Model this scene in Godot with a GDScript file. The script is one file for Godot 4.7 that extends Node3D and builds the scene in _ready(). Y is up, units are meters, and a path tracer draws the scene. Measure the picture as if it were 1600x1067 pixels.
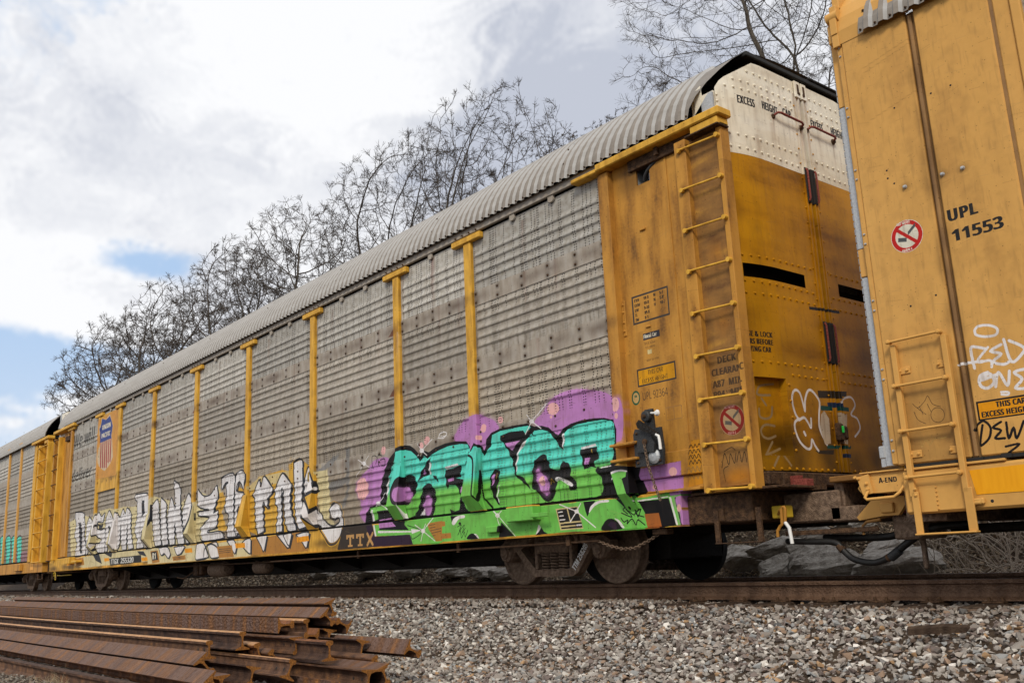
extends Node3D
# Freight train of yellow and grey autorack cars beside a ballast shoulder and a pile of old rails.
# x runs along the track, y is up with 0 at the rail head, z points to the photographer. Metres.

const SIDE_PAINT = [
	["Pg", 0, [27302,1952,27554,2012,27903,2143,28108,2153,27903,2009,27625,1954,27375,1911]],
	["Pg", 0, [27748,1733,28107,1742,28372,1766,28421,1730,28239,1617,27765,1574]],
	["Pg", 0, [28326,2227,28457,2228,28452,1614,28369,1381,28238,1278,28205,1329,28370,1541]],
	["Pc", 0, [12036,1981,12618,2051,13655,2060,14265,1980,14908,2120,15820,2127,16270,2056,16942,2089,17837,2027,18066,2061,19030,2114,19167,2177,20225,2000,20891,1859,21437,2021,21817,1815,22092,2035,22672,1902,23100,2058,23215,1944,23279,986,20340,954,16617,991,12374,976]],
	["Py", 0, [23027,1921,23310,1939,23502,1704,23258,1561,23480,1270,23637,1144,23131,1169,22849,1467]],
	["Py", 0, [23928,2026,24270,1918,24368,1833,24289,1550,24409,1029,24033,1028]],
	["Py", 0, [24579,1797,24997,2083,25981,2118,26425,2038,26524,998,24954,1004,24544,1098]],
	["Pn", 0, [24550,1933,25042,2079,26424,2074,26428,1914,24600,1852]],
	["Pc", 0, [27266,1956,27713,1945,27800,1489,27835,1388,27766,1164,27970,1022,27488,1032]],
	["Py", 0, [26269,2179,26466,2230,26816,2192,27302,1969,27377,1623,27309,1192,27628,1008,26645,1009,26295,1027]],
	["Pd", 0, [12654,2206,13509,2121,13681,1780,13647,1554,13855,1176,13846,980,12821,960,12980,1296,12693,1541,12811,1828,12629,2074]],
	["Pw", 0, [12579,2231,13434,2146,13606,1805,13572,1579,13780,1201,13771,1005,12746,985,12905,1321,12618,1566,12736,1853,12554,2099]],
	["Ld", 34, [12579,2231,13434,2146,13606,1805,13572,1579,13780,1201,13771,1005,12746,985,12905,1321,12618,1566,12736,1853,12554,2099,12579,2231]],
	["Pd", 0, [12990,1897,13173,1916,13385,1645,13440,1043,13254,1050]],
	["Pd", 0, [13858,1799,14092,1970,14444,1822,14475,1513,14651,954,14317,987,14184,1359,14060,1001,13906,978,13841,1487]],
	["Pw", 0, [13783,1824,14017,1995,14369,1847,14400,1538,14576,979,14242,1012,14109,1384,13985,1026,13831,1003,13766,1512]],
	["Ld", 34, [13783,1824,14017,1995,14369,1847,14400,1538,14576,979,14242,1012,14109,1384,13985,1026,13831,1003,13766,1512,13783,1824]],
	["Pd", 0, [14550,1872,14914,2058,15200,1930,15479,2008,15339,1771,14869,1798,14800,1663,15191,1574,15516,1598,15614,1405,15573,983,14954,999,14751,1225,15142,1236,15264,1326,14722,1474]],
	["Pw", 0, [14475,1897,14839,2083,15125,1955,15404,2033,15264,1796,14794,1823,14725,1688,15116,1599,15441,1623,15539,1430,15498,1008,14879,1024,14676,1250,15067,1261,15189,1351,14647,1499]],
	["Ld", 34, [14475,1897,14839,2083,15125,1955,15404,2033,15264,1796,14794,1823,14725,1688,15116,1599,15441,1623,15539,1430,15498,1008,14879,1024,14676,1250,15067,1261,15189,1351,14647,1499,14475,1897]],
	["Pd", 0, [14799,1795,15121,1722,15251,1769,15294,1631,15001,1619]],
	["Pd", 0, [15571,1798,15859,2051,16228,1800,16325,1635,16203,1430,16238,1021,15998,995,15882,1259,15803,997,15623,1003,15605,1459]],
	["Pw", 0, [15496,1823,15784,2076,16153,1825,16250,1660,16128,1455,16163,1046,15923,1020,15807,1284,15728,1022,15548,1028,15530,1484]],
	["Ld", 34, [15496,1823,15784,2076,16153,1825,16250,1660,16128,1455,16163,1046,15923,1020,15807,1284,15728,1022,15548,1028,15530,1484,15496,1823]],
	["Pd", 0, [15767,1660,15897,1679,16000,1488,15855,1415]],
	["Pd", 0, [16359,1845,16528,1961,16764,1814,17009,2007,17194,1876,17329,2012,17658,1854,17673,1485,17901,1004,17525,988,17395,1576,17363,993,17038,985,16856,1606,16848,1141,16619,994,16464,1417]],
	["Pw", 0, [16284,1870,16453,1986,16689,1839,16934,2032,17119,1901,17254,2037,17583,1879,17598,1510,17826,1029,17450,1013,17320,1601,17288,1018,16963,1010,16781,1631,16773,1166,16544,1019,16389,1442]],
	["Ld", 34, [16284,1870,16453,1986,16689,1839,16934,2032,17119,1901,17254,2037,17583,1879,17598,1510,17826,1029,17450,1013,17320,1601,17288,1018,16963,1010,16781,1631,16773,1166,16544,1019,16389,1442,16284,1870]],
	["Pd", 0, [17910,2294,18640,2273,18887,2199,18920,1833,18806,1694,18958,1539,18918,1396,19140,972,18826,984,18676,1335,18519,1392,18504,1172,18663,990,18151,985,18199,1185,17985,1394,18058,1640,18114,1787,18055,2093,17904,2167]],
	["Pw", 0, [17835,2319,18565,2298,18812,2224,18845,1858,18731,1719,18883,1564,18843,1421,19065,997,18751,1009,18601,1360,18444,1417,18429,1197,18588,1015,18076,1010,18124,1210,17910,1419,17983,1665,18039,1812,17980,2118,17829,2192]],
	["Ld", 34, [17835,2319,18565,2298,18812,2224,18845,1858,18731,1719,18883,1564,18843,1421,19065,997,18751,1009,18601,1360,18444,1417,18429,1197,18588,1015,18076,1010,18124,1210,17910,1419,17983,1665,18039,1812,17980,2118,17829,2192,17835,2319]],
	["Pd", 0, [18324,2130,18497,2134,18598,1826,18394,1727]],
	["Pd", 0, [19182,1937,19467,2057,19617,1978,19666,1689,19871,1008,19471,988,19322,1279,19193,1622]],
	["Pw", 0, [19107,1962,19392,2082,19542,2003,19591,1714,19796,1033,19396,1013,19247,1304,19118,1647]],
	["Ld", 34, [19107,1962,19392,2082,19542,2003,19591,1714,19796,1033,19396,1013,19247,1304,19118,1647,19107,1962]],
	["Pd", 0, [19744,2084,20140,1912,20121,1660,20308,1002,19955,988,19800,1491]],
	["Pw", 0, [19669,2109,20065,1937,20046,1685,20233,1027,19880,1013,19725,1516]],
	["Ld", 34, [19669,2109,20065,1937,20046,1685,20233,1027,19880,1013,19725,1516,19669,2109]],
	["Pd", 0, [20236,1653,20440,2030,20704,1761,20558,2352,20627,2380,20959,2219,21048,1646,21314,972,20939,976,20699,1440,20721,985,20423,979,20276,1349]],
	["Pw", 0, [20161,1678,20365,2055,20629,1786,20483,2377,20552,2405,20884,2244,20973,1671,21239,997,20864,1001,20624,1465,20646,1010,20348,1004,20201,1374]],
	["Ld", 34, [20161,1678,20365,2055,20629,1786,20483,2377,20552,2405,20884,2244,20973,1671,21239,997,20864,1001,20624,1465,20646,1010,20348,1004,20201,1374,20161,1678]],
	["Pd", 0, [21141,1663,21489,2039,21848,1749,21861,1462,21679,1165,21786,969,21425,964,21334,1271,21218,1321]],
	["Pw", 0, [21066,1688,21414,2064,21773,1774,21786,1487,21604,1190,21711,994,21350,989,21259,1296,21143,1346]],
	["Ld", 34, [21066,1688,21414,2064,21773,1774,21786,1487,21604,1190,21711,994,21350,989,21259,1296,21143,1346,21066,1688]],
	["Pd", 0, [22014,2089,22348,1919,22745,1916,23047,2076,23143,1867,23034,1717,22912,1526,23154,1552,23080,1222,22644,1186,22703,1137,23343,1130,23457,994,22321,981,22242,1245,22680,1445,22121,1512,22085,1601,22684,1604,22064,1712]],
	["Pw", 0, [21939,2114,22273,1944,22670,1941,22972,2101,23068,1892,22959,1742,22837,1551,23079,1577,23005,1247,22569,1211,22628,1162,23268,1155,23382,1019,22246,1006,22167,1270,22605,1470,22046,1537,22010,1626,22609,1629,21989,1737]],
	["Ld", 30, [21939,2114,22273,1944,22670,1941,22972,2101,23068,1892,22959,1742,22837,1551,23079,1577,23005,1247,22569,1211,22628,1162,23268,1155,23382,1019,22246,1006,22167,1270,22605,1470,22046,1537,22010,1626,22609,1629,21989,1737,21939,2114]],
	["Pd", 0, [23279,2196,23592,2248,23921,2230,23965,1984,23933,1692,23996,1105,24438,1003,23630,1002,23705,1393,23484,1566,23576,1858,23530,2022,23602,2086,23451,2069,23331,1958]],
	["Pw", 0, [23204,2221,23517,2273,23846,2255,23890,2009,23858,1717,23921,1130,24363,1028,23555,1027,23630,1418,23409,1591,23501,1883,23455,2047,23527,2111,23376,2094,23256,1983]],
	["Ld", 34, [23204,2221,23517,2273,23846,2255,23890,2009,23858,1717,23921,1130,24363,1028,23555,1027,23630,1418,23409,1591,23501,1883,23455,2047,23527,2111,23376,2094,23256,1983,23204,2221]],
	["Pd", 0, [23983,2180,24230,2265,24542,2182,24549,2030,24403,1869,24293,1985,24146,2043,24059,1878,24528,1805,24307,1703,24365,1506,24134,1557,24123,1329,24186,1057,24018,1061,23982,1688]],
	["Pw", 0, [23908,2205,24155,2290,24467,2207,24474,2055,24328,1894,24218,2010,24071,2068,23984,1903,24453,1830,24232,1728,24290,1531,24059,1582,24048,1354,24111,1082,23943,1086,23907,1713]],
	["Ld", 34, [23908,2205,24155,2290,24467,2207,24474,2055,24328,1894,24218,2010,24071,2068,23984,1903,24453,1830,24232,1728,24290,1531,24059,1582,24048,1354,24111,1082,23943,1086,23907,1713,23908,2205]],
	["Pd", 0, [24817,1711,25097,1999,25191,1869,25324,2053,25712,1760,25492,1613,25511,1428,25366,1511,25279,1536,25341,1037,25059,992,24929,1430,24920,1637]],
	["Pw", 0, [24742,1736,25022,2024,25116,1894,25249,2078,25637,1785,25417,1638,25436,1453,25291,1536,25204,1561,25266,1062,24984,1017,24854,1455,24845,1662]],
	["Ld", 34, [24742,1736,25022,2024,25116,1894,25249,2078,25637,1785,25417,1638,25436,1453,25291,1536,25204,1561,25266,1062,24984,1017,24854,1455,24845,1662,24742,1736]],
	["Pd", 0, [25784,1754,26098,2031,26465,1786,26417,1648,26443,1365,26645,988,26333,983,26210,1169,26127,1707,26055,1659,26093,999,25849,990,25920,1364,25812,1516]],
	["Pw", 0, [25709,1779,26023,2056,26390,1811,26342,1673,26368,1390,26570,1013,26258,1008,26135,1194,26052,1732,25980,1684,26018,1024,25774,1015,25845,1389,25737,1541]],
	["Ld", 34, [25709,1779,26023,2056,26390,1811,26342,1673,26368,1390,26570,1013,26258,1008,26135,1194,26052,1732,25980,1684,26018,1024,25774,1015,25845,1389,25737,1541,25709,1779]],
	["Pd", 0, [26522,2171,26852,2189,26897,1731,26871,1473,27064,1034,26727,1001,26606,1319,26579,1670]],
	["Pw", 0, [26447,2196,26777,2214,26822,1756,26796,1498,26989,1059,26652,1026,26531,1344,26504,1695]],
	["Ld", 34, [26447,2196,26777,2214,26822,1756,26796,1498,26989,1059,26652,1026,26531,1344,26504,1695,26447,2196]],
	["Pd", 0, [26953,1804,27126,2047,27379,1706,27459,1614,27132,1536,27382,1317,27640,1011,27499,1010,27283,1123,27061,1323,26956,1570]],
	["Pw", 0, [26878,1829,27051,2072,27304,1731,27384,1639,27057,1561,27307,1342,27565,1036,27424,1035,27208,1148,26986,1348,26881,1595]],
	["Ld", 34, [26878,1829,27051,2072,27304,1731,27384,1639,27057,1561,27307,1342,27565,1036,27424,1035,27208,1148,26986,1348,26881,1595,26878,1829]],
	["Po", 0, [27007,1964,27063,1976,27054,1821,26991,1810]],
	["Sw", 0, [27398,1286,27663,1072,27903,1001,28104,1046,28121,1142,28004,1117,27835,1192,27800,1309,27971,1370,28138,1285,28236,1071,28203,882,28037,762,27835,747,27663,876,27488,1032]],
	["Ld", 30, [27433,1301,27663,1088,27903,1009,28104,1063,28088,1128,27937,1104,27800,1194,27817,1324,27971,1378]],
	["Ld", 26, [28155,1284,28243,1070,28209,882,28053,738,27818,715,27646,844,27273,1127,26978,1348]],
	["Ly", 12, [27800,1374,27971,1403,28205,1297,28276,1069,28242,864,28070,713,27801,692,27559,881]],
	["Pc", 0, [12657,910,15751,994,19531,938,19563,680,15362,660,13746,641,12798,748]],
	["Pc", 0, [18961,963,22624,932,24733,940,24748,625,22106,604,19006,618]],
	["Pq", 0, [24734,921,25390,947,27051,972,27055,637,24747,634]],
	["Pd", 0, [19783,934,20367,930,20542,775,20426,680,20158,798,19968,760]],
	["Pw", 0, [19708,959,20292,955,20467,800,20351,705,20083,823,19893,785]],
	["Ld", 26, [19708,959,20292,955,20467,800,20351,705,20083,823,19893,785,19708,959]],
	["Pd", 0, [20757,915,21408,916,21185,765,20959,740]],
	["Pw", 0, [20682,940,21333,941,21110,790,20884,765]],
	["Ld", 26, [20682,940,21333,941,21110,790,20884,765,20682,940]],
	["Pd", 0, [22096,927,22482,926,22746,644,22056,613]],
	["Pw", 0, [22021,952,22407,951,22671,669,21981,638]],
	["Ld", 26, [22021,952,22407,951,22671,669,21981,638,22021,952]],
	["Pd", 0, [22647,889,23170,924,23317,636,22890,619,22716,825]],
	["Pw", 0, [22572,914,23095,949,23242,661,22815,644,22641,850]],
	["Ld", 26, [22572,914,23095,949,23242,661,22815,644,22641,850,22572,914]],
	["Pd", 0, [23674,926,24016,931,24143,792,24079,661,23878,802]],
	["Pw", 0, [23599,951,23941,956,24068,817,24004,686,23803,827]],
	["Ld", 26, [23599,951,23941,956,24068,817,24004,686,23803,827,23599,951]],
	["Pd", 0, [24558,916,24799,915,24799,638,24401,820]],
	["Pw", 0, [24483,941,24724,940,24724,663,24326,845]],
	["Ld", 26, [24483,941,24724,940,24724,663,24326,845,24483,941]],
	["Pd", 0, [25053,937,25507,952,25390,663,25265,767]],
	["Pw", 0, [24978,962,25432,977,25315,688,25190,792]],
	["Ld", 26, [24978,962,25432,977,25315,688,25190,792,24978,962]],
	["Pd", 0, [25933,932,26523,922,26403,689,26220,765]],
	["Pw", 0, [25858,957,26448,947,26328,714,26145,790]],
	["Ld", 26, [25858,957,26448,947,26328,714,26145,790,25858,957]],
	["Pd", 0, [26677,901,27126,947,27091,848,26755,829]],
	["Pw", 0, [26602,926,27051,972,27016,873,26680,854]],
	["Ld", 26, [26602,926,27051,972,27016,873,26680,854,26602,926]],
	["Ld", 34, [22429,676,22470,836,22784,925,23154,831,23370,648]],
	["Pd", 0, [26174,925,26509,935,26416,723]],
	["Pw", 0, [26099,950,26434,960,26341,748]],
	["Ld", 24, [26099,950,26434,960,26341,748,26099,950]],
	["Pd", 0, [26683,909,27169,919,27080,664,26931,754]],
	["Pw", 0, [26608,934,27094,944,27005,689,26856,779]],
	["Ld", 24, [26608,934,27094,944,27005,689,26856,779,26608,934]],
	["Pd", 0, [14557,979,15118,988,15443,711,14874,806]],
	["Pd", 0, [15576,973,16279,977,16214,848]],
	["Pd", 0, [18224,936,18675,920,18911,793,18386,857]],
	["Pe", 0, [16044,827,18501,841,18561,671,16162,647]],
	["Pq", 0, [19148,904,19674,904,19808,638,19325,627]],
	["Pe", 0, [19201,883,19571,894,19698,699,19317,691]],
	["Pa", 0, [15599,845,15997,849,16054,769,15658,764]],
	["Pa", 0, [18532,775,18949,780,18996,695,18595,691]],
	["Pa", 0, [12026,825,12726,836,12820,747,12101,741]],
	["Pa", 0, [21330,884,21751,884,21800,791,21381,792]],
	["Pa", 0, [24002,886,24463,882,24490,791,24046,795]],
	["Pa", 0, [26628,887,27076,890,27103,802,26656,795]],
	["Pq", 0, [23101,863,23850,859,23969,630,23245,628]],
	["Pq", 0, [20598,741,21381,749,21419,654,20670,642]],
	["Pq", 0, [12763,907,13687,923,13828,723,13019,699]],
	["Ld", 9, [23218,800,23805,804]],
	["Ld", 9, [23220,764,23807,769]],
	["Ld", 9, [23223,729,23809,734]],
	["Ld", 8, [20725,710,21307,720]],
	["Ld", 8, [20728,679,21310,690]],
	["Pt", 0, [28086,633,28269,974,28559,989,29174,971,29182,623,28103,617]],
	["Sp", 0, [29664,1918,29282,1944,29130,1882,28976,1788,28788,1712,28686,1610,28675,1500,28768,1383,28844,1237,28796,1162,28842,1066,28964,1013,29117,1141,29357,1247,29509,1523]],
	["Ss", 0, [29054,1516,28998,1397,28867,1356,28736,1418,28682,1547,28739,1667,28872,1707,29002,1643]],
	["Ss", 0, [29572,2054,29551,2009,29503,1995,29457,2020,29438,2070,29459,2115,29507,2129,29553,2104]],
	["Sp", 0, [31404,1980,31400,2060,31499,2163,31625,2232,31794,2251,31983,2266,32118,2207,32250,2158,32335,2091,32386,2022,32281,1933,32113,1761,31998,1746,31766,1759,31582,1879]],
	["Ss", 0, [32113,2059,32093,2020,32048,2009,32006,2031,31990,2075,32011,2114,32055,2125,32098,2102]],
	["Ss", 0, [32022,1945,32007,1923,31974,1918,31942,1931,31930,1957,31945,1979,31978,1984,32010,1970]],
	["Ss", 0, [32467,2120,32450,2089,32412,2080,32376,2099,32363,2135,32380,2167,32418,2175,32454,2156]],
	["Ss", 0, [30774,2058,30750,2013,30697,1999,30645,2026,30625,2076,30648,2121,30702,2134,30754,2108]],
	["Ss", 0, [30616,2006,30599,1974,30561,1964,30523,1983,30508,2019,30525,2051,30564,2061,30602,2042]],
	["Sp", 0, [33104,1987,33252,2090,33337,2168,33420,2227,33616,2286,33805,2299,33986,2278,34195,2228,34364,2176,34477,2109,34572,2058,34654,2057,34696,1896,34662,1631,34558,1574,34143,1649,33605,1691,33328,1802]],
	["Ss", 0, [33569,2101,33533,2052,33453,2041,33376,2075,33348,2134,33385,2184,33465,2194,33541,2160]],
	["Ss", 0, [33446,2019,33438,2008,33421,2005,33405,2012,33400,2026,33407,2037,33424,2040,33440,2033]],
	["Ss", 0, [34644,1987,34621,1932,34575,1914,34533,1945,34520,2006,34544,2062,34590,2079,34632,2048]],
	["Ss", 0, [34612,1861,34602,1838,34583,1830,34566,1843,34560,1869,34570,1893,34590,1900,34607,1887]],
	["Pp", 0, [34202,1165,34276,1229,34459,1223,34438,1004,34222,1010]],
	["Pk", 0, [28933,992,28965,1120,29089,1235,29387,1260,29424,1425,29442,1575,29506,1696,29584,1830,29676,1923,29797,1989,29945,2050,30119,2072,30260,2049,30369,1993,30477,1912,30535,1852,30614,1934,30746,1896,30906,1942,31165,1973,31416,1971,31657,1941,31736,1861,31786,1778,31891,1887,31981,1846,32068,1766,32111,1913,32217,1983,32397,2014,32412,2014,32672,2017,32963,2006,33101,1948,33240,1939,33374,1896,33482,1807,33538,1785,33618,1850,33771,1892,33954,1907,34166,1901,34337,1881,34468,1840,34546,1788,34575,1713,34556,1551,34492,1394,34501,1318,34770,1278,34762,1194,34664,1169,34730,1224,34704,964,34564,942,34111,988,33065,995,32180,994]],
	["Gx", 0, [29088,1212,29646,1241,29615,1348,29625,1513,29663,1660,29622,1543,29701,1708,29808,1870,29840,1945,29943,1993,30116,2002,30285,1964,30421,1880,30513,1782,30624,1858,30702,1804,30770,1841,30982,1891,31239,1926,31535,1920,31691,1895,31744,1789,31765,1731,31888,1843,31946,1836,32041,1700,32112,1747,32195,1806,32238,1952,32417,1984,32676,1983,32497,1969,32733,1984,32982,1975,33040,1943,33045,1864,33097,1896,33236,1891,33351,1856,33459,1759,33545,1648,33598,1604,33611,1765,33691,1830,33878,1868,34075,1871,34301,1864,34434,1839,34504,1782,34517,1697,34466,1562,34432,1377,34353,1333,34216,1317,34164,1311,34232,1209,34265,1105,34216,1229,34249,1169,34247,1079,34205,1014,34062,989,33064,983,32180,997,31898,987,30895,992,30325,1023,30083,977,29753,1009,29323,1034,29190,1015]],
	["Sk", 0, [29934,1486,29992,1570,30090,1605,30240,1623,30359,1580,30426,1472,30390,1360,30281,1268,30171,1189,30036,1213,29943,1308,29913,1414]],
	["Sp", 0, [30030,1441,30207,1441,30302,1338,30253,1241,30119,1239,30012,1303,29987,1378]],
	["Sk", 0, [30352,1021,30460,1125,30524,1292,30601,1421,30718,1458,30834,1397,30904,1276,30873,1125,30762,990]],
	["Sp", 0, [30597,1180,30673,1277,30773,1261,30799,1144,30738,1020,30636,1015,30590,1131]],
	["Pw", 0, [30602,1109,30482,1022,30611,1016]],
	["Pk", 0, [30461,1498,30510,1609,30692,1763,30784,1811,30777,1654,30741,1572,30594,1558]],
	["Pp", 0, [30583,1602,30649,1660,30665,1608,30621,1584]],
	["Pw", 0, [30738,1744,30789,1753,30782,1583,30751,1569]],
	["Pk", 0, [30824,1557,30941,1539,30961,1442]],
	["Pk", 0, [29311,1156,29687,1152,29781,995,29323,1022]],
	["Pp", 0, [29352,1021,29698,1030,29703,1009,29358,1005]],
	["Pw", 0, [29118,1187,29178,1186,29219,1013,29160,1009]],
	["Pw", 0, [29596,1515,29650,1616,29671,1659,29654,1525,29625,1288,29590,1290]],
	["Pk", 0, [31131,1602,31324,1606,31526,1631,31511,1472,31377,1470,31608,1422,31618,1273,31542,1266,31530,1173,31587,1048,31835,854,31606,967,31257,962,31214,1060,31330,1018,31436,1031,31478,1150,31466,1286,31372,1375,31242,1387,31174,1334,31148,1450]],
	["Pw", 0, [31145,1642,31446,1663,31484,1631,31168,1604]],
	["Pp", 0, [31181,1468,31330,1482,31333,1438,31203,1429]],
	["Pp", 0, [31492,1344,31561,1332,31532,1226,31500,1222]],
	["Pk", 0, [31644,1676,31713,1668,31707,1561,31665,1296,31577,1287,31612,1422]],
	["Lo", 9, [31677,1510,31682,1442,31657,1397]],
	["Sw", 0, [31730,1579,31765,1542,31746,1450,31685,1375,31673,1271,31650,1277,31671,1403,31714,1479]],
	["Lk", 30, [31751,1745,31904,1661,31965,1376,31997,1176,32181,1007]],
	["Sk", 0, [32297,1496,32368,1453,32333,1343,32281,1180,32327,1054,32293,1048,32196,1186,32157,1313,32174,1422,32232,1482]],
	["Sp", 0, [32206,1419,32271,1429,32245,1351,32194,1290]],
	["Lo", 10, [32304,1443,32307,1397,32289,1373]],
	["Sw", 0, [32368,1301,32305,1229,32297,1114,32323,1061,32314,1177,32344,1252]],
	["Pk", 0, [32406,1919,32603,1945,32879,1928,32917,1880,33041,1956,33073,1834,33034,1865,32918,1801,32776,1700,32728,1613,32711,1430,32721,1370,32813,1342,32936,1219,32829,1288,32709,1345,32672,1407,32641,1569,32565,1697,32485,1801,32402,1865]],
	["Pp", 0, [32490,1811,32805,1813,32629,1701]],
	["Sw", 0, [32932,1797,32821,1745,32748,1661,32699,1497,32706,1420,32741,1558,32795,1682,32908,1750]],
	["Pk", 0, [32702,1385,32819,1349,32916,1265,32967,1172,32890,1236,32797,1307,32709,1344]],
	["Pk", 0, [33491,1800,33538,1747,33600,1589,33635,1662,33611,1765,33628,1849,33538,1785]],
	["Sw", 0, [33617,1790,33654,1779,33625,1663,33613,1602,33601,1685]],
	["Sk", 0, [33028,1296,33025,1418,33089,1521,33173,1576,33262,1582,33319,1522,33336,1421,33466,1368,33546,1379,33566,1443,33609,1463,33624,1427,33705,1403,33705,1295,33761,1247,33776,1106,33043,1167]],
	["Lo", 20, [33270,1514,33285,1462,33251,1440]],
	["Sk", 0, [33020,1367,33044,1476,33126,1542,33330,1495,33343,1421,33521,1361,33554,1435,33601,1454,33716,1407,33714,1277,33775,1212,33788,1123,33704,1204,33620,1259,33469,1282,33429,1195,33433,1123,33367,1033,33273,1006,33183,1047,33078,1165,33025,1280]],
	["Sp", 0, [33096,1397,33154,1418,33197,1350,33299,1292,33320,1205,33322,1120,33260,1081,33189,1131,33121,1222,33089,1311]],
	["Ss", 0, [33255,1259,33236,1218,33195,1204,33156,1225,33143,1269,33163,1311,33204,1325,33242,1303]],
	["Lo", 14, [33344,1203,33377,1272,33405,1228]],
	["Pf", 0, [33477,1263,33548,1256,33684,1173,33686,985,33464,1002,33438,1123]],
	["Sw", 0, [33439,1252,33482,1286,33605,1253,33741,1180,33738,1150,33632,1187,33520,1245,33465,1234]],
	["Lk", 14, [33710,1277,33774,1206,33788,1123]],
	["Pk", 0, [33897,1567,34188,1569,34204,1423,34142,1406,34125,1350,34201,1304,34386,1298,34381,1240,34276,1229,34182,1318,34067,1350,33943,1330,33930,1431]],
	["Pp", 0, [33968,1461,34059,1456,34049,1380,33970,1381]],
	["Pw", 0, [33912,1592,34160,1608,34175,1578,33924,1564]],
	["Lo", 14, [34099,1546,34113,1508]],
	["Pw", 0, [34214,1327,34387,1335,34394,1320,34230,1314]],
	["Lk", 36, [34174,1322,34251,1231,34273,1104]],
	["Lk", 34, [34157,1303,34233,1227,34263,1151,34255,1067,34217,1008]],
	["Pf", 0, [29197,947,30096,962,31058,977,31040,594,30285,621,30210,755,29259,782]],
	["Pf", 0, [30895,992,31257,976,34109,959,34095,628,30878,621]],
	["Pf", 0, [33799,977,34896,933,35237,959,35420,928,35372,613,34904,586,33768,627]],
	["Pp", 0, [29366,982,29753,982,29875,895,29393,880]],
	["Pk", 0, [29752,968,30110,961,30094,905,30213,826,29378,869,29393,895,29862,895]],
	["Pv", 0, [29125,776,30237,761,30311,616,29167,621]],
	["Pv", 0, [28993,950,29188,955,29259,770,29109,717]],
	["Pw", 0, [29349,856,30265,810,30291,791,29348,823]],
	["Pw", 0, [29203,954,29248,951,29303,783,29259,782]],
	["Pw", 0, [30266,838,30552,809,30290,768]],
	["Lk", 10, [30175,893,30551,795,30314,694,30263,746]],
	["Pq", 0, [30682,893,31055,909,31042,634,30896,634,30849,684,30729,800]],
	["Ld", 7, [30731,862,31029,878]],
	["Ld", 7, [30753,825,31027,842]],
	["Ld", 7, [30773,788,31026,807]],
	["Ld", 7, [30794,751,31024,771]],
	["Ld", 7, [30815,714,31022,736]],
	["Pq", 0, [30890,899,31122,900,31131,834,30887,822]],
	["Pq", 0, [30883,737,31257,735,31266,665,30880,662]],
	["Pk", 0, [31257,959,31467,956,31324,890,31303,838]],
	["Sw", 0, [31287,859,31325,917,31432,951,31582,952,31580,915,31453,907,31345,835]],
	["Sk", 0, [31503,847,31494,835,31472,831,31451,837,31443,850,31453,862,31474,866,31495,859]],
	["Lk", 9, [31413,805,31507,827,31457,749,31575,823,31524,720,31596,782]],
	["Lk", 9, [31419,698,31480,748,31502,654,31570,730,31589,664,31651,753]],
	["Sk", 0, [31628,633,31669,684,31738,703,31814,686,31881,630]],
	["Sw", 0, [31782,697,31847,684,31895,634,31866,636,31824,669]],
	["Pk", 0, [32378,816,32629,629,32314,624]],
	["Lw", 10, [32220,966,32311,903,32649,625]],
	["Lw", 12, [32387,955,32299,884,32334,781]],
	["Pk", 0, [33132,683,33160,702,33199,656,33279,620,33037,619]],
	["Sw", 0, [33103,738,33142,712,33116,666,33047,627,33079,680]],
	["Pn", 0, [33433,909,33818,915,33898,655,33502,652]],
	["Pe", 0, [33456,893,33629,898,33674,747,33497,742]],
	["Pe", 0, [33650,901,33804,905,33863,744,33692,748]],
	["Pe", 0, [33505,726,33874,728,33885,667,33521,666]],
	["Lw", 14, [33480,865,33552,866]],
	["Lw", 14, [33494,819,33566,820]],
	["Lw", 14, [33500,775,33589,776]],
	["Ln", 16, [33520,694,33765,696]],
	["Lw", 16, [33786,698,33868,698]],
	["Pk", 0, [33924,954,34125,955,34052,878,33977,787,33949,851]],
	["Sw", 0, [34007,834,34046,901,34166,949,34328,949,34329,924,34196,922,34095,887,34023,833]],
	["Pk", 0, [33925,958,34018,958,34003,882,33972,787]],
	["Pk", 0, [34448,951,34564,942,34599,830,34513,902]],
	["Sk", 0, [34198,620,34240,698,34308,736,34387,734,34477,684,34549,628,34423,611]],
	["Pv", 0, [34302,672,34354,713,34430,687,34440,621,34392,618]],
	["Sw", 0, [34411,738,34480,715,34536,659,34556,628,34518,630,34462,696]],
	["Lk", 12, [34526,791,34682,737,34599,830,34714,757,34749,809,34771,732,34824,814]],
	["Lk", 12, [34513,737,34555,691,34618,709,34599,667,34680,716,34733,648,34768,700,34866,641]],
	["Lk", 12, [34601,851,34552,822,34624,774]],
	["Lk", 12, [34810,815,34745,766,34860,727]],
	["Sk", 0, [34703,833,34697,820,34683,815,34671,822,34667,836,34674,849,34687,854,34699,848]],
	["Pk", 0, [34788,894,35231,899,35311,616,35120,594,34912,660,34879,768,34815,869]],
	["Pr", 0, [34870,756,35078,755,35110,598,34907,588]],
	["Pw", 0, [35239,909,35266,907,35334,615,35307,617]],
	["Pw", 0, [34774,910,35226,921,35232,910,34788,894]],
	["Pk", 0, [35314,900,35335,902,35388,612,35372,608]],
	["Sp", 0, [35335,902,35606,901,35773,880,35833,786,35829,697,35756,622,35612,608,35399,612,35372,736]],
	["Ss", 0, [35687,811,35720,753,35746,642,35729,608,35640,628,35614,720,35639,789]],
	["Ss", 0, [35391,786,35380,758,35360,747,35342,760,35337,790,35348,818,35368,829,35386,816]],
	["Pq", 0, [35392,794,35540,791,35573,670,35426,671]],
	["Lk", 8, [35404,777,35512,778]],
	["Lk", 8, [35410,738,35521,739]],
	["Lk", 8, [35417,698,35530,699]],
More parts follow.
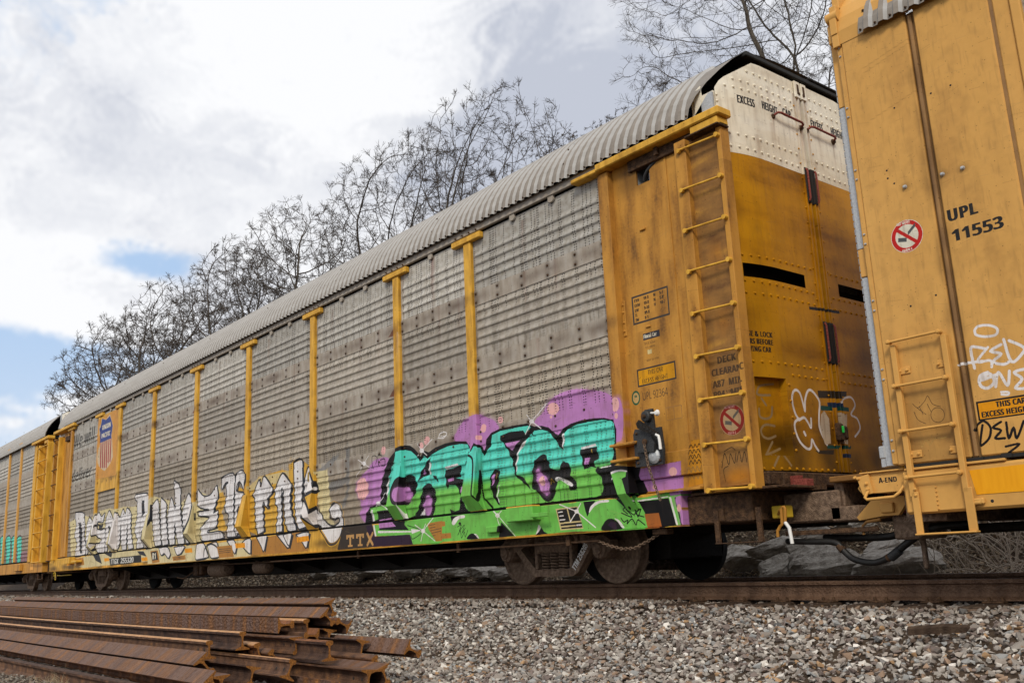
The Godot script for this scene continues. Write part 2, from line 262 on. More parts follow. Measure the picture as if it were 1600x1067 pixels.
	["Pp", 0, [34747,1244,35431,1271,35406,981,34828,997,34720,1126]],
	["Ss", 0, [35366,1164,35346,1132,35303,1122,35264,1140,35250,1175,35271,1208,35314,1218,35353,1199]],
	["Ss", 0, [34830,1019,34810,990,34766,981,34725,997,34711,1029,34731,1058,34775,1067,34816,1051]],
	["Ss", 0, [35033,1032,35022,1013,34999,1007,34977,1017,34970,1037,34981,1056,35004,1062,35026,1052]],
	["Pk", 0, [34734,1268,34855,1266,34816,1172,34902,991,34793,946,34612,960]],
	["Pf", 0, [34392,1195,34452,1240,34716,1239,34710,1171,34650,1155,34780,934,34772,861,34586,852,34560,931,34473,1132]],
	["Sw", 0, [34392,1195,34468,1250,34611,1260,34719,1238,34715,1223,34593,1240,34465,1217,34400,1167]],
	["Pk", 0, [34650,1155,34709,1169,34794,957,34780,934]],
	["Pp", 0, [35250,952,35472,965,35475,929,35254,921]],
	["Lw", 14, [30565,1940,30460,2043]],
	["Lw", 14, [30565,1940,30696,1857]],
	["Lw", 14, [30565,1940,30459,1876]],
	["Lw", 14, [30565,1940,30838,2072]],
	["Sw", 0, [30624,1933,30606,1911,30564,1907,30522,1921,30505,1946,30524,1968,30566,1973,30608,1958]],
	["Lw", 14, [28916,1924,28738,2001]],
	["Lw", 14, [28916,1924,29062,2031]],
	["Lw", 14, [28916,1924,28669,1735]],
	["Lw", 14, [28916,1924,29106,1839]],
	["Sw", 0, [28987,1917,28966,1893,28916,1888,28866,1904,28845,1932,28866,1955,28917,1960,28967,1944]],
	["Lw", 14, [29352,1270,29559,1413]],
	["Lw", 14, [29352,1270,29610,1162]],
	["Lw", 14, [29352,1270,29262,1231]],
	["Sw", 0, [29416,1265,29397,1243,29351,1237,29305,1250,29287,1275,29306,1297,29352,1303,29398,1290]],
	["Lw", 14, [30577,794,30373,889]],
	["Lw", 14, [30577,794,30836,961]],
	["Lw", 14, [30577,794,30871,642]],
	["Lw", 14, [30577,794,30520,657]],
	["Lw", 14, [30577,794,30644,888]],
	["Sw", 0, [30633,791,30615,770,30575,763,30536,774,30520,797,30538,818,30578,825,30617,814]],
	["Lw", 14, [32305,903,32224,959]],
	["Sw", 0, [32350,900,32336,881,32303,875,32271,885,32259,906,32274,925,32307,931,32338,921]],
	["Lw", 14, [33799,855,33509,957]],
	["Lw", 14, [33799,855,33876,942]],
	["Lw", 14, [33799,855,34101,655]],
	["Lw", 14, [33799,855,33677,741]],
	["Sw", 0, [33837,853,33824,836,33797,830,33771,839,33762,858,33774,875,33802,880,33828,871]],
	["Lw", 14, [33052,2020,32947,2121]],
	["Lw", 14, [33052,2020,33224,1908]],
	["Lw", 14, [33052,2020,32919,1874]],
	["Lw", 14, [33052,2020,33366,2222]],
	["Sw", 0, [33096,2014,33082,1996,33050,1992,33019,2004,33008,2026,33022,2045,33054,2049,33085,2036]],
	["Lw", 18, [30990,2068,31018,2124,31122,2140,31192,2109,31145,2078,31042,2084]],
	["Lw", 16, [30990,2068,31118,2052,31183,2080]],
	["Lk", 14, [29185,1823,29172,2003,29313,1987,29280,1878]],
	["Lk", 14, [29371,1836,29344,2000,29467,1986]],
	["Lk", 14, [29419,1927,29541,1930,29539,1835,29433,1838]],
]
const SHIELD_PAINT = [
	["PQ", 0, [14291,4612,16234,4731,16356,2944,14362,2996]],
	["PW", 0, [14775,4665,14893,4620,15173,4572,15470,4654,15513,4661,15703,4470,15835,4302,15749,4044,15805,3969,15959,3457,15786,3316,15584,3231,15290,3153,15055,3217,14713,3347,14600,3607,14734,3979,14642,4381]],
	["PB", 0, [14817,4636,15176,4552,15520,4619,15710,4428,15808,4306,15722,4047,15759,3983,14735,3973,14680,4376]],
	["PR", 0, [14782,3967,14864,3969,14949,3255,14851,3292]],
	["PR", 0, [14964,3970,15045,3971,15123,3237,15027,3274]],
	["PR", 0, [15144,3973,15224,3974,15296,3220,15200,3256]],
	["PR", 0, [15322,3975,15402,3976,15466,3202,15372,3239]],
	["PR", 0, [15498,3978,15577,3979,15611,3324,15518,3361]],
	["PR", 0, [15673,3981,15751,3982,15775,3331,15682,3367]],
]
const LEFT_PAINT = [
	["Pm", 0, [4631,1265,7606,1364,7613,886,4946,781]],
	["Px", 0, [1952,1932,2292,2034,2753,1969,2903,1462,2791,1038,2342,978,2222,1485]],
	["Lk", 40, [1952,1932,2292,2034,2753,1969,2903,1462,2791,1038,2342,978,2222,1485,1952,1932]],
	["Px", 0, [2813,1895,3141,1995,3585,1932,3727,1433,3617,1017,3184,958,3071,1456]],
	["Lk", 40, [2813,1895,3141,1995,3585,1932,3727,1433,3617,1017,3184,958,3071,1456,2813,1895]],
	["Px", 0, [3724,1855,4040,1953,4466,1892,4600,1404,4491,996,4075,937,3969,1425]],
	["Lk", 40, [3724,1855,4040,1953,4466,1892,4600,1404,4491,996,4075,937,3969,1425,3724,1855]],
	["Px", 0, [4599,1816,4903,1913,5313,1853,5439,1375,5332,975,4931,917,4832,1396]],
	["Lk", 40, [4599,1816,4903,1913,5313,1853,5439,1375,5332,975,4931,917,4832,1396,4599,1816]],
	["Px", 0, [5441,1780,5733,1874,6127,1816,6246,1347,6141,954,5755,898,5662,1367]],
	["Lk", 40, [5441,1780,5733,1874,6127,1816,6246,1347,6141,954,5755,898,5662,1367,5441,1780]],
	["Px", 0, [3617,1017,4098,1005,4142,609,3856,613]],
	["Px", 0, [5332,975,5777,964,5813,582,5548,586]],
]
const RIGHT_PAINT = [
	["Lw", 22, [38650,1980,38685,2005,38768,1993,38824,1953,38806,1907,38723,1910,38654,1940,38650,1980]],
	["Lw", 24, [38477,1725,38546,1727,38673,1719]],
	["Lw", 24, [38602,1673,38596,1838,38649,1838,38718,1809]],
	["Lw", 22, [38731,1821,38631,1722,38734,1713,38736,1659]],
	["Lw", 24, [38834,1822,38746,1786,38823,1749,38753,1699,38829,1663,38872,1676]],
	["Lw", 24, [38860,1859,38891,1673,38978,1719,38998,1767,38898,1841]],
	["Lw", 26, [38700,1623,38634,1603,38626,1529,38680,1499,38739,1542,38708,1611,38639,1570,38757,1592]],
	["Lw", 24, [38742,1499,38780,1609,38833,1494,38864,1604]],
	["Lw", 24, [38999,1600,38898,1587,38948,1526,38888,1464,38974,1449]],
	["Lw", 18, [38776,1451,38831,1442,38824,1422,38777,1432]],
	["Lk", 20, [38526,1182,38553,1221,38609,1245,38652,1187,38629,1106,38559,1056,38559,1094,38594,1215]],
	["Lk", 20, [38739,1221,38672,1184,38729,1155,38676,1100,38749,1091]],
	["Lk", 20, [38778,1211,38778,1087,38826,1163,38837,1080,38908,1203]],
	["Lk", 18, [38745,1026,38849,1034,38761,977]],
	["LK", 5, [38046,1470,38087,1430,38152,1476,38185,1515,38216,1443,38279,1412]],
	["LK", 5, [38100,1439,38124,1368]],
	["LK", 5, [38171,1450,38195,1380]],
	["LK", 5, [38048,1402,38073,1331,38136,1289]],
	["LK", 5, [38147,1365,38066,1444]],
	["LK", 5, [38303,1338,38291,1309,38267,1290,38237,1286,38210,1298,38192,1323,38189,1355,38201,1384,38225,1403,38255,1406,38283,1394,38300,1369,38303,1338]],
	["LN", 7, [38070,1154,38073,1099,38116,1159,38144,1112,38196,1160,38251,1154,38290,1159]],
]
const DOOR_PAINT = [
	["Pz", 0, [1665,1959,2231,1992,2212,1907,1667,1878]],
	["Pu", 0, [1819,1840,2112,1855,2118,1794,1827,1786]],
	["PT", 0, [1678,1798,1887,1801,1887,1755,1687,1746]],
	["PT", 0, [2004,1809,2232,1815,2231,1768,2004,1762]],
	["PT", 0, [1722,1376,1950,1380,1942,1342,1718,1339]],
	["PT", 0, [1989,1384,2185,1388,2177,1351,1984,1344]],
	["Pz", 0, [1488,1309,1843,1328,1824,1279,1554,1280]],
	["Pu", 0, [2009,1296,2165,1296,2155,1252,2009,1253]],
	["Lw", 30, [1262,1617,1205,1692,1180,1816,1210,1903,1269,1934,1334,1901,1368,1798,1388,1719,1410,1832,1475,1934,1543,1952,1625,1902,1676,1830,1640,1698,1620,1558,1666,1464,1723,1381]],
	["Lw", 30, [1262,1617,1357,1649,1419,1600,1463,1549,1482,1646]],
	["Lw", 30, [1265,1633,1186,1587,1179,1503,1236,1392,1347,1324,1421,1338,1456,1423,1498,1362,1552,1311]],
	["Lw", 34, [1327,1495,1348,1465]],
	["PW", 0, [1677,1700,1743,1748,1820,1666,1812,1536,1801,1395,1686,1380,1652,1485,1632,1569]],
	["PW", 0, [2029,1744,2183,1732,2109,1398,1974,1403]],
	["Lw", 26, [2093,1859,2163,1909,2308,1931,2369,1845,2264,1737,2376,1699,2412,1589,2289,1493]],
	["LW", 11, [479,1947,482,1867,567,1894,505,1914,567,1944,488,1953]],
	["LW", 11, [467,1825,478,1746,571,1823,493,1837,465,1765,572,1732]],
	["LW", 11, [472,1705,475,1626,582,1693,543,1650]],
	["LW", 11, [489,1617,614,1594,502,1498,476,1537]],
	["LW", 11, [615,1695,533,1589,635,1575]],
	["LW", 11, [500,1488,439,1406,544,1367,587,1453,531,1485]],
	["LW", 11, [524,1346,593,1354]],
	["LW", 11, [524,1324,589,1332]],
	["LW", 11, [534,1307,586,1314]],
	["SW", 0, [646,1864,641,1857,630,1854,620,1856,617,1862,622,1869,633,1872,643,1870]],
	["Lh", 26, [1026,1993,843,1967,793,1922,789,1870,962,1873]],
	["Lh", 26, [836,1833,892,1765]],
	["Lh", 26, [785,1726,787,1645,867,1625,948,1655,974,1750]],
	["Lh", 26, [981,1554,856,1563,784,1513,802,1444,881,1422,980,1452]],
	["Lh", 26, [926,1389,818,1254]],
	["Lh", 26, [1024,1322,889,1276,836,1264]],
	["Lh", 26, [892,1246,814,1137]],
	["Lh", 26, [951,1248,1051,1143]],
]
var M := {}
var counts := {}
var noise := FastNoiseLite.new()

func _ready():
	seed(7)
	# ---- camera
	var cam := Camera3D.new(); cam.name = "camera"
	cam.transform = Transform3D(Basis.from_euler(Vector3(0, deg_to_rad(50.427), 0)) * Basis.from_euler(Vector3(deg_to_rad(13.049), 0, 0)) * Basis.from_euler(Vector3(0, 0, deg_to_rad(-2.549))), Vector3(0, 0.332, 9.202))
	cam.fov = 39.79; cam.near = 0.1; cam.far = 1500.0
	add_child(cam); cam.current = true
	# ---- sky, exposure
	var env := Environment.new()
	env.background_mode = Environment.BG_SKY
	env.tonemap_mode = Environment.TONE_MAPPER_LINEAR
	env.tonemap_exposure = 1.42
	env.sdfgi_enabled = true; env.ssao_enabled = true; env.ssil_enabled = true
	var sky := Sky.new()
	var pan := PanoramaSkyMaterial.new()
	pan.panorama = cloud_sky()
	sky.sky_material = pan
	env.sky = sky
	var we := WorldEnvironment.new(); we.name = "environment"; we.environment = env
	add_child(we)
	# ---- sun behind thin cloud
	var sun := DirectionalLight3D.new(); sun.name = "sun"
	sun.light_energy = 0.5; sun.light_angular_distance = 14.0
	sun.light_color = Color(1.0, 0.96, 0.89); sun.shadow_enabled = true
	add_child(sun)
	sun.look_at_from_position(Vector3.ZERO, -Vector3(0.50, 0.62, 0.60))
	# ---- the place
	make_materials()
	ground()
	track()
	train()
	ballast()
	rail_pile()
	bank_things()
	trees()

func cloud_sky() -> ImageTexture:
	var w := 2048
	var h := 1024
	var im := Image.create(w, h, false, Image.FORMAT_RGBAF)
	var n := FastNoiseLite.new(); n.seed = 11; n.noise_type = FastNoiseLite.TYPE_SIMPLEX_SMOOTH
	n.fractal_type = FastNoiseLite.FRACTAL_FBM; n.fractal_octaves = 7; n.fractal_gain = 0.56; n.frequency = 0.62
	n.domain_warp_enabled = true; n.domain_warp_amplitude = 0.5; n.domain_warp_frequency = 0.8
	var n2 := FastNoiseLite.new(); n2.seed = 5; n2.noise_type = FastNoiseLite.TYPE_SIMPLEX_SMOOTH
	n2.fractal_type = FastNoiseLite.FRACTAL_FBM; n2.fractal_octaves = 6; n2.fractal_gain = 0.55; n2.frequency = 0.75
	n2.domain_warp_enabled = true; n2.domain_warp_amplitude = 0.6; n2.domain_warp_frequency = 0.7
	for j in h:
		var th := PI * (j + 0.5) / h
		var y := cos(th)
		var s := sin(th)
		for i in w:
			if y < -0.02:
				im.set_pixel(i, j, Color(0.21, 0.195, 0.175)); continue
			var ph := wrapf(TAU * (i + 0.5) / w, -PI, PI)   # azimuth, 0 at -z, positive to +x
			var x := s * sin(ph)
			var z := -s * cos(ph)
			var k := 1.0 / (maxf(y, 0.0) + 0.28)
			var c := n.get_noise_3d(x * k * 1.6 + 3.1, y * 0.8, z * k * 1.6)
			var g := n2.get_noise_3d(x * k * 1.3, y * 0.6, z * k * 1.3 + 9.0)
			var az := rad_to_deg(ph)
			var el := rad_to_deg(asin(clampf(y, -1.0, 1.0)))
			# breaks of blue low down towards where the line comes from, a grey deck where it goes to
			var low := exp(-pow((el - 11.0) / 5.5, 2.0)) * exp(-pow((az + 80.0) / 14.0, 2.0))
			var gap := exp(-pow((el - 17.6) / 1.5, 2.0)) * exp(-pow((az + 72.5) / 4.0, 2.0))
			var bank := exp(-pow((el - 15.2) / 1.5, 2.0)) * (1.0 - smoothstep(-74.5, -70.5, az)) * smoothstep(-120.0, -95.0, az)
			var blue := smoothstep(0.10, 0.36, 0.03 - c * 0.75 + low * 0.50 + gap * 0.56 - bank * 0.50 - 0.42 * exp(-pow((el - 8.2) / 1.6, 2.0)) - 0.16 * smoothstep(18.0, 24.0, el))
			var deck := smoothstep(-60.0, -44.0, az + g * 14.0) * (1.0 - smoothstep(10.0, 60.0, az)) * smoothstep(8.0, 20.0, el) * (1.0 - smoothstep(50.0, 70.0, el))
			var grey := clampf(0.09 + g * 1.35 - c * 0.75 + deck * 0.74, 0.0, 1.0)
			var white := Color(0.69, 0.695, 0.71).lerp(Color(0.39, 0.415, 0.48), grey)
			var b := Color(0.29, 0.42, 0.61).lerp(Color(0.46, 0.54, 0.64), 1.0 - smoothstep(2.0, 16.0, el))
			im.set_pixel(i, j, white.lerp(b, blue * 0.92))
	return ImageTexture.create_from_image(im)

# =====================================================================  builder
class Bld:
	var v := PackedVector3Array()
	var n := PackedVector3Array()
	var u := PackedVector2Array()
	var c := PackedColorArray()
	var colored := false
	var col := Color.WHITE
	var marks := PackedInt32Array()
	func mark():
		if marks.is_empty() or marks[marks.size() - 1] != v.size(): marks.append(v.size())
	func tri(a: Vector3, b: Vector3, d: Vector3, ua := Vector2.ZERO, ub := Vector2.ZERO, ud := Vector2.ZERO):
		var m := (b - a).cross(d - a)
		if m.length_squared() < 1e-16: return
		m = m.normalized()
		v.append(a); v.append(d); v.append(b)
		n.append(m); n.append(m); n.append(m)
		u.append(ua); u.append(ud); u.append(ub)
		if colored:
			c.append(col); c.append(col); c.append(col)
	func smooth_tri(a: Vector3, b: Vector3, d: Vector3, na: Vector3, nb: Vector3, nd: Vector3):
		v.append(a); v.append(d); v.append(b)
		n.append(na); n.append(nd); n.append(nb)
		u.append(Vector2.ZERO); u.append(Vector2.ZERO); u.append(Vector2.ZERO)
		if colored:
			c.append(col); c.append(col); c.append(col)
	func quad(a: Vector3, b: Vector3, d: Vector3, e: Vector3):
		tri(a, b, d); tri(a, d, e)
	func quv(a: Vector3, b: Vector3, d: Vector3, e: Vector3, ua: Vector2, ub: Vector2, ud: Vector2, ue: Vector2):
		tri(a, b, d, ua, ub, ud); tri(a, d, e, ua, ud, ue)
	func otri(a: Vector3, b: Vector3, d: Vector3, m: Vector3):   # outward from m
		if (b - a).cross(d - a).dot((a + b + d) / 3.0 - m) < 0.0: tri(a, d, b)
		else: tri(a, b, d)
	func oquad(a: Vector3, b: Vector3, d: Vector3, e: Vector3, m: Vector3):
		otri(a, b, d, m); otri(a, d, e, m)
	func box(a: Vector3, b: Vector3, ch := 0.0, t := Transform3D.IDENTITY):
		mark()
		var m := (a + b) * 0.5
		var h := (b - a).abs() * 0.5
		ch = minf(ch, minf(h.x, minf(h.y, h.z)) * 0.9)
		var p := func(s: Vector3, ax: int) -> Vector3:
			var q := h - Vector3(ch, ch, ch)
			q[ax] = h[ax]
			return t * (m + s * q)
		var tm := t * m
		for ax in 3:
			var b1 := (ax + 1) % 3
			var b2 := (ax + 2) % 3
			for sg: float in [-1.0, 1.0]:
				var q: Array[Vector3] = []
				for k in [[-1.0, -1.0], [1.0, -1.0], [1.0, 1.0], [-1.0, 1.0]]:
					var s := Vector3.ZERO
					s[ax] = sg; s[b1] = k[0]; s[b2] = k[1]
					q.append(p.call(s, ax))
				oquad(q[0], q[1], q[2], q[3], tm)
			if ch > 0.0:
				for s1: float in [-1.0, 1.0]:
					for s2: float in [-1.0, 1.0]:
						var sa := Vector3.ZERO
						sa[b1] = s1; sa[b2] = s2
						var lo := sa; lo[ax] = -1.0
						var hi := sa; hi[ax] = 1.0
						oquad(p.call(lo, b1), p.call(hi, b1), p.call(hi, b2), p.call(lo, b2), tm)
		if ch > 0.0:
			for sx: float in [-1.0, 1.0]:
				for sy: float in [-1.0, 1.0]:
					for sz: float in [-1.0, 1.0]:
						var s := Vector3(sx, sy, sz)
						otri(p.call(s, 0), p.call(s, 1), p.call(s, 2), tm)
	func prism(poly: PackedVector2Array, t: Transform3D, d0: float, d1: float):   # polygon in local xy, from z d0 to d1
		mark()
		var idx := Geometry2D.triangulate_polygon(poly)
		var area := 0.0
		for i in poly.size():
			area += poly[i].cross(poly[(i + 1) % poly.size()])
		if area < 0.0: poly = poly.duplicate(); poly.reverse(); idx = Geometry2D.triangulate_polygon(poly)
		var at := func(p: Vector2, z: float) -> Vector3: return t * Vector3(p.x, p.y, z)
		var flip := t.basis.determinant() < 0.0
		for i in range(0, idx.size(), 3):
			var a := poly[idx[i]]
			var b := poly[idx[i + 1]]
			var d := poly[idx[i + 2]]
			if (b - a).cross(d - a) < 0.0:
				var w := b; b = d; d = w
			if flip:
				var w := b; b = d; d = w
			tri(at.call(a, d1), at.call(b, d1), at.call(d, d1))
			tri(at.call(a, d0), at.call(d, d0), at.call(b, d0))
		for i in poly.size():
			var a := poly[i]
			var b := poly[(i + 1) % poly.size()]
			if flip: quad(at.call(b, d0), at.call(a, d0), at.call(a, d1), at.call(b, d1))
			else: quad(at.call(a, d0), at.call(b, d0), at.call(b, d1), at.call(a, d1))
	func tube(path: PackedVector3Array, r0: float, r1: float, seg := 6, caps := true):
		mark()
		var last := path.size() - 1
		var up := Vector3.UP
		var rings: Array[PackedVector3Array] = []
		for i in path.size():
			var d := (path[mini(i + 1, last)] - path[maxi(i - 1, 0)]).normalized()
			if i == 0: up = Vector3.RIGHT if absf(d.y) > 0.9 else Vector3.UP
			var s := d.cross(up).normalized()
			up = s.cross(d).normalized()
			var r := lerpf(r0, r1, float(i) / maxf(last, 1))
			var ring := PackedVector3Array()
			for k in seg:
				var a := TAU * k / seg
				ring.append(path[i] + (s * cos(a) + up * sin(a)) * r)
			rings.append(ring)
		for i in last:
			for k in seg:
				var k2 := (k + 1) % seg
				var a := rings[i][k]
				var b := rings[i][k2]
				var d := rings[i + 1][k2]
				var e := rings[i + 1][k]
				var na := (a - path[i]).normalized()
				var nb := (b - path[i]).normalized()
				var nd := (d - path[i + 1]).normalized()
				var ne := (e - path[i + 1]).normalized()
				smooth_tri(a, d, b, na, nd, nb); smooth_tri(a, e, d, na, ne, nd)
		if caps and seg > 3:
			for k in range(1, seg - 1):
				otri(rings[0][0], rings[0][k], rings[0][k + 1], path[1])
				otri(rings[last][0], rings[last][k], rings[last][k + 1], path[last - 1])
	func rod(a: Vector3, b: Vector3, r: float, seg := 8):
		tube(PackedVector3Array([a, b]), r, r, seg)
	func lathe(prof: PackedVector2Array, t: Transform3D, seg := 32):   # (radius, height along local z)
		mark()
		for i in prof.size() - 1:
			var p := prof[i]
			var q := prof[i + 1]
			for k in seg:
				var a0 := TAU * k / seg
				var a1 := TAU * (k + 1) / seg
				var a := t * Vector3(p.x * cos(a0), p.x * sin(a0), p.y)
				var b := t * Vector3(p.x * cos(a1), p.x * sin(a1), p.y)
				var d := t * Vector3(q.x * cos(a1), q.x * sin(a1), q.y)
				var e := t * Vector3(q.x * cos(a0), q.x * sin(a0), q.y)
				tri(a, b, d); tri(a, d, e)
	func dome(at: Vector3, axis: Vector3, r: float, hgt: float, seg := 6):   # rivet or bolt head
		mark()
		var z := axis.normalized()
		var x := z.cross(Vector3(0.3, 1, 0.2)).normalized()
		var y := z.cross(x)
		for k in seg:
			var a0 := TAU * k / seg
			var a1 := TAU * (k + 1) / seg
			var p := at + (x * cos(a0) + y * sin(a0)) * r
			var q := at + (x * cos(a1) + y * sin(a1)) * r
			var p2 := at + (x * cos(a0) + y * sin(a0)) * r * 0.6 + z * hgt
			var q2 := at + (x * cos(a1) + y * sin(a1)) * r * 0.6 + z * hgt
			quad(p, q, q2, p2); tri(p2, q2, at + z * hgt * 1.15)
	func clusters() -> Array:   # pieces that do not touch one another
		var starts := marks.duplicate()
		if starts.is_empty() or starts[0] != 0: starts.insert(0, 0)
		var boxes: Array[AABB] = []
		var ids: Array[int] = []
		for i in starts.size():
			var e := starts[i + 1] if i + 1 < starts.size() else v.size()
			var bb := AABB(v[starts[i]] if starts[i] < v.size() else Vector3.ZERO, Vector3.ZERO)
			for k in range(starts[i], e): bb = bb.expand(v[k])
			boxes.append(bb.grow(0.004)); ids.append(i)
		for i in boxes.size():
			for j in range(i):
				if boxes[i].intersects(boxes[j]):
					var a := ids[i]
					var w := ids[j]
					if a != w:
						for k in ids.size():
							if ids[k] == a: ids[k] = w
		var made := {}
		for i in starts.size():
			var e := starts[i + 1] if i + 1 < starts.size() else v.size()
			if e == starts[i]: continue
			if not made.has(ids[i]): made[ids[i]] = Bld.new()
			var o: Bld = made[ids[i]]
			o.v.append_array(v.slice(starts[i], e)); o.n.append_array(n.slice(starts[i], e)); o.u.append_array(u.slice(starts[i], e))
		return made.values()
	func mesh(base: Vector3, layer = null) -> ArrayMesh:
		var a := []
		a.resize(Mesh.ARRAY_MAX)
		if layer != null:
			var u2 := PackedVector2Array()
			u2.resize(v.size())
			for i in v.size():
				var p := v[i]
				var q: float = 2.0 - p.z if layer.door else p.x
				u2[i] = Vector2((q - layer.x0) / layer.w, 1.0 - (p.y - layer.y0) / layer.h)
			a[Mesh.ARRAY_TEX_UV2] = u2
		var w := v
		if base != Vector3.ZERO:
			w = v.duplicate()
			for i in w.size(): w[i] -= base
		a[Mesh.ARRAY_VERTEX] = w; a[Mesh.ARRAY_NORMAL] = n; a[Mesh.ARRAY_TEX_UV] = u
		if colored: a[Mesh.ARRAY_COLOR] = c
		var m := ArrayMesh.new()
		if v.size(): m.add_surface_from_arrays(Mesh.PRIMITIVE_TRIANGLES, a)
		return m

func origin_of(nd: Node) -> Vector3:
	var o := Vector3.ZERO
	while nd is Node3D and nd != self:
		o += nd.position
		nd = nd.get_parent()
	return o

func part(parent: Node3D, called: String, b: Bld, mat: Material, kind := "", layer = null, label := "") -> MeshInstance3D:
	if kind == "" and b.marks.size() > 1 and b.marks.size() < 60 and not b.colored:
		var cl := b.clusters()
		if cl.size() > 1:
			var first: MeshInstance3D = null
			for q: Bld in cl:
				var got := part(parent, called, q, mat, "", layer, label)
				if first == null: first = got
			return first
	var o := MeshInstance3D.new(); o.name = called
	o.mesh = b.mesh(origin_of(parent), layer)
	if layer != null: mat = over(mat, layer)
	for i in o.mesh.get_surface_count(): o.mesh.surface_set_material(i, mat)
	if kind and kind != "solid": o.set_meta("kind", kind)
	if label: o.set_meta("label", label)
	parent.add_child(o, true)
	return o

func group_part(parent: Node3D, called: String) -> Node3D:
	var o := Node3D.new(); o.name = called
	parent.add_child(o, true)
	return o

func numbered(called: String) -> String:
	var k: int = counts.get(called, 0)
	counts[called] = k + 1
	return called if k == 0 else "%s_%03d" % [called, k]

func thing(called: String, at: Vector3, label: String, category: String, group := "") -> Node3D:
	var o := Node3D.new(); o.name = numbered(called); o.position = at
	add_child(o)
	tag(o, label, category, group)
	return o

func tag(o: Node3D, label: String, category := "", group := "", kind := ""):
	if label: o.set_meta("label", label)
	if category: o.set_meta("category", category)
	if group: o.set_meta("group", group)
	if kind: o.set_meta("kind", kind)

func single(called: String, b: Bld, mat: Material, label: String, category: String, group := "", kind := "", at := Vector3.ZERO) -> MeshInstance3D:
	var o := MeshInstance3D.new(); o.name = numbered(called); o.position = at
	o.mesh = b.mesh(at)
	for i in o.mesh.get_surface_count(): o.mesh.surface_set_material(i, mat)
	add_child(o)
	tag(o, label, category, group, kind)
	return o

# =====================================================================  paint layers
func new_layer(x0: float, x1: float, y0: float, y1: float, px: int, door := false) -> Dictionary:
	var h := int(px * (y1 - y0) / (x1 - x0))
	var im := Image.create(px, h, false, Image.FORMAT_RGBA8)
	im.fill(Color(0.5, 0.42, 0.3, 0.0))
	return {"im": im, "x0": x0, "w": x1 - x0, "y0": y0, "h": y1 - y0, "k": px / (x1 - x0), "ph": h, "pw": px, "door": door, "mats": {}}

func to_px(l: Dictionary, p: Vector2) -> Vector2:
	return Vector2((p.x - l.x0) * l.k, l.ph - (p.y - l.y0) * l.k)

func fill_poly(l: Dictionary, pts: PackedVector2Array, col: Color, top = null):
	var im: Image = l.im
	var lo := 1e9
	var hi := -1e9
	var q := PackedVector2Array()
	for p in pts:
		var t := to_px(l, p)
		q.append(t); lo = minf(lo, t.y); hi = maxf(hi, t.y)
	var n := q.size()
	var wmax: int = l.pw
	for y in range(maxi(0, int(lo)), mini(l.ph - 1, int(hi) + 1) + 1):
		var yc := y + 0.5
		var xs := PackedFloat32Array()
		for i in n:
			var a := q[i]
			var b := q[(i + 1) % n]
			if (a.y <= yc) != (b.y <= yc):
				xs.append(a.x + (yc - a.y) / (b.y - a.y) * (b.x - a.x))
		xs.sort()
		var c := col
		if top != null:
			var wy: float = l.y0 + (l.ph - yc) / l.k
			c = col.lerp(top, smoothstep(1.30, 1.45, wy))
		for i in range(0, xs.size() - 1, 2):
			var x0 := clampi(roundi(xs[i]), 0, wmax)
			var x1 := clampi(roundi(xs[i + 1]), 0, wmax)
			if x1 > x0: im.fill_rect(Rect2i(x0, y, x1 - x0, 1), c)

func catmull(p: PackedVector2Array, closed: bool) -> PackedVector2Array:
	var o := PackedVector2Array()
	var n := p.size()
	if n < 3: return p
	for i in (n if closed else n - 1):
		var a := p[(i - 1 + n) % n] if closed or i > 0 else p[0]
		var b := p[i]
		var c := p[(i + 1) % n]
		var d := p[(i + 2) % n] if closed or i + 2 < n else p[n - 1]
		for k in 4:
			o.append(b.cubic_interpolate(c, a, d, k / 4.0))
	if not closed: o.append(p[n - 1])
	return o

func stroke(l: Dictionary, p: PackedVector2Array, w: float, col: Color):
	p = catmull(p, false)
	for i in p.size() - 1:
		var d := p[i + 1] - p[i]
		if d.length() < 1e-5: continue
		var s := d.normalized().orthogonal() * w * 0.5
		fill_poly(l, PackedVector2Array([p[i] + s, p[i + 1] + s, p[i + 1] - s, p[i] - s]), col)
	for q in p:
		var o := PackedVector2Array()
		for k in 8: o.append(q + Vector2.from_angle(TAU * k / 8) * w * 0.5)
		fill_poly(l, o, col)

func paint(l: Dictionary, list: Array, off: float):
	for it in list:
		var nums: Array = it[2]
		var pts := PackedVector2Array()
		for i in range(0, nums.size(), 2):
			pts.append(Vector2(nums[i] * 0.001 - off, nums[i + 1] * 0.001))
		var how: String = it[0][0]
		var col: Color = INK[it[0][1]]
		var ink: String = it[0][1]
		if how != "L" and ink in "pycg" and pts.size() > 5:
			var soft := catmull(pts, true)
			for i in range(0, soft.size(), 2): smudge(l, soft[i].x, soft[i].y, 0.13, 0.13, Color(col.r, col.g, col.b, 0.4 if ink != "k" else 0.25))
		if how == "P": fill_poly(l, pts, col)
		elif how == "S": fill_poly(l, catmull(pts, true), col)
		elif how == "G": fill_poly(l, pts, INK["f"], INK["x"])
		else: stroke(l, pts, it[1] * 0.001, col)

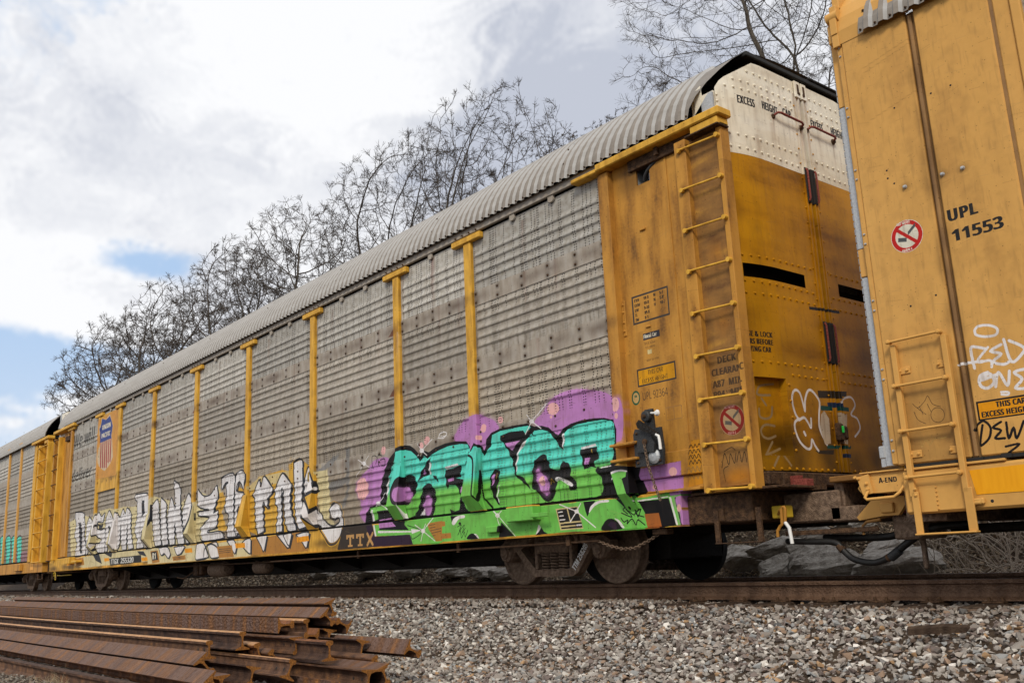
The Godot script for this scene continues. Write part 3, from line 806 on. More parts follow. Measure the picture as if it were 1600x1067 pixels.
func letters(l: Dictionary, text: String, x: float, y: float, h: float, col: Color, sx := 1.0, bold := true, rot := 0.0):
	var key := text + str(bold)
	var tm := TextMesh.new()
	var f := SystemFont.new()
	f.font_names = PackedStringArray(["Droid Sans"]); f.font_weight = 700 if bold else 400
	tm.font = f; tm.font_size = 64; tm.pixel_size = 0.01; tm.depth = 0.0; tm.text = text; tm.curve_step = 2.0
	var a := tm.get_mesh_arrays()
	var v: PackedVector3Array = a[Mesh.ARRAY_VERTEX]
	var idx = a[Mesh.ARRAY_INDEX]
	var lo := Vector2(1e9, 1e9)
	for p in v: lo = Vector2(minf(lo.x, p.x), minf(lo.y, p.y))
	var s := h / 0.457
	var tp := func(p: Vector3) -> Vector2: return Vector2(x, y) + (Vector2((p.x - lo.x) * s * sx, (p.y - lo.y) * s)).rotated(rot)
	var cnt: int = idx.size() if idx != null else v.size()
	for i in range(0, cnt, 3):
		var t := PackedVector2Array()
		for k in 3: t.append(tp.call(v[idx[i + k] if idx != null else i + k]))
		fill_poly(l, t, col)
		if bold:
			var wt := h * 0.10
			fill_poly(l, PackedVector2Array([t[0] + Vector2(wt, 0), t[1] + Vector2(wt, 0), t[2] + Vector2(wt, 0)]), col)

func frame_box(l: Dictionary, x0: float, y0: float, x1: float, y1: float, w: float, col: Color, fill = null):
	var r := func(a: float, b: float, c: float, d: float) -> PackedVector2Array: return PackedVector2Array([Vector2(a, b), Vector2(c, b), Vector2(c, d), Vector2(a, d)])
	fill_poly(l, r.call(x0, y0, x1, y1), col) if fill != null else null
	if fill != null: fill_poly(l, r.call(x0 + w, y0 + w, x1 - w, y1 - w), fill)
	else:
		fill_poly(l, r.call(x0, y0, x1, y0 + w), col); fill_poly(l, r.call(x0, y1 - w, x1, y1), col)
		fill_poly(l, r.call(x0, y0, x0 + w, y1), col); fill_poly(l, r.call(x1 - w, y0, x1, y1), col)

var sprites := {}
func smudge(l: Dictionary, x: float, y: float, w: float, h: float, col: Color, streak := false):
	var key := "%s%d%d%s" % [col.to_html(), int(w * l.k), int(h * l.k), streak]
	if not sprites.has(key):
		var pw := maxi(2, int(w * l.k))
		var ph := maxi(2, int(h * l.k))
		var s := Image.create(pw, ph, false, Image.FORMAT_RGBA8)
		for j in ph:
			for i in pw:
				var u := (i + 0.5) / pw * 2.0 - 1.0
				var t := (j + 0.5) / ph * 2.0 - 1.0
				var a := 0.0
				if streak: a = maxf(0.0, 1.0 - absf(u)) * (1.0 - (t + 1.0) * 0.5) * (0.7 + 0.3 * noise.get_noise_2d(i * 9.0, j * 2.0))
				else: a = pow(maxf(0.0, 1.0 - sqrt(u * u + t * t)), 1.3)
				s.set_pixel(i, j, Color(col.r, col.g, col.b, col.a * a))
		sprites[key] = s
	var sp: Image = sprites[key]
	var p := to_px(l, Vector2(x, y))
	var dst := Vector2i(int(p.x) - sp.get_width() / 2, int(p.y) - (0 if streak else sp.get_height() / 2))
	l.im.blend_rect(sp, Rect2i(Vector2i.ZERO, sp.get_size()), dst)

var film: Image
func grime(l: Dictionary, times := 1):
	# a tile of road film: thin brown haze, specks and short runs
	if film == null:
		film = Image.create(512, 512, false, Image.FORMAT_RGBA8)
		var n := FastNoiseLite.new(); n.seed = 77; n.frequency = 0.012; n.fractal_octaves = 5
		var n2 := FastNoiseLite.new(); n2.seed = 78; n2.frequency = 0.05; n2.fractal_octaves = 3
		var a := n.get_seamless_image(512, 512, false, false, 0.2, true)
		var b := n2.get_seamless_image(512, 64, false, false, 0.2, true)
		b.resize(512, 512, Image.INTERPOLATE_CUBIC)
		for j in 512:
			for i in 512:
				var u := a.get_pixel(i, j).r
				var w := b.get_pixel(i, j).r
				var k := maxf(0.0, u - 0.45) * 0.42 + maxf(0.0, w - 0.58) * 0.75
				film.set_pixel(i, j, Color(0.24 + 0.1 * w, 0.18 + 0.07 * w, 0.12 + 0.06 * w, clampf(k * 0.75, 0.0, 0.34)))
		var rng := RandomNumberGenerator.new(); rng.seed = 4
		for k in 260:
			var s := rng.randi_range(1, 3)
			film.fill_rect(Rect2i(rng.randi() % 505, rng.randi() % 505, s, s), Color(0.12, 0.07, 0.04, rng.randf_range(0.25, 0.7)))
		for k in 26:   # scratches
			var x := rng.randi() % 440
			var y := rng.randi() % 500
			var sl := rng.randf_range(-0.35, 0.35)
			for q in rng.randi_range(15, 70): film.fill_rect(Rect2i(x + q, clampi(int(y + q * sl), 0, 511), 1, 1), Color(0.62, 0.52, 0.36, 0.4) if k % 2 else Color(0.2, 0.13, 0.07, 0.4))
	for t in times:
		for x in range(-t * 170, l.pw, 512):
			for y in range(-t * 230, l.ph, 512): l.im.blend_rect(film, Rect2i(0, 0, 512, 512), Vector2i(x, y))

func finish(l: Dictionary):
	grime(l)
	l.tex = ImageTexture.create_from_image(l.im)

func over(mat: Material, l: Dictionary) -> Material:
	if not l.mats.has(mat):
		var m: StandardMaterial3D = mat.duplicate()
		m.detail_enabled = true
		m.detail_albedo = l.tex
		m.detail_uv_layer = BaseMaterial3D.DETAIL_UV_2
		m.detail_blend_mode = BaseMaterial3D.BLEND_MODE_MIX
		l.mats[mat] = m
	return l.mats[mat]

# =====================================================================  materials
func lin(r: float, g: float, b: float) -> Color:
	return Color(r, g, b).linear_to_srgb()

func ramp_tex(sd: int, freq: float, cols: Array, sx := 1, sy := 1, oct := 5, size := 512) -> ImageTexture:
	# a tiling noise coloured by a ramp; sx, sy stretch it into streaks
	var n := FastNoiseLite.new(); n.seed = sd; n.frequency = freq; n.noise_type = FastNoiseLite.TYPE_SIMPLEX_SMOOTH
	n.fractal_type = FastNoiseLite.FRACTAL_FBM; n.fractal_octaves = oct
	var g := n.get_seamless_image(size / sx, size / sy, false, false, 0.15, true)
	g.convert(Image.FORMAT_L8)
	if sx > 1 or sy > 1: g.resize(size, size, Image.INTERPOLATE_CUBIC)
	var n2 := FastNoiseLite.new(); n2.seed = sd + 50; n2.frequency = 0.09; n2.fractal_octaves = 3
	var f := n2.get_seamless_image(size, size, false, false, 0.1, true)
	f.convert(Image.FORMAT_L8)
	var gd := g.get_data()
	var fd := f.get_data()
	var lut := PackedByteArray()
	for i in 256:
		var t := i / 255.0 * (cols.size() - 1)
		var k := mini(int(t), cols.size() - 2)
		var c: Color = cols[k].lerp(cols[k + 1], t - k)
		c = c.linear_to_srgb()
		lut.append(int(clampf(c.r, 0, 1) * 255)); lut.append(int(clampf(c.g, 0, 1) * 255)); lut.append(int(clampf(c.b, 0, 1) * 255))
	var o := PackedByteArray()
	o.resize(size * size * 3)
	for i in size * size:
		var t := clampi(gd[i] + (fd[i] - 128) / 5, 0, 255) * 3
		o[i * 3] = lut[t]; o[i * 3 + 1] = lut[t + 1]; o[i * 3 + 2] = lut[t + 2]
	return ImageTexture.create_from_image(Image.create_from_data(size, size, false, Image.FORMAT_RGB8, o))

func bump_tex(sd: int, freq: float, strength := 4.0) -> ImageTexture:
	var n := FastNoiseLite.new(); n.seed = sd; n.frequency = freq; n.fractal_type = FastNoiseLite.FRACTAL_FBM; n.fractal_octaves = 5
	var g := n.get_seamless_image(512, 512, false, false, 0.15, true)
	g.convert(Image.FORMAT_RGBA8)
	g.bump_map_to_normal_map(strength)
	return ImageTexture.create_from_image(g)

func mat(tex: Texture2D, rough: float, scale := 0.5, metal := 0.0, bump: Texture2D = null, tint := Color.WHITE, bump_k := 0.6) -> StandardMaterial3D:
	var m := StandardMaterial3D.new()
	m.albedo_texture = tex; m.albedo_color = tint
	m.roughness = rough; m.metallic = metal; m.metallic_specular = 0.3
	m.uv1_triplanar = true; m.uv1_world_triplanar = true
	m.uv1_scale = Vector3(scale, scale, scale)
	if bump:
		m.normal_enabled = true; m.normal_texture = bump; m.normal_scale = bump_k
	return m

func make_materials():
	noise.seed = 3; noise.frequency = 0.05
	var C := func(r: float, g: float, b: float) -> Color: return Color(r, g, b)
	var dent := bump_tex(4, 0.007, 2.2)
	var rustb := bump_tex(8, 0.12, 6.0)
	var stoneb := bump_tex(9, 0.06, 8.0)
	var yel := ramp_tex(1, 0.02, [C.call(0.38, 0.185, 0.022), C.call(0.57, 0.305, 0.036), C.call(0.69, 0.385, 0.050), C.call(0.73, 0.42, 0.066)], 1, 6)
	M.yellow = mat(yel, 0.55, 0.6, 0.0, dent)
	M.yellow_old = mat(ramp_tex(2, 0.015, [C.call(0.16, 0.075, 0.022), C.call(0.37, 0.17, 0.030), C.call(0.48, 0.23, 0.040), C.call(0.53, 0.26, 0.046), C.call(0.51, 0.25, 0.044)], 1, 5), 0.55, 0.45, 0.0, dent)
	M.yellow_rub = mat(ramp_tex(3, 0.02, [C.call(0.13, 0.06, 0.022), C.call(0.23, 0.115, 0.035), C.call(0.30, 0.15, 0.04), C.call(0.46, 0.24, 0.045)], 3, 1), 0.6, 0.5, 0.0, dent)
	M.amber = mat(ramp_tex(4, 0.012, [C.call(0.24, 0.10, 0.003), C.call(0.42, 0.185, 0.004), C.call(0.50, 0.23, 0.005), C.call(0.53, 0.25, 0.006)], 6, 1), 0.55, 0.35, 0.0, dent)
	M.cream = mat(ramp_tex(5, 0.012, [C.call(0.60, 0.52, 0.40), C.call(0.74, 0.68, 0.55), C.call(0.80, 0.755, 0.64), C.call(0.82, 0.78, 0.68)], 5, 1), 0.5, 0.35, 0.0, dent)
	M.tan = mat(ramp_tex(6, 0.008, [C.call(0.50, 0.265, 0.072), C.call(0.59, 0.32, 0.086), C.call(0.615, 0.335, 0.092), C.call(0.64, 0.355, 0.10)], 1, 4), 0.5, 0.3, 0.0, dent)
	M.tan_dark = mat(ramp_tex(7, 0.02, [C.call(0.22, 0.13, 0.065), C.call(0.30, 0.17, 0.07), C.call(0.36, 0.20, 0.065)], 1, 4), 0.6, 0.5, 0.0, dent)
	M.alu_flat = mat(ramp_tex(10, 0.02, [C.call(0.25, 0.21, 0.165), C.call(0.33, 0.285, 0.235), C.call(0.38, 0.34, 0.29), C.call(0.42, 0.39, 0.35)], 1, 3), 0.55, 0.5, 0.0, null)
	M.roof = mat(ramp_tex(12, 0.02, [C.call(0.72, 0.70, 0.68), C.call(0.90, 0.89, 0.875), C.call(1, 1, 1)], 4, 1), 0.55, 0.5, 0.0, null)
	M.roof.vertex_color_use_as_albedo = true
	M.galv = mat(ramp_tex(13, 0.06, [C.call(0.33, 0.35, 0.37), C.call(0.43, 0.45, 0.47), C.call(0.50, 0.52, 0.54)]), 0.45, 1.2, 0.3, null)
	M.brown = mat(ramp_tex(14, 0.03, [C.call(0.025, 0.014, 0.009), C.call(0.055, 0.031, 0.018), C.call(0.09, 0.05, 0.027), C.call(0.13, 0.07, 0.035)]), 0.75, 0.8, 0.0, rustb)
	M.steel_dark = mat(ramp_tex(15, 0.04, [C.call(0.008, 0.007, 0.006), C.call(0.016, 0.013, 0.011), C.call(0.030, 0.024, 0.019)]), 0.6, 1.0, 0.0, rustb)
	M.truck = mat(ramp_tex(16, 0.03, [C.call(0.075, 0.05, 0.034), C.call(0.17, 0.115, 0.08), C.call(0.30, 0.21, 0.145)]), 0.7, 0.9, 0.0, rustb)
	M.black = StandardMaterial3D.new(); M.black.albedo_color = lin(0.012, 0.011, 0.010); M.black.roughness = 0.8
	M.interior = StandardMaterial3D.new(); M.interior.albedo_color = lin(0.03, 0.028, 0.025); M.interior.roughness = 0.9
	M.rubber = StandardMaterial3D.new(); M.rubber.albedo_color = lin(0.009, 0.0085, 0.008); M.rubber.roughness = 0.55
	M.rail = mat(ramp_tex(17, 0.02, [C.call(0.075, 0.042, 0.026), C.call(0.125, 0.072, 0.045), C.call(0.165, 0.10, 0.064)], 1, 8), 0.6, 0.5, 0.1, rustb)
	M.rust = mat(ramp_tex(18, 0.015, [C.call(0.035, 0.018, 0.013), C.call(0.07, 0.037, 0.024), C.call(0.11, 0.058, 0.036), C.call(0.17, 0.088, 0.047), C.call(0.30, 0.135, 0.045)], 1, 1), 0.7, 0.8, 0.0, rustb)
	for i in 3:
		var rm: StandardMaterial3D = M.rust.duplicate()
		rm.albedo_color = [Color(1.0, 1.0, 1.0), Color(0.78, 0.80, 0.86), Color(1.22, 1.12, 1.02)][i]
		rm.uv1_offset = Vector3(0.31 * i, 0.17 * i, 0.0)
		M["rust%d" % i] = rm
	M.rust_bands = mat(ramp_tex(19, 0.02, [C.call(0.05, 0.028, 0.022), C.call(0.085, 0.05, 0.04), C.call(0.15, 0.09, 0.068), C.call(0.11, 0.056, 0.033), C.call(0.20, 0.09, 0.035), C.call(0.34, 0.15, 0.045)], 1, 16), 0.65, 0.42, 0.0, rustb)
	M.rust_head = mat(ramp_tex(20, 0.02, [C.call(0.28, 0.145, 0.066), C.call(0.48, 0.255, 0.115), C.call(0.60, 0.34, 0.17)], 1, 8), 0.5, 0.5, 0.1, rustb)
	M.rust_cut = mat(ramp_tex(21, 0.05, [C.call(0.10, 0.042, 0.016), C.call(0.24, 0.10, 0.025), C.call(0.42, 0.18, 0.04)]), 0.8, 2.0, 0.0, rustb)
	M.wood = mat(ramp_tex(22, 0.03, [C.call(0.022, 0.014, 0.010), C.call(0.05, 0.032, 0.022), C.call(0.10, 0.068, 0.046)], 1, 6), 0.85, 1.0, 0.0, rustb)
	M.rock = mat(ramp_tex(23, 0.02, [C.call(0.09, 0.075, 0.06), C.call(0.27, 0.245, 0.215), C.call(0.37, 0.345, 0.31), C.call(0.50, 0.465, 0.41)]), 0.9, 0.9, 0.0, stoneb)
	M.soil = mat(ramp_tex(24, 0.04, [C.call(0.028, 0.019, 0.013), C.call(0.055, 0.038, 0.026), C.call(0.095, 0.07, 0.048)]), 0.95, 0.7, 0.0, stoneb)
	M.bark = mat(ramp_tex(25, 0.04, [C.call(0.045, 0.037, 0.029), C.call(0.08, 0.068, 0.054), C.call(0.14, 0.12, 0.098)], 1, 1), 0.9, 0.6, 0.0, null)
	M.twig = StandardMaterial3D.new(); M.twig.albedo_color = lin(0.07, 0.057, 0.048); M.twig.roughness = 0.9
	M.stone = mat(ramp_tex(26, 0.05, [C.call(0.62, 0.6, 0.58), C.call(0.85, 0.84, 0.83), C.call(1, 1, 1)]), 0.9, 6.0, 0.0, null); M.stone.vertex_color_use_as_albedo = true
	M.straw = StandardMaterial3D.new(); M.straw.albedo_color = lin(0.42, 0.34, 0.22); M.straw.roughness = 0.9
	M.brush = StandardMaterial3D.new(); M.brush.albedo_color = lin(0.40, 0.335, 0.27); M.brush.roughness = 0.9
	M.leaf = StandardMaterial3D.new(); M.leaf.albedo_color = Color.WHITE; M.leaf.vertex_color_use_as_albedo = true; M.leaf.roughness = 0.9
	M.red = mat(ramp_tex(27, 0.04, [C.call(0.09, 0.03, 0.02), C.call(0.22, 0.05, 0.04), C.call(0.30, 0.09, 0.07)]), 0.6, 2.0)
	M.reflect = mat(ramp_tex(28, 0.02, [C.call(0.72, 0.30, 0.005), C.call(0.80, 0.36, 0.01)], 1, 16), 0.35, 2.0)
	M.yellow_bright = StandardMaterial3D.new(); M.yellow_bright.albedo_color = lin(0.62, 0.42, 0.03); M.yellow_bright.roughness = 0.5
	M.green = StandardMaterial3D.new(); M.green.albedo_color = lin(0.02, 0.65, 0.08); M.green.roughness = 0.4
	M.white = StandardMaterial3D.new(); M.white.albedo_color = lin(0.75, 0.75, 0.73); M.white.roughness = 0.5
	M.iron = mat(ramp_tex(29, 0.05, [C.call(0.02, 0.022, 0.024), C.call(0.04, 0.042, 0.045), C.call(0.075, 0.075, 0.075)]), 0.5, 2.0, 0.2, null)
	# perforated sheet: holes are cut by the texture's alpha; four shades, the lower sheets carry more road dirt
	var sheet := perforated()
	var tints := [Color(0.985, 0.98, 0.965), Color(0.925, 0.90, 0.865), Color(0.87, 0.83, 0.775), Color(0.82, 0.765, 0.695)]
	for i in 12:
		var m := StandardMaterial3D.new()
		m.albedo_texture = sheet; m.albedo_color = tints[i % 4] * [0.97, 0.91, 1.03][i / 4]
		m.transparency = BaseMaterial3D.TRANSPARENCY_ALPHA_SCISSOR; m.alpha_scissor_threshold = 0.5
		m.roughness = 0.6; m.metallic_specular = 0.35
		M["sheet%d" % i] = m

func perforated() -> ImageTexture:
	var w := 2048
	var h := 704
	var a := ramp_tex(31, 0.012, [Color(0.33, 0.30, 0.265), Color(0.43, 0.41, 0.375), Color(0.49, 0.475, 0.45), Color(0.54, 0.53, 0.515)], 1, 1).get_image()
	a.convert(Image.FORMAT_RGBA8)
	var im := Image.create(w, h, false, Image.FORMAT_RGBA8)
	for i in 4:
		for j in 2: im.blit_rect(a, Rect2i(0, 0, 512, 512), Vector2i(i * 512, j * 512))
	var k := w / 2.74
	var cols := [0.09, 0.125, 0.285, 0.352, 0.43, 0.548, 0.575, 0.63, 0.658, 0.80, 0.995, 1.155, 1.18, 1.22, 1.245, 1.295, 1.47, 1.67, 1.81, 1.837, 1.893, 1.921, 2.05, 2.11, 2.165, 2.19, 2.33, 2.40, 2.46, 2.585, 2.62]
	for x in cols:
		var y := 0.03
		while y < 0.93:
			var px := int(x * k)
			var py := int(y * k)
			im.fill_rect(Rect2i(px - 6, py - 4, 13, 8), Color(0.1, 0.09, 0.08, 0.0))
			im.fill_rect(Rect2i(px - 4, py - 5, 9, 10), Color(0.1, 0.09, 0.08, 0.0))
			y += 0.0325
	return ImageTexture.create_from_image(im)

# =====================================================================  ground, track
func ground_y(x: float, z: float) -> float:
	var y := -0.235
	if z > 1.4: y = lerpf(-0.235, -0.65, clampf((z - 1.4) / 1.9, 0.0, 1.0))
	elif z < -1.5:
		y = lerpf(-0.235, -0.42, clampf((-1.5 - z) / 0.9, 0.0, 1.0))
		if z < -2.5: y = -0.42 + smoothstep(-2.5, -8.0, z) * 2.3 + smoothstep(-7.0, -30.0, z) * 3.0
	return y + (noise.get_noise_2d(x * 4.0, z * 4.0) * 0.05 if absf(z) > 1.6 else 0.0)

func ground():
	var xs := PackedFloat32Array([-900, -400, -200, -130])
	var x := -90.0
	while x < 14.0:
		xs.append(x); x += 0.8 if x < -20.0 else 0.4
	for q in [20.0, 40.0, 100.0, 300.0, 900.0]: xs.append(q)
	var zs := PackedFloat32Array([-900, -300, -120, -70, -40, -28, -20, -16, -13, -11, -9.5])
	var z := -8.5
	while z < 9.0:
		zs.append(z); z += 0.35
	for q in [10.0, 14.0, 25.0, 60.0, 200.0, 900.0]: zs.append(q)
	var b := Bld.new()
	for i in xs.size() - 1:
		for j in zs.size() - 1:
			var p := func(a: int, c: int) -> Vector3: return Vector3(xs[a], ground_y(xs[a], zs[c]), zs[c])
			b.quad(p.call(i, j), p.call(i, j + 1), p.call(i + 1, j + 1), p.call(i + 1, j))
	single("ground", b, M.soil, "bare brown ground and bank the track runs along", "ground", "", "structure")

func rail_profile(k := 1.0) -> PackedVector2Array:
	# T rail, base at y 0, 0.18 high
	var half := [Vector2(0.076, 0.0), Vector2(0.076, 0.012), Vector2(0.02, 0.034), Vector2(0.0095, 0.06), Vector2(0.0085, 0.115), Vector2(0.014, 0.134), Vector2(0.036, 0.145), Vector2(0.0375, 0.168), Vector2(0.030, 0.178), Vector2(0.018, 0.18)]
	var p := PackedVector2Array()
	for q in half: p.append(q * k)
	for i in range(half.size() - 1, -1, -1): p.append(Vector2(-half[i].x, half[i].y) * k)
	return p

func track():
	var t := thing("railway_track", Vector3(-10, -0.2, 0), "railway track of brown steel rails on dark sleepers under the train", "railway track")
	var prof := rail_profile()
	var along := Transform3D(Basis(Vector3(0, 0, -1), Vector3(0, 1, 0), Vector3(1, 0, 0)), Vector3.ZERO)   # local z -> world x
	for s: float in [1.0, -1.0]:
		var b := Bld.new()
		b.prism(prof, Transform3D(along.basis, Vector3(0, -0.18, 0.7525 * s)), -120.0, 20.0)
		part(t, "rail", b, M.rail)
	var x := -60.0
	var rng := RandomNumberGenerator.new(); rng.seed = 21
	while x < 4.0:
		var b := Bld.new()
		var zo := rng.randf_range(-0.04, 0.06)
		b.box(Vector3(x - 0.115, -0.38, -1.3 + zo), Vector3(x + 0.115, -0.198 + rng.randf_range(-0.006, 0.004), 1.3 + zo), 0.012)
		var sl := part(t, "sleeper", b, M.wood)
		var pb := Bld.new()
		pb.box(Vector3(x - 0.09, -0.197, 0.60), Vector3(x + 0.09, -0.181, 0.91), 0.004)
		pb.box(Vector3(x - 0.09, -0.197, -0.91), Vector3(x + 0.09, -0.181, -0.60), 0.004)
		part(sl, "tie_plate", pb, M.brown)
		var sp := Bld.new()
		for dx: float in [-0.055, 0.06]:
			for zz: float in [0.7525 + 0.088, 0.7525 - 0.088]:
				sp.box(Vector3(x + dx - 0.011, -0.185, zz - 0.011), Vector3(x + dx + 0.011, -0.148, zz + 0.011), 0.003)
		part(sl, "spikes", sp, M.brown, "stuff")
		if x > -8.5 and x < -3.0:
			var g := Bld.new()
			g.box(Vector3(x - 0.085, -0.33, 1.3 + zo), Vector3(x + 0.085, -0.215, 1.303 + zo))
			for k in 9: g.box(Vector3(x - 0.08 + k * 0.0195, -0.325, 1.303 + zo), Vector3(x - 0.071 + k * 0.0195, -0.22, 1.307 + zo))
			part(sl, "end_plate", g, M.truck)
		x += 0.53 + rng.randf_range(-0.03, 0.03)

func stone_mesh(sd: int) -> ArrayMesh:
	var rng := RandomNumberGenerator.new(); rng.seed = sd
	# crushed stone: a cube's corners and face middles pushed about, then cut facets
	var b := Bld.new()
	var pts := PackedVector3Array()
	for i in 11:
		var p := Vector3(rng.randfn(), rng.randfn(), rng.randfn()).normalized()
		p *= Vector3(1.0, 0.62, 0.8) * rng.randf_range(0.8, 1.12)
		pts.append(p)
	# convex hull by brute force
	for i in pts.size():
		for j in range(i + 1, pts.size()):
			for k in range(j + 1, pts.size()):
				var nn := (pts[j] - pts[i]).cross(pts[k] - pts[i])
				if nn.length() < 1e-5: continue
				var pos := 0
				var neg := 0
				for q in pts.size():
					if q == i or q == j or q == k: continue
					var d := nn.dot(pts[q] - pts[i])
					if d > 1e-7: pos += 1
					elif d < -1e-7: neg += 1
				if pos == 0 or neg == 0: b.otri(pts[i], pts[j], pts[k], Vector3.ZERO)
	return b.mesh(Vector3.ZERO)

func in_view(p: Vector3, margin := 0.12) -> bool:
	var cam: Camera3D = get_node("camera")
	var q := cam.transform.affine_inverse() * p
	if q.z > -1.0: return false
	return absf(q.x / -q.z) < 0.543 + margin and absf(q.y / -q.z) < 0.362 + margin

func stone_color(rng: RandomNumberGenerator) -> Color:
	var r := rng.randf()
	var c := Color(0.21, 0.185, 0.165)
	if r < 0.30: c = Color(0.235, 0.215, 0.195)
	elif r < 0.48: c = Color(0.13, 0.105, 0.095)
	elif r < 0.60: c = Color(0.36, 0.34, 0.31)
	elif r < 0.66: c = Color(0.47, 0.45, 0.42)
	elif r < 0.76: c = Color(0.20, 0.14, 0.10)
	elif r < 0.78: c = Color(0.28, 0.18, 0.10)
	elif r < 0.86: c = Color(0.22, 0.225, 0.225)
	return Color(c.r * 1.02, c.g * 1.02, c.b * 1.02) * rng.randf_range(1.25, 1.85)

func ballast():
	var t := thing("ballast", Vector3(-8, -0.4, 2.5), "grey and brown crushed stone ballast sloping down from the rail", "gravel")
	t.set_meta("kind", "stuff")
	var rng := RandomNumberGenerator.new(); rng.seed = 5
	var lists: Array = []
	for i in 6: lists.append([])
	var x := -60.0
	while x < 2.0:
		var far := clampf((-x - 10.0) / 25.0, 0.0, 1.0)
		var cell := lerpf(0.040, 0.08, far)
		var z := -2.6
		while z < 8.4:
			var p := Vector3(x + rng.randf_range(-0.5, 0.5) * cell * 1.6, 0, z + rng.randf_range(-0.5, 0.5) * cell * 1.6)
			p.y = ground_y(p.x, p.z)
			var front := z > 0.95
			if in_view(p, 0.06) and (front or rng.randf() < 0.4):
				# dirt bank at the near left corner shows fine gravel only
				var dirt := z > 6.45 and p.x < -8.6
				var s := cell * rng.randf_range(0.5, 1.05)
				if rng.randf() < 0.10: s *= 1.5
				elif rng.randf() < 0.25: s *= 0.55
				if dirt: s *= 0.5
				var hump := 0.0
				if z > 0.9 and z < 1.5: hump = 0.03
				if p.x > -7.2 and z > 0.9 and z < 1.62: hump = -0.012
				p.y += rng.randf_range(-0.3, 0.75) * cell * (0.5 if dirt else 1.0) + hump
				var ba := Basis.from_euler(Vector3(rng.randf_range(-0.7, 0.7), rng.randf() * TAU, rng.randf_range(-0.7, 0.7))).scaled_local(Vector3(s, s * rng.randf_range(0.7, 1.1), s))
				var near_rail := clampf((1.7 - z) / 0.6, 0.0, 1.0)
				var c := stone_color(rng)
				c = c.lerp(Color(0.13, 0.085, 0.055), near_rail * 0.55)
				if dirt: c = c.lerp(Color(0.2, 0.165, 0.12), 0.6)
				lists[rng.randi() % 6].append([Transform3D(ba, p - t.position), c])
			z += cell
		x += cell
	for i in 6:
		var mm := MultiMesh.new()
		mm.transform_format = MultiMesh.TRANSFORM_3D; mm.use_colors = true
		mm.mesh = stone_mesh(100 + i); mm.mesh.surface_set_material(0, M.stone)
		mm.instance_count = lists[i].size()
		for k in lists[i].size():
			mm.set_instance_transform(k, lists[i][k][0]); mm.set_instance_color(k, lists[i][k][1])
		var o := MultiMeshInstance3D.new(); o.name = "stones"; o.multimesh = mm
		o.set_meta("kind", "stuff")
		t.add_child(o, true)

# =====================================================================  pile of old rails
func pile_rail(xe: float, y: float, z: float, roll: float, yaw: float, length: float, how: String, label: String):
	# xe: the right-hand end; y, z: middle of the profile; roll: turn about the rail's own length
	var k: float = [0.89, 0.86, 0.93, 0.88][counts.get("old_rail", 0) % 4]
	var tone: int = (counts.get("old_rail", 0) * 7) % 3
	var o := thing("old_rail", Vector3(xe - length * 0.5, -0.65, z), label, "rail", "old rails in the pile beside the track")
	var turn := Basis(Vector3.UP, deg_to_rad(yaw)) * Basis(Vector3.RIGHT, deg_to_rad(roll)) * Basis(Vector3(0, 0, -1), Vector3(0, 1, 0), Vector3(1, 0, 0))
	var tr := Transform3D(turn, Vector3(xe, y, z)) * Transform3D(Basis.IDENTITY, Vector3(0, -0.085, 0))
	var prof := rail_profile(k)
	var n := prof.size()
	var body := Bld.new()
	var head := Bld.new()
	var foot := Bld.new()
	var segs := 6
	for i in n:
		var a := prof[i]
		var b := prof[(i + 1) % n]
		var hi := a.y > 0.14 and b.y > 0.14
		var under := a.y < 0.001 and b.y < 0.001
		var d := head if hi else foot if under else body
		for s in segs:
			var q0 := -length + length * s / segs
			var q1 := -length + length * (s + 1) / segs
			var sag := func(q: float) -> float: return -0.012 * sin(PI * clampf(-q / 11.9, 0, 1))
			d.quad(tr * Vector3(a.x, a.y, q0) + Vector3(0, sag.call(q0), 0), tr * Vector3(b.x, b.y, q0) + Vector3(0, sag.call(q0), 0), tr * Vector3(b.x, b.y, q1) + Vector3(0, sag.call(q1), 0), tr * Vector3(a.x, a.y, q1) + Vector3(0, sag.call(q1), 0))
	part(o, "web", body, M["rust%d" % tone])
	part(o, "head", head, M.rust_head if how != "dark" else M["rust%d" % ((tone + 1) % 3)])
	part(o, "foot", foot, M.rust_bands)
	var cut := Bld.new()
	var idx := Geometry2D.triangulate_polygon(prof)
	for i in range(0, idx.size(), 3):
		var m := tr * Vector3(0, 0.08, -1)
		cut.otri(tr * Vector3(prof[idx[i]].x, prof[idx[i]].y, 0), tr * Vector3(prof[idx[i + 1]].x, prof[idx[i + 1]].y, 0), tr * Vector3(prof[idx[i + 2]].x, prof[idx[i + 2]].y, 0), m)
	part(o, "cut_end", cut, M.rust_cut)
	if tone != 1:
		var holes := Bld.new()
		for q: float in [-0.09, -0.23]:
			for s: float in [-1.0, 1.0]: holes.dome(tr * Vector3(0.0095 * k * s, 0.085 * k, q), turn * Vector3(s, 0, 0), 0.014, 0.002, 8)
		part(o, "bolt_holes", holes, M.black, "stuff")

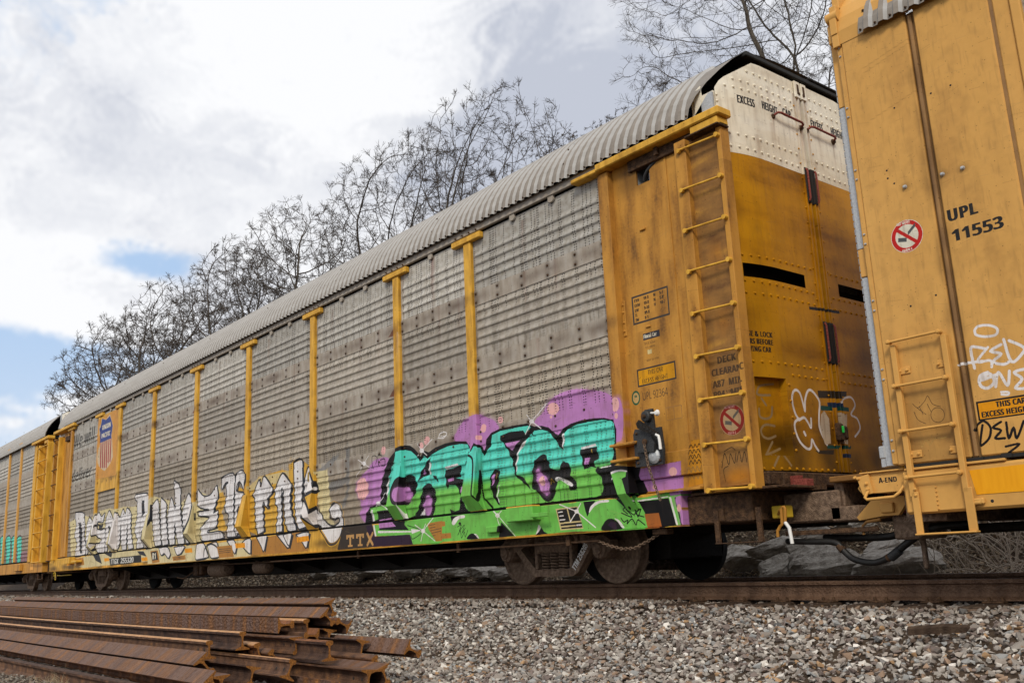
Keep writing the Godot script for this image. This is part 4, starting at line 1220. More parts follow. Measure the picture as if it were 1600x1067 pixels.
func rail_pile():
	pile_rail(-8.78, -0.062, 4.44, 200, 0.2, 13.4, "dark", "rusty rail turned upside down on the very top of the pile, farthest from the viewer")
	pile_rail(-8.28, -0.13, 4.74, 222, 0.0, 16.0, "dark", "tilted rusty rail with banded base at the top front edge of the pile")
	pile_rail(-8.61, -0.17, 5.02, 270, 0.0, 16.0, "dark", "rail lying on its side with flat brown base facing the viewer, high in the pile")
	pile_rail(-8.53, -0.20, 4.84, 10, 0.0, 15.0, "", "short ended rail whose head peeks out under the tilted banded rail")
	pile_rail(-8.37, -0.19, 4.55, 62, -0.3, 15.0, "dark", "rail with orange cut end sticking out at the top right behind the pile")
	pile_rail(-8.34, -0.27, 4.90, 86, 0.0, 15.0, "dark", "rail on its side below the pile's top, brown web facing outward")
	pile_rail(-8.33, -0.31, 4.72, 170, 0.0, 15.0, "", "upside down rail with stubby end in the middle of the pile's right face")
	pile_rail(-8.50, -0.265, 5.50, 0, 0.35, 16.0, "", "upright rail with bright orange head across the middle of the pile")
	pile_rail(-8.42, -0.37, 5.38, 14, 0.2, 14.0, "", "short upright rail end just right of and below the orange headed rail")
	pile_rail(-8.20, -0.345, 5.12, 180, 0.0, 15.0, "dark", "upside down rail with tall brown web showing at the centre of the pile")
	pile_rail(-7.61, -0.355, 5.10, 0, 0.0, 15.0, "dark", "upright rail with tall dark web right of the pile's centre")
	pile_rail(-8.30, -0.42, 5.28, 40, 0.0, 15.0, "dark", "tilted rail wedged under the middle of the pile with torn end")
	pile_rail(-7.50, -0.455, 5.52, -22, 0.2, 15.0, "", "tilted upright rail with orange head low at the front of the pile")
	pile_rail(-7.62, -0.50, 5.80, 168, 0.3, 15.0, "dark", "upside down rail low at the front with a flared orange cut end")
	pile_rail(-7.50, -0.53, 6.10, 182, 0.3, 15.0, "", "upside down rail near the bottom front of the pile, ending close to its middle")
	pile_rail(-7.05, -0.38, 4.60, 240, -0.4, 15.0, "dark", "rail sticking out farthest to the right onto the ballast")
	pile_rail(-7.62, -0.38, 4.78, 168, -0.2, 15.0, "dark", "upside down rail just left of the one that sticks out farthest")
	pile_rail(-7.28, -0.47, 4.82, 30, -0.2, 15.0, "dark", "rail with small bent foot at the right face of the pile, second layer up")
	pile_rail(-6.96, -0.56, 5.10, 175, 0.0, 15.0, "dark", "upside down rail on the ballast at the right front foot of the pile")
	pile_rail(-7.00, -0.55, 4.92, 200, 0.0, 15.0, "dark", "rail lying on the ballast behind the right front foot of the pile")
	pile_rail(-6.90, -0.60, 5.32, 268, 0.1, 15.0, "dark", "rail on its side in deep shadow at the bottom right of the pile")
	pile_rail(-8.37, -0.305, 5.86, 0, 0.5, 16.0, "", "long upright rail with wide orange head, second from the front of the pile")
	pile_rail(-7.72, -0.385, 6.14, 220, 0.5, 16.0, "dark", "tilted rail with banded purple and orange base under the front orange head")
	pile_rail(-7.08, -0.47, 6.32, 220, 0.6, 16.0, "dark", "lowest tilted rail with banded base in front of the pile")
	pile_rail(-7.00, -0.56, 6.56, 0, 0.7, 16.0, "dark", "plain brown upright rail on the ground at the very front of the pile")

# =====================================================================  bank behind the track
func boulder(sd: int, at: Vector3, size: Vector3, label: String):
	var rng := RandomNumberGenerator.new(); rng.seed = sd
	var sm := SphereMesh.new(); sm.radial_segments = 30; sm.rings = 16; sm.radius = 1.0; sm.height = 2.0
	var a := sm.get_mesh_arrays()
	var v: PackedVector3Array = a[Mesh.ARRAY_VERTEX]
	var idx: PackedInt32Array = a[Mesh.ARRAY_INDEX]
	var cuts: Array = []
	for i in 9: cuts.append([Vector3(rng.randfn(), rng.randfn() * 0.8 + 0.15, rng.randfn()).normalized(), rng.randf_range(0.55, 0.85)])
	var nz := FastNoiseLite.new(); nz.seed = sd; nz.frequency = 0.9; nz.fractal_octaves = 4
	var p := PackedVector3Array()
	for q in v:
		var d := q.normalized()
		var w := d
		for c in cuts:
			var s: float = w.dot(c[0]) - c[1]
			if s > 0.0: w -= c[0] * s
		w *= 1.0 + 0.16 * nz.get_noise_3dv(d * 2.2) + 0.07 * nz.get_noise_3dv(d * 8.0)
		p.append(Basis(Vector3.UP, sd * 1.3) * w * size + at)
	var b := Bld.new()
	for i in range(0, idx.size(), 3): b.otri(p[idx[i]], p[idx[i + 1]], p[idx[i + 2]], at)
	single("boulder", b, M.rock, label, "boulder", "rocks along the foot of the bank", "", at)

func bank_things():
	boulder(1, Vector3(-8.9, 0.33, -3.4), Vector3(0.62, 0.20, 0.5), "grey slab of rock below the step of the near car, tipped up on other stones")
	boulder(2, Vector3(-8.75, 0.03, -3.0), Vector3(0.38, 0.24, 0.34), "small grey angular rock under the tipped slab, beside the rail")
	boulder(3, Vector3(-8.0, 0.06, -3.2), Vector3(0.66, 0.34, 0.5), "dark pointed boulder behind the sagging hose")
	boulder(4, Vector3(-6.85, 0.02, -3.1), Vector3(0.78, 0.27, 0.55), "large pale flat boulder under the right car's coupler")
	boulder(5, Vector3(-9.95, 0.22, -3.7), Vector3(0.48, 0.22, 0.4), "rounded rock half buried in litter right of the last wheel")
	boulder(6, Vector3(-9.2, 0.56, -4.7), Vector3(0.36, 0.16, 0.4), "pale rock high on the bank behind the hooked lever")
	boulder(7, Vector3(-8.6, 0.60, -4.9), Vector3(0.45, 0.15, 0.4), "grey rock high on the bank between the two cars")
	boulder(8, Vector3(-7.5, 0.27, -3.9), Vector3(0.36, 0.16, 0.35), "brownish rock above the large pale boulder")
	boulder(9, Vector3(-15.7, 0.06, -3.3), Vector3(0.45, 0.16, 0.35), "pale broken rock left of the near truck's front wheel")
	boulder(10, Vector3(-16.9, 0.10, -3.7), Vector3(0.5, 0.18, 0.4), "grey rock under the car a little left of the truck")
	boulder(11, Vector3(-18.3, 0.18, -4.0), Vector3(0.65, 0.22, 0.5), "dark split rock under the middle of the near car")
	boulder(12, Vector3(-20.5, 0.20, -4.1), Vector3(0.5, 0.22, 0.45), "grey hump of rock under the near car below the lettered sill")
	boulder(13, Vector3(-22.3, 0.18, -4.1), Vector3(0.6, 0.2, 0.45), "low rock under the near car beside the white lettering's end")
	boulder(14, Vector3(-25.4, 0.18, -4.3), Vector3(0.7, 0.2, 0.5), "farthest flat rock seen under the near car")
	boulder(15, Vector3(-14.0, 0.10, -3.6), Vector3(0.42, 0.2, 0.4), "rock glimpsed between the near truck's wheels")
	# dead leaves, straw and twigs over the bank
	var rng := RandomNumberGenerator.new(); rng.seed = 9
	var lb := Bld.new()
	lb.tri(Vector3(-1, 0, -0.35), Vector3(0.2, 0.25, 0.5), Vector3(1, 0, -0.1)); lb.tri(Vector3(-1, 0, -0.35), Vector3(1, 0, -0.1), Vector3(0.1, 0.1, -0.6))
	var lm := lb.mesh(Vector3.ZERO); lm.surface_set_material(0, M.leaf)
	var mm := MultiMesh.new(); mm.transform_format = MultiMesh.TRANSFORM_3D; mm.use_colors = true; mm.mesh = lm
	var list: Array = []
	for i in 110000:
		var x := -3.0 - pow(rng.randf(), 1.6) * 50.0
		var z := -2.2 - pow(rng.randf(), 1.3) * 6.0
		var p := Vector3(x, ground_y(x, z) + rng.randf() * 0.03, z)
		if not in_view(p, 0.05): continue
		var s := rng.randf_range(0.018, 0.05) * (1.0 + (-x - 3.0) * 0.02)
		var ba := Basis.from_euler(Vector3(rng.randf_range(-0.8, 0.8), rng.randf() * TAU, rng.randf_range(-0.8, 0.8))).scaled_local(Vector3(s, s, s * rng.randf_range(0.2, 1.0)))
		var c := Color(0.26, 0.17, 0.105).lerp(Color(0.42, 0.35, 0.25), rng.randf()) * rng.randf_range(0.5, 1.25)
		list.append([Transform3D(ba, p), c])
	mm.instance_count = list.size()
	for i in list.size():
		mm.set_instance_transform(i, list[i][0]); mm.set_instance_color(i, list[i][1])
	var lo := MultiMeshInstance3D.new(); lo.name = "leaf_litter"; lo.multimesh = mm
	add_child(lo); tag(lo, "dead brown leaves and straw scattered over the bank behind the track", "leaf litter", "", "stuff")
	# tangle of dry stems at the right
	var b := Bld.new()
	for i in 1100:
		var x := rng.randf_range(-7.2, -1.5)
		var z := rng.randf_range(-5.2, -2.7)
		if x < -6.2 and rng.randf() < 0.75: continue
		var p := Vector3(x, ground_y(x, z) - 0.02, z)
		var d := Vector3(rng.randf_range(-0.6, 0.6), rng.randf_range(0.25, 1.0), rng.randf_range(-0.3, 0.4)).normalized()
		var path := PackedVector3Array([p])
		var n := rng.randi_range(5, 9)
		for k in n:
			d = (d + Vector3(rng.randf_range(-0.25, 0.25), rng.randf_range(-0.34, 0.08), rng.randf_range(-0.2, 0.2))).normalized()
			p += d * rng.randf_range(0.07, 0.16)
			path.append(p)
		b.tube(path, rng.randf_range(0.005, 0.012), 0.003, 4, false)
	for i in 5:
		var x := rng.randf_range(-5.6, -3.2)
		var p := Vector3(x, rng.randf_range(0.0, 0.4), rng.randf_range(-3.6, -2.7))
		b.tube(PackedVector3Array([p, p + Vector3(0.35, 0.05, 0.05), p + Vector3(0.75, -0.12, 0.1), p + Vector3(1.1, -0.35, 0.1)]), 0.018, 0.012, 6, false)
	single("dry_brush", b, M.brush, "tangle of dead grey stems and branches behind the right car's step", "dry brush", "", "stuff", Vector3(-4.5, -0.1, -3.5))
	# wisps of straw on the bank between the rocks
	b = Bld.new()
	for i in 3600:
		var x := -6.0 - rng.randf() * 7.0 if i < 2400 else -13.0 - rng.randf() * 20.0
		var z := rng.randf_range(-5.5, -2.6)
		var p := Vector3(x, ground_y(x, z), z)
		var d := Vector3(rng.randf_range(-1, 1), rng.randf_range(0.1, 0.9), rng.randf_range(-0.6, 0.6)).normalized() * rng.randf_range(0.08, 0.22)
		b.tube(PackedVector3Array([p, p + d * 0.5 + Vector3(0, 0.02, 0), p + d + Vector3(0, -0.02, 0)]), 0.003, 0.0015, 3, false)
	single("straw", b, M.straw, "thin dry straw stems lying between the rocks on the bank", "dry grass", "", "stuff", Vector3(-9, 0, -3.5))
	# tuft at the front left
	b = Bld.new()
	for i in 260:
		var p := Vector3(-10.15 + rng.randfn() * 0.20, -0.645, 6.55 + rng.randfn() * 0.10)
		var d := Vector3(rng.randf_range(-1, 1), rng.randf_range(0.15, 0.8), rng.randf_range(-0.7, 0.9)).normalized() * rng.randf_range(0.06, 0.17)
		b.tube(PackedVector3Array([p, p + d * 0.55 + Vector3(0, 0.012, 0), p + d]), 0.0022, 0.001, 3, false)
	single("grass_tuft", b, M.straw, "dry straw coloured grass tuft in front of the lowest rail at the left", "grass tuft", "", "", Vector3(-10.15, -0.65, 6.55))
	# splintered wood on the ballast
	b = Bld.new()
	b.prism(PackedVector2Array([Vector2(-0.21, -0.02), Vector2(0.19, -0.025), Vector2(0.22, 0.008), Vector2(0.05, 0.028), Vector2(-0.20, 0.024)]), Transform3D(Basis(Vector3.UP, 0.55) * Basis(Vector3.RIGHT, 0.2) * Basis(Vector3.BACK, 0.05), Vector3(-3.66, -0.295, 2.25)), -0.035, 0.04)
	single("wood_splinter", b, M.wood, "splintered dark piece of sleeper wood lying on the ballast at the right", "wood", "", "", Vector3(-3.66, -0.37, 2.25))

# =====================================================================  trees
func tree(at: Vector3, fork_y: float, crown: Vector3, rad: Vector3, sd: int, buds: int, tr: float, twig_r: float, lean: Vector3, label: String):
	# the crown grows towards buds spread through its volume, so that limbs fork and thin out as they fill it
	var rng := RandomNumberGenerator.new(); rng.seed = sd
	var o := thing("bare_tree", at, label, "tree", "bare trees behind the train")
	var R := (rad.x + rad.y + rad.z) / 3.0
	var step := R * 0.048
	var kill := R * 0.095
	var att := PackedVector3Array()
	while att.size() < buds:
		var d := Vector3(rng.randf_range(-1, 1), rng.randf_range(-0.75, 1), rng.randf_range(-1, 1))
		var l := d.length()
		if l > 1.0 or (l < 0.5 and rng.randf() < 0.6): continue
		l = 1.0 + 0.10 * sin(d.x * 7.0 + sd) * cos(d.z * 6.0 + d.y * 5.0)   # lobed outline
		att.append(crown + d * rad * l)
	var pos := PackedVector3Array()
	var par := PackedInt32Array()
	var fork := Vector3(at.x, fork_y, at.z) + lean
	var n0 := 10
	for k in n0 + 1:
		pos.append(at.lerp(fork, k / float(n0)) + Vector3(rng.randfn(), 0, rng.randfn()) * 0.06 * (1.0 if k < n0 else 0.0)); par.append(k - 1)
	# a few leaders get the crown started
	var lead := 6
	for k in lead:
		var a := TAU * k / lead + rng.randf()
		var st := n0 - rng.randi_range(0, 3)
		var dir := Vector3(cos(a) * 0.75, rng.randf_range(0.55, 1.1), sin(a) * 0.75).normalized()
		var last := st
		for q in int(maxf(3.0, (crown.y - fork.y + rad.y * 0.1) / step)):
			dir = (dir + Vector3(rng.randfn() * 0.12, 0.04, rng.randfn() * 0.12)).normalized()
			pos.append(pos[last] + dir * step); par.append(last)
			last = pos.size() - 1
	var near := PackedInt32Array(); near.resize(att.size())
	var dist := PackedFloat32Array(); dist.resize(att.size()); dist.fill(1e9)
	var born := {}
	var fresh := 0
	for it in 90:
		var n := pos.size()
		for a in att.size():
			if dist[a] < 0.0: continue
			var p := att[a]
			for k in range(fresh, n):
				var d := p.distance_squared_to(pos[k])
				if d < dist[a]:
					dist[a] = d; near[a] = k
			if dist[a] < kill * kill: dist[a] = -1.0
		fresh = n
		var pull := {}
		for a in att.size():
			if dist[a] < 0.0: continue
			var k := near[a]
			if born.get(k, 0) >= 6:
				dist[a] = -1.0
				continue
			pull[k] = pull.get(k, Vector3.ZERO) + (att[a] - pos[k]).normalized()
		if pull.is_empty(): break
		for k in pull:
			born[k] = born.get(k, 0) + 1
			var d: Vector3 = pull[k]
			var from := pos[k] - pos[par[k]] if par[k] >= 0 else Vector3.UP
			d = (d.normalized() + from.normalized() * 0.5 + Vector3(rng.randfn(), rng.randfn() + 0.25, rng.randfn()) * 0.11).normalized()
			pos.append(pos[k] + d * step); par.append(k)
		if pos.size() > 6500: break
	# thickness from the tips down
	var cnt := pos.size()
	var kids: Array = []
	kids.resize(cnt)
	for k in cnt: kids[k] = []
	for k in range(1, cnt): kids[par[k]].append(k)
	var r := PackedFloat32Array(); r.resize(cnt)
	var tip := pow(twig_r, 2.08)
	for k in range(cnt - 1, -1, -1):
		if r[k] == 0.0: r[k] = tip
		if par[k] >= 0: r[par[k]] += r[k]
	for k in cnt: r[k] = minf(pow(r[k], 1.0 / 2.08), tr)
	var trunk := Bld.new()
	var fine := Bld.new()
	# walk out each limb: the thickest child carries on, the others start anew
	var todo := [[-1, 0]]
	while not todo.is_empty():
		var job: Array = todo.pop_back()
		var path := PackedVector3Array()
		var k: int = job[1]
		if job[0] >= 0: path.append(pos[job[0]])
		var r0 := r[k]
		var rl := r0
		while true:
			path.append(pos[k]); rl = r[k]
			if kids[k].is_empty(): break
			var best := -1
			for c in kids[k]:
				if best < 0 or r[c] > r[best]: best = c
			for c in kids[k]:
				if c != best: todo.append([k, c])
			if r[best] < r0 * 0.55 and path.size() > 1:
				todo.append([k, best]); rl = r[best]; break
			k = best
		if path.size() < 2: continue
		var big := r0 > twig_r * 5.0
		(trunk if big else fine).tube(path, r0, maxf(rl, twig_r), 7 if r0 > tr * 0.5 else 5 if big else 4, false)
	# twigs
	for k in range(n0 + 1, cnt):
		if r[k] > twig_r * 3.2: continue
		var ends: bool = kids[k].is_empty()
		var from := (pos[k] - pos[par[k]]).normalized()
		for q in (6 if ends else 2):
			if not ends and rng.randf() < 0.35: continue
			var d := (from * (1.0 if ends else 0.6) + Vector3(rng.randfn(), rng.randfn() + 0.25, rng.randfn()) * 0.55).normalized()
			var l := R * rng.randf_range(0.05, 0.115)
			var b1 := pos[k] + d * l * 0.5
			var e := b1 + (d + Vector3(rng.randfn(), rng.randfn() + 0.3, rng.randfn()) * 0.25).normalized() * l * 0.5
			fine.tube(PackedVector3Array([pos[k], b1, e]), twig_r * 0.85, twig_r * 0.5, 3, false)
			if ends:
				for z in 3:
					var d2 := (d + Vector3(rng.randfn(), rng.randfn(), rng.randfn()) * 0.6).normalized()
					fine.tube(PackedVector3Array([b1, b1 + d2 * l * rng.randf_range(0.35, 0.6)]), twig_r * 0.6, twig_r * 0.45, 3, false)
	part(o, "trunk", trunk, M.bark, "solid")
	part(o, "crown", fine, M.twig, "solid")

func trees():
	var g := func(x: float, z: float) -> Vector3: return Vector3(x, ground_y(x, z), z)
	tree(g.call(-38.0, -14.0), 13.0, Vector3(-36.0, 15.7, -14.0), Vector3(5.7, 4.8, 3.4), 41, 1500, 0.26, 0.0092, Vector3(-0.2, 0, 0), "tall wide bare oak rising alone above the middle of the near car's roof")
	tree(g.call(-30.0, -14.0), 12.6, Vector3(-29.4, 15.5, -14.0), Vector3(4.7, 4.8, 3.0), 47, 1200, 0.22, 0.0092, Vector3(0.1, 0, 0), "bare oak close to the right of the wide one, with one limb leaning right")
	tree(g.call(-48.5, -15.0), 11.5, Vector3(-49.4, 15.8, -15.0), Vector3(6.0, 6.0, 4.0), 43, 1700, 0.28, 0.0118, Vector3(-0.2, 0, 0), "bare tree with dense domed crown left of the tall wide oak")
	tree(g.call(-57.5, -15.5), 11.5, Vector3(-58.2, 16.0, -15.5), Vector3(7.2, 6.0, 4.4), 44, 1800, 0.30, 0.0138, Vector3.ZERO, "bare tree behind the domed crown's left side, third from the left end of the row")
	tree(g.call(-71.5, -16.0), 11.5, Vector3(-72.0, 16.4, -16.0), Vector3(8.4, 6.2, 5.0), 45, 1800, 0.34, 0.0162, Vector3.ZERO, "broad bare tree, second from the left end of the row")
	tree(g.call(-86.0, -16.5), 11.5, Vector3(-86.5, 17.4, -16.5), Vector3(11.0, 5.6, 5.5), 52, 1900, 0.36, 0.018, Vector3.ZERO, "bare tree at the left end of the row, drooping towards the open sky")
	tree(g.call(-46.5, -20.0), 10.5, Vector3(-47.6, 15.4, -20.0), Vector3(4.4, 3.2, 3.0), 46, 700, 0.2, 0.011, Vector3.ZERO, "smaller bare tree in the gap between the domed crown and the tall oak")
	tree(g.call(-40.8, -30.0), 22.0, Vector3(-41.2, 24.8, -30.0), Vector3(2.8, 2.4, 2.2), 48, 420, 0.14, 0.012, Vector3.ZERO, "distant small bare treetop just right of the tall oaks")
	tree(g.call(-33.0, -26.0), 19.5, Vector3(-32.8, 21.9, -26.0), Vector3(2.4, 1.9, 2.0), 49, 350, 0.13, 0.011, Vector3.ZERO, "faint bare treetop peeking over the roof left of the big right tree")
	tree(g.call(-13.6, -13.5), 10.4, Vector3(-14.9, 15.9, -13.5), Vector3(5.3, 5.9, 3.6), 50, 2400, 0.21, 0.0060, Vector3(0.0, 0, 0), "large bare tree with spreading limbs behind the white car end")
	tree(g.call(-12.5, -14.2), 11.4, Vector3(-11.4, 18.0, -14.2), Vector3(4.2, 6.0, 3.4), 51, 1500, 0.20, 0.0060, Vector3(0.2, 0, 0), "bare tree with thick grey trunk right behind the gap between the cars")
# =====================================================================  the train
const TIERS = [[4.80, 3.99], [3.79, 3.05], [2.84, 2.07], [1.86, 1.0]]
const RIDGES = [[4.50, 4.376, 4.252, 4.128], [3.70, 3.576, 3.452, 3.328, 3.204], [2.75, 2.626, 2.502, 2.378, 2.254], [1.77, 1.646, 1.522, 1.398, 1.274, 1.15]]
const INK = {"k": Color(0.065, 0.055, 0.065), "p": Color(0.70, 0.48, 0.71), "s": Color(0.87, 0.66, 0.66), "x": Color(0.33, 0.80, 0.73), "f": Color(0.42, 0.72, 0.31), "w": Color(0.87, 0.86, 0.87, 0.93), "W": Color(0.76, 0.73, 0.68, 0.7), "d": Color(0.16, 0.165, 0.19), "c": Color(0.80, 0.75, 0.58), "y": Color(0.80, 0.62, 0.22), "n": Color(0.78, 0.70, 0.50), "q": Color(0.66, 0.46, 0.20), "g": Color(0.38, 0.40, 0.43, 0.6), "o": Color(0.62, 0.5, 0.14), "v": Color(0.16, 0.09, 0.18), "e": Color(0.12, 0.115, 0.11), "a": Color(0.89, 0.58, 0.05), "t": Color(0.20, 0.165, 0.14), "r": Color(0.62, 0.36, 0.15), "Q": Color(0.79, 0.56, 0.24), "B": Color(0.17, 0.25, 0.52), "R": Color(0.62, 0.16, 0.17), "m": Color(0.55, 0.42, 0.45), "K": Color(0.30, 0.22, 0.14), "N": Color(0.72, 0.58, 0.32), "z": Color(0.19, 0.15, 0.10), "u": Color(0.10, 0.17, 0.30), "T": Color(0.08, 0.27, 0.24), "h": Color(0.46, 0.44, 0.38, 0.7)}
var S := {}

func train():
	var near_car := near_autorack()
	left_car()
	right_car()

func corrugated(x0: float, x1: float, top: float, bot: float, ridges: Array, zp: float) -> Bld:
	var b := Bld.new()
	var pr: Array[Vector2] = [Vector2(top, 0.0)]
	var shift := fposmod(x0 * 0.37 + top * 0.0, 1.0)
	for r: float in ridges:
		pr.append_array([Vector2(r + 0.054, 0.0), Vector2(r + 0.030, 0.0065), Vector2(r + 0.010, 0.0165), Vector2(r - 0.004, 0.0195), Vector2(r - 0.014, 0.018), Vector2(r - 0.026, 0.009), Vector2(r - 0.036, 0.002), Vector2(r - 0.054, 0.0)])
	pr.append(Vector2(bot, 0.0))
	var xs := [x0, x0 + 0.035, x0 + 0.095, x1 - 0.095, x1 - 0.035, x1]
	var amp := [0.0, 0.12, 1.0, 1.0, 0.12, 0.0]
	for i in pr.size() - 1:
		for k in 5:
			var p := func(q: Vector2, s: int) -> Vector3: return Vector3(xs[s], q.x, zp + q.y * amp[s])
			var t := func(q: Vector2, s: int) -> Vector2: return Vector2((xs[s] - x0) / 2.74 + shift, (top - q.x) / 0.96)
			b.quv(p.call(pr[i + 1], k), p.call(pr[i + 1], k + 1), p.call(pr[i], k + 1), p.call(pr[i], k), t.call(pr[i + 1], k), t.call(pr[i + 1], k + 1), t.call(pr[i], k + 1), t.call(pr[i], k))
	return b

const ROOF = [[1.635, 4.915], [1.615, 5.03], [1.56, 5.17], [1.46, 5.33], [1.33, 5.48], [1.17, 5.63], [1.0, 5.745], [0.75, 5.80], [0.4, 5.83], [0.0, 5.84]]

func roof(car: Node3D, x0: float, x1: float, cut_right := false):
	var prof: Array[Vector2] = []
	for q in ROOF: prof.append(Vector2(q[0], q[1]))
	for i in range(ROOF.size() - 2, -1, -1): prof.append(Vector2(-ROOF[i][0], ROOF[i][1]))
	var nrm: Array[Vector2] = []
	for i in prof.size():
		var d := prof[mini(i + 1, prof.size() - 1)] - prof[maxi(i - 1, 0)]
		nrm.append(Vector2(-d.y, d.x).normalized() * -1.0)
	var pitch := 0.1466
	var per := 20
	var x := x0
	while x < x1 - 0.1:
		var xe := minf(x + pitch * per, x1)
		if x1 - xe < pitch * 4: xe = x1
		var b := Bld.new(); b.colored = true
		var st: Array[Vector2] = []
		var q := x
		while q < xe - 1e-4:
			for o in [[0.0, 0.0], [0.048, 0.0], [0.074, 0.030], [0.122, 0.030]]:
				if q + o[0] < xe: st.append(Vector2(q + o[0], o[1]))
			q += pitch
		st.append(Vector2(xe, st[st.size() - 1].y if xe > x1 - 0.01 else 0.0))
		var last := xe > x1 - 0.01
		for i in prof.size() - 1:
			for k in st.size() - 1:
				var p := func(a: int, s: int) -> Vector3:
					var lift := st[s].y
					var w := prof[a] + nrm[a] * lift * (1.0 if nrm[a].y > 0 or true else 1.0)
					var xx := st[s].x
					if cut_right and last and s == st.size() - 1: xx += 0.36 * smoothstep(4.9, 5.8, prof[a].y)
					return Vector3(xx, w.y, w.x)
				var a0: Vector3 = p.call(i, k)
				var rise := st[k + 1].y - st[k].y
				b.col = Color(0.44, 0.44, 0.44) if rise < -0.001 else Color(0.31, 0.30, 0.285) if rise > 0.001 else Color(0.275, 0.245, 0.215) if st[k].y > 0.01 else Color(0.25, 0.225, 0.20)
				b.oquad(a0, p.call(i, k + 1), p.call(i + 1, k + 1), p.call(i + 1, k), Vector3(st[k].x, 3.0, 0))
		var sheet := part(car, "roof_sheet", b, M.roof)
		# bolts along the eave, one in every valley
		var bo := Bld.new()
		q = x + 0.028
		while q < xe:
			bo.dome(Vector3(q, 4.945, 1.636), Vector3(0, 0.2, 1), 0.014, 0.014, 5)
			q += pitch
		for k in 3: bo.dome(Vector3(x + 0.05, 5.15 + k * 0.22, 1.58 - k * 0.10), Vector3(0, 0.6, 1), 0.016, 0.014, 5)
		part(sheet, "bolts", bo, M.brown, "stuff")
		x = xe

func side_layer(x: float) -> Variant:
	if S.is_empty(): return null
	return S.a if x > -12.0 else S.b if x > -20.25 else S.c

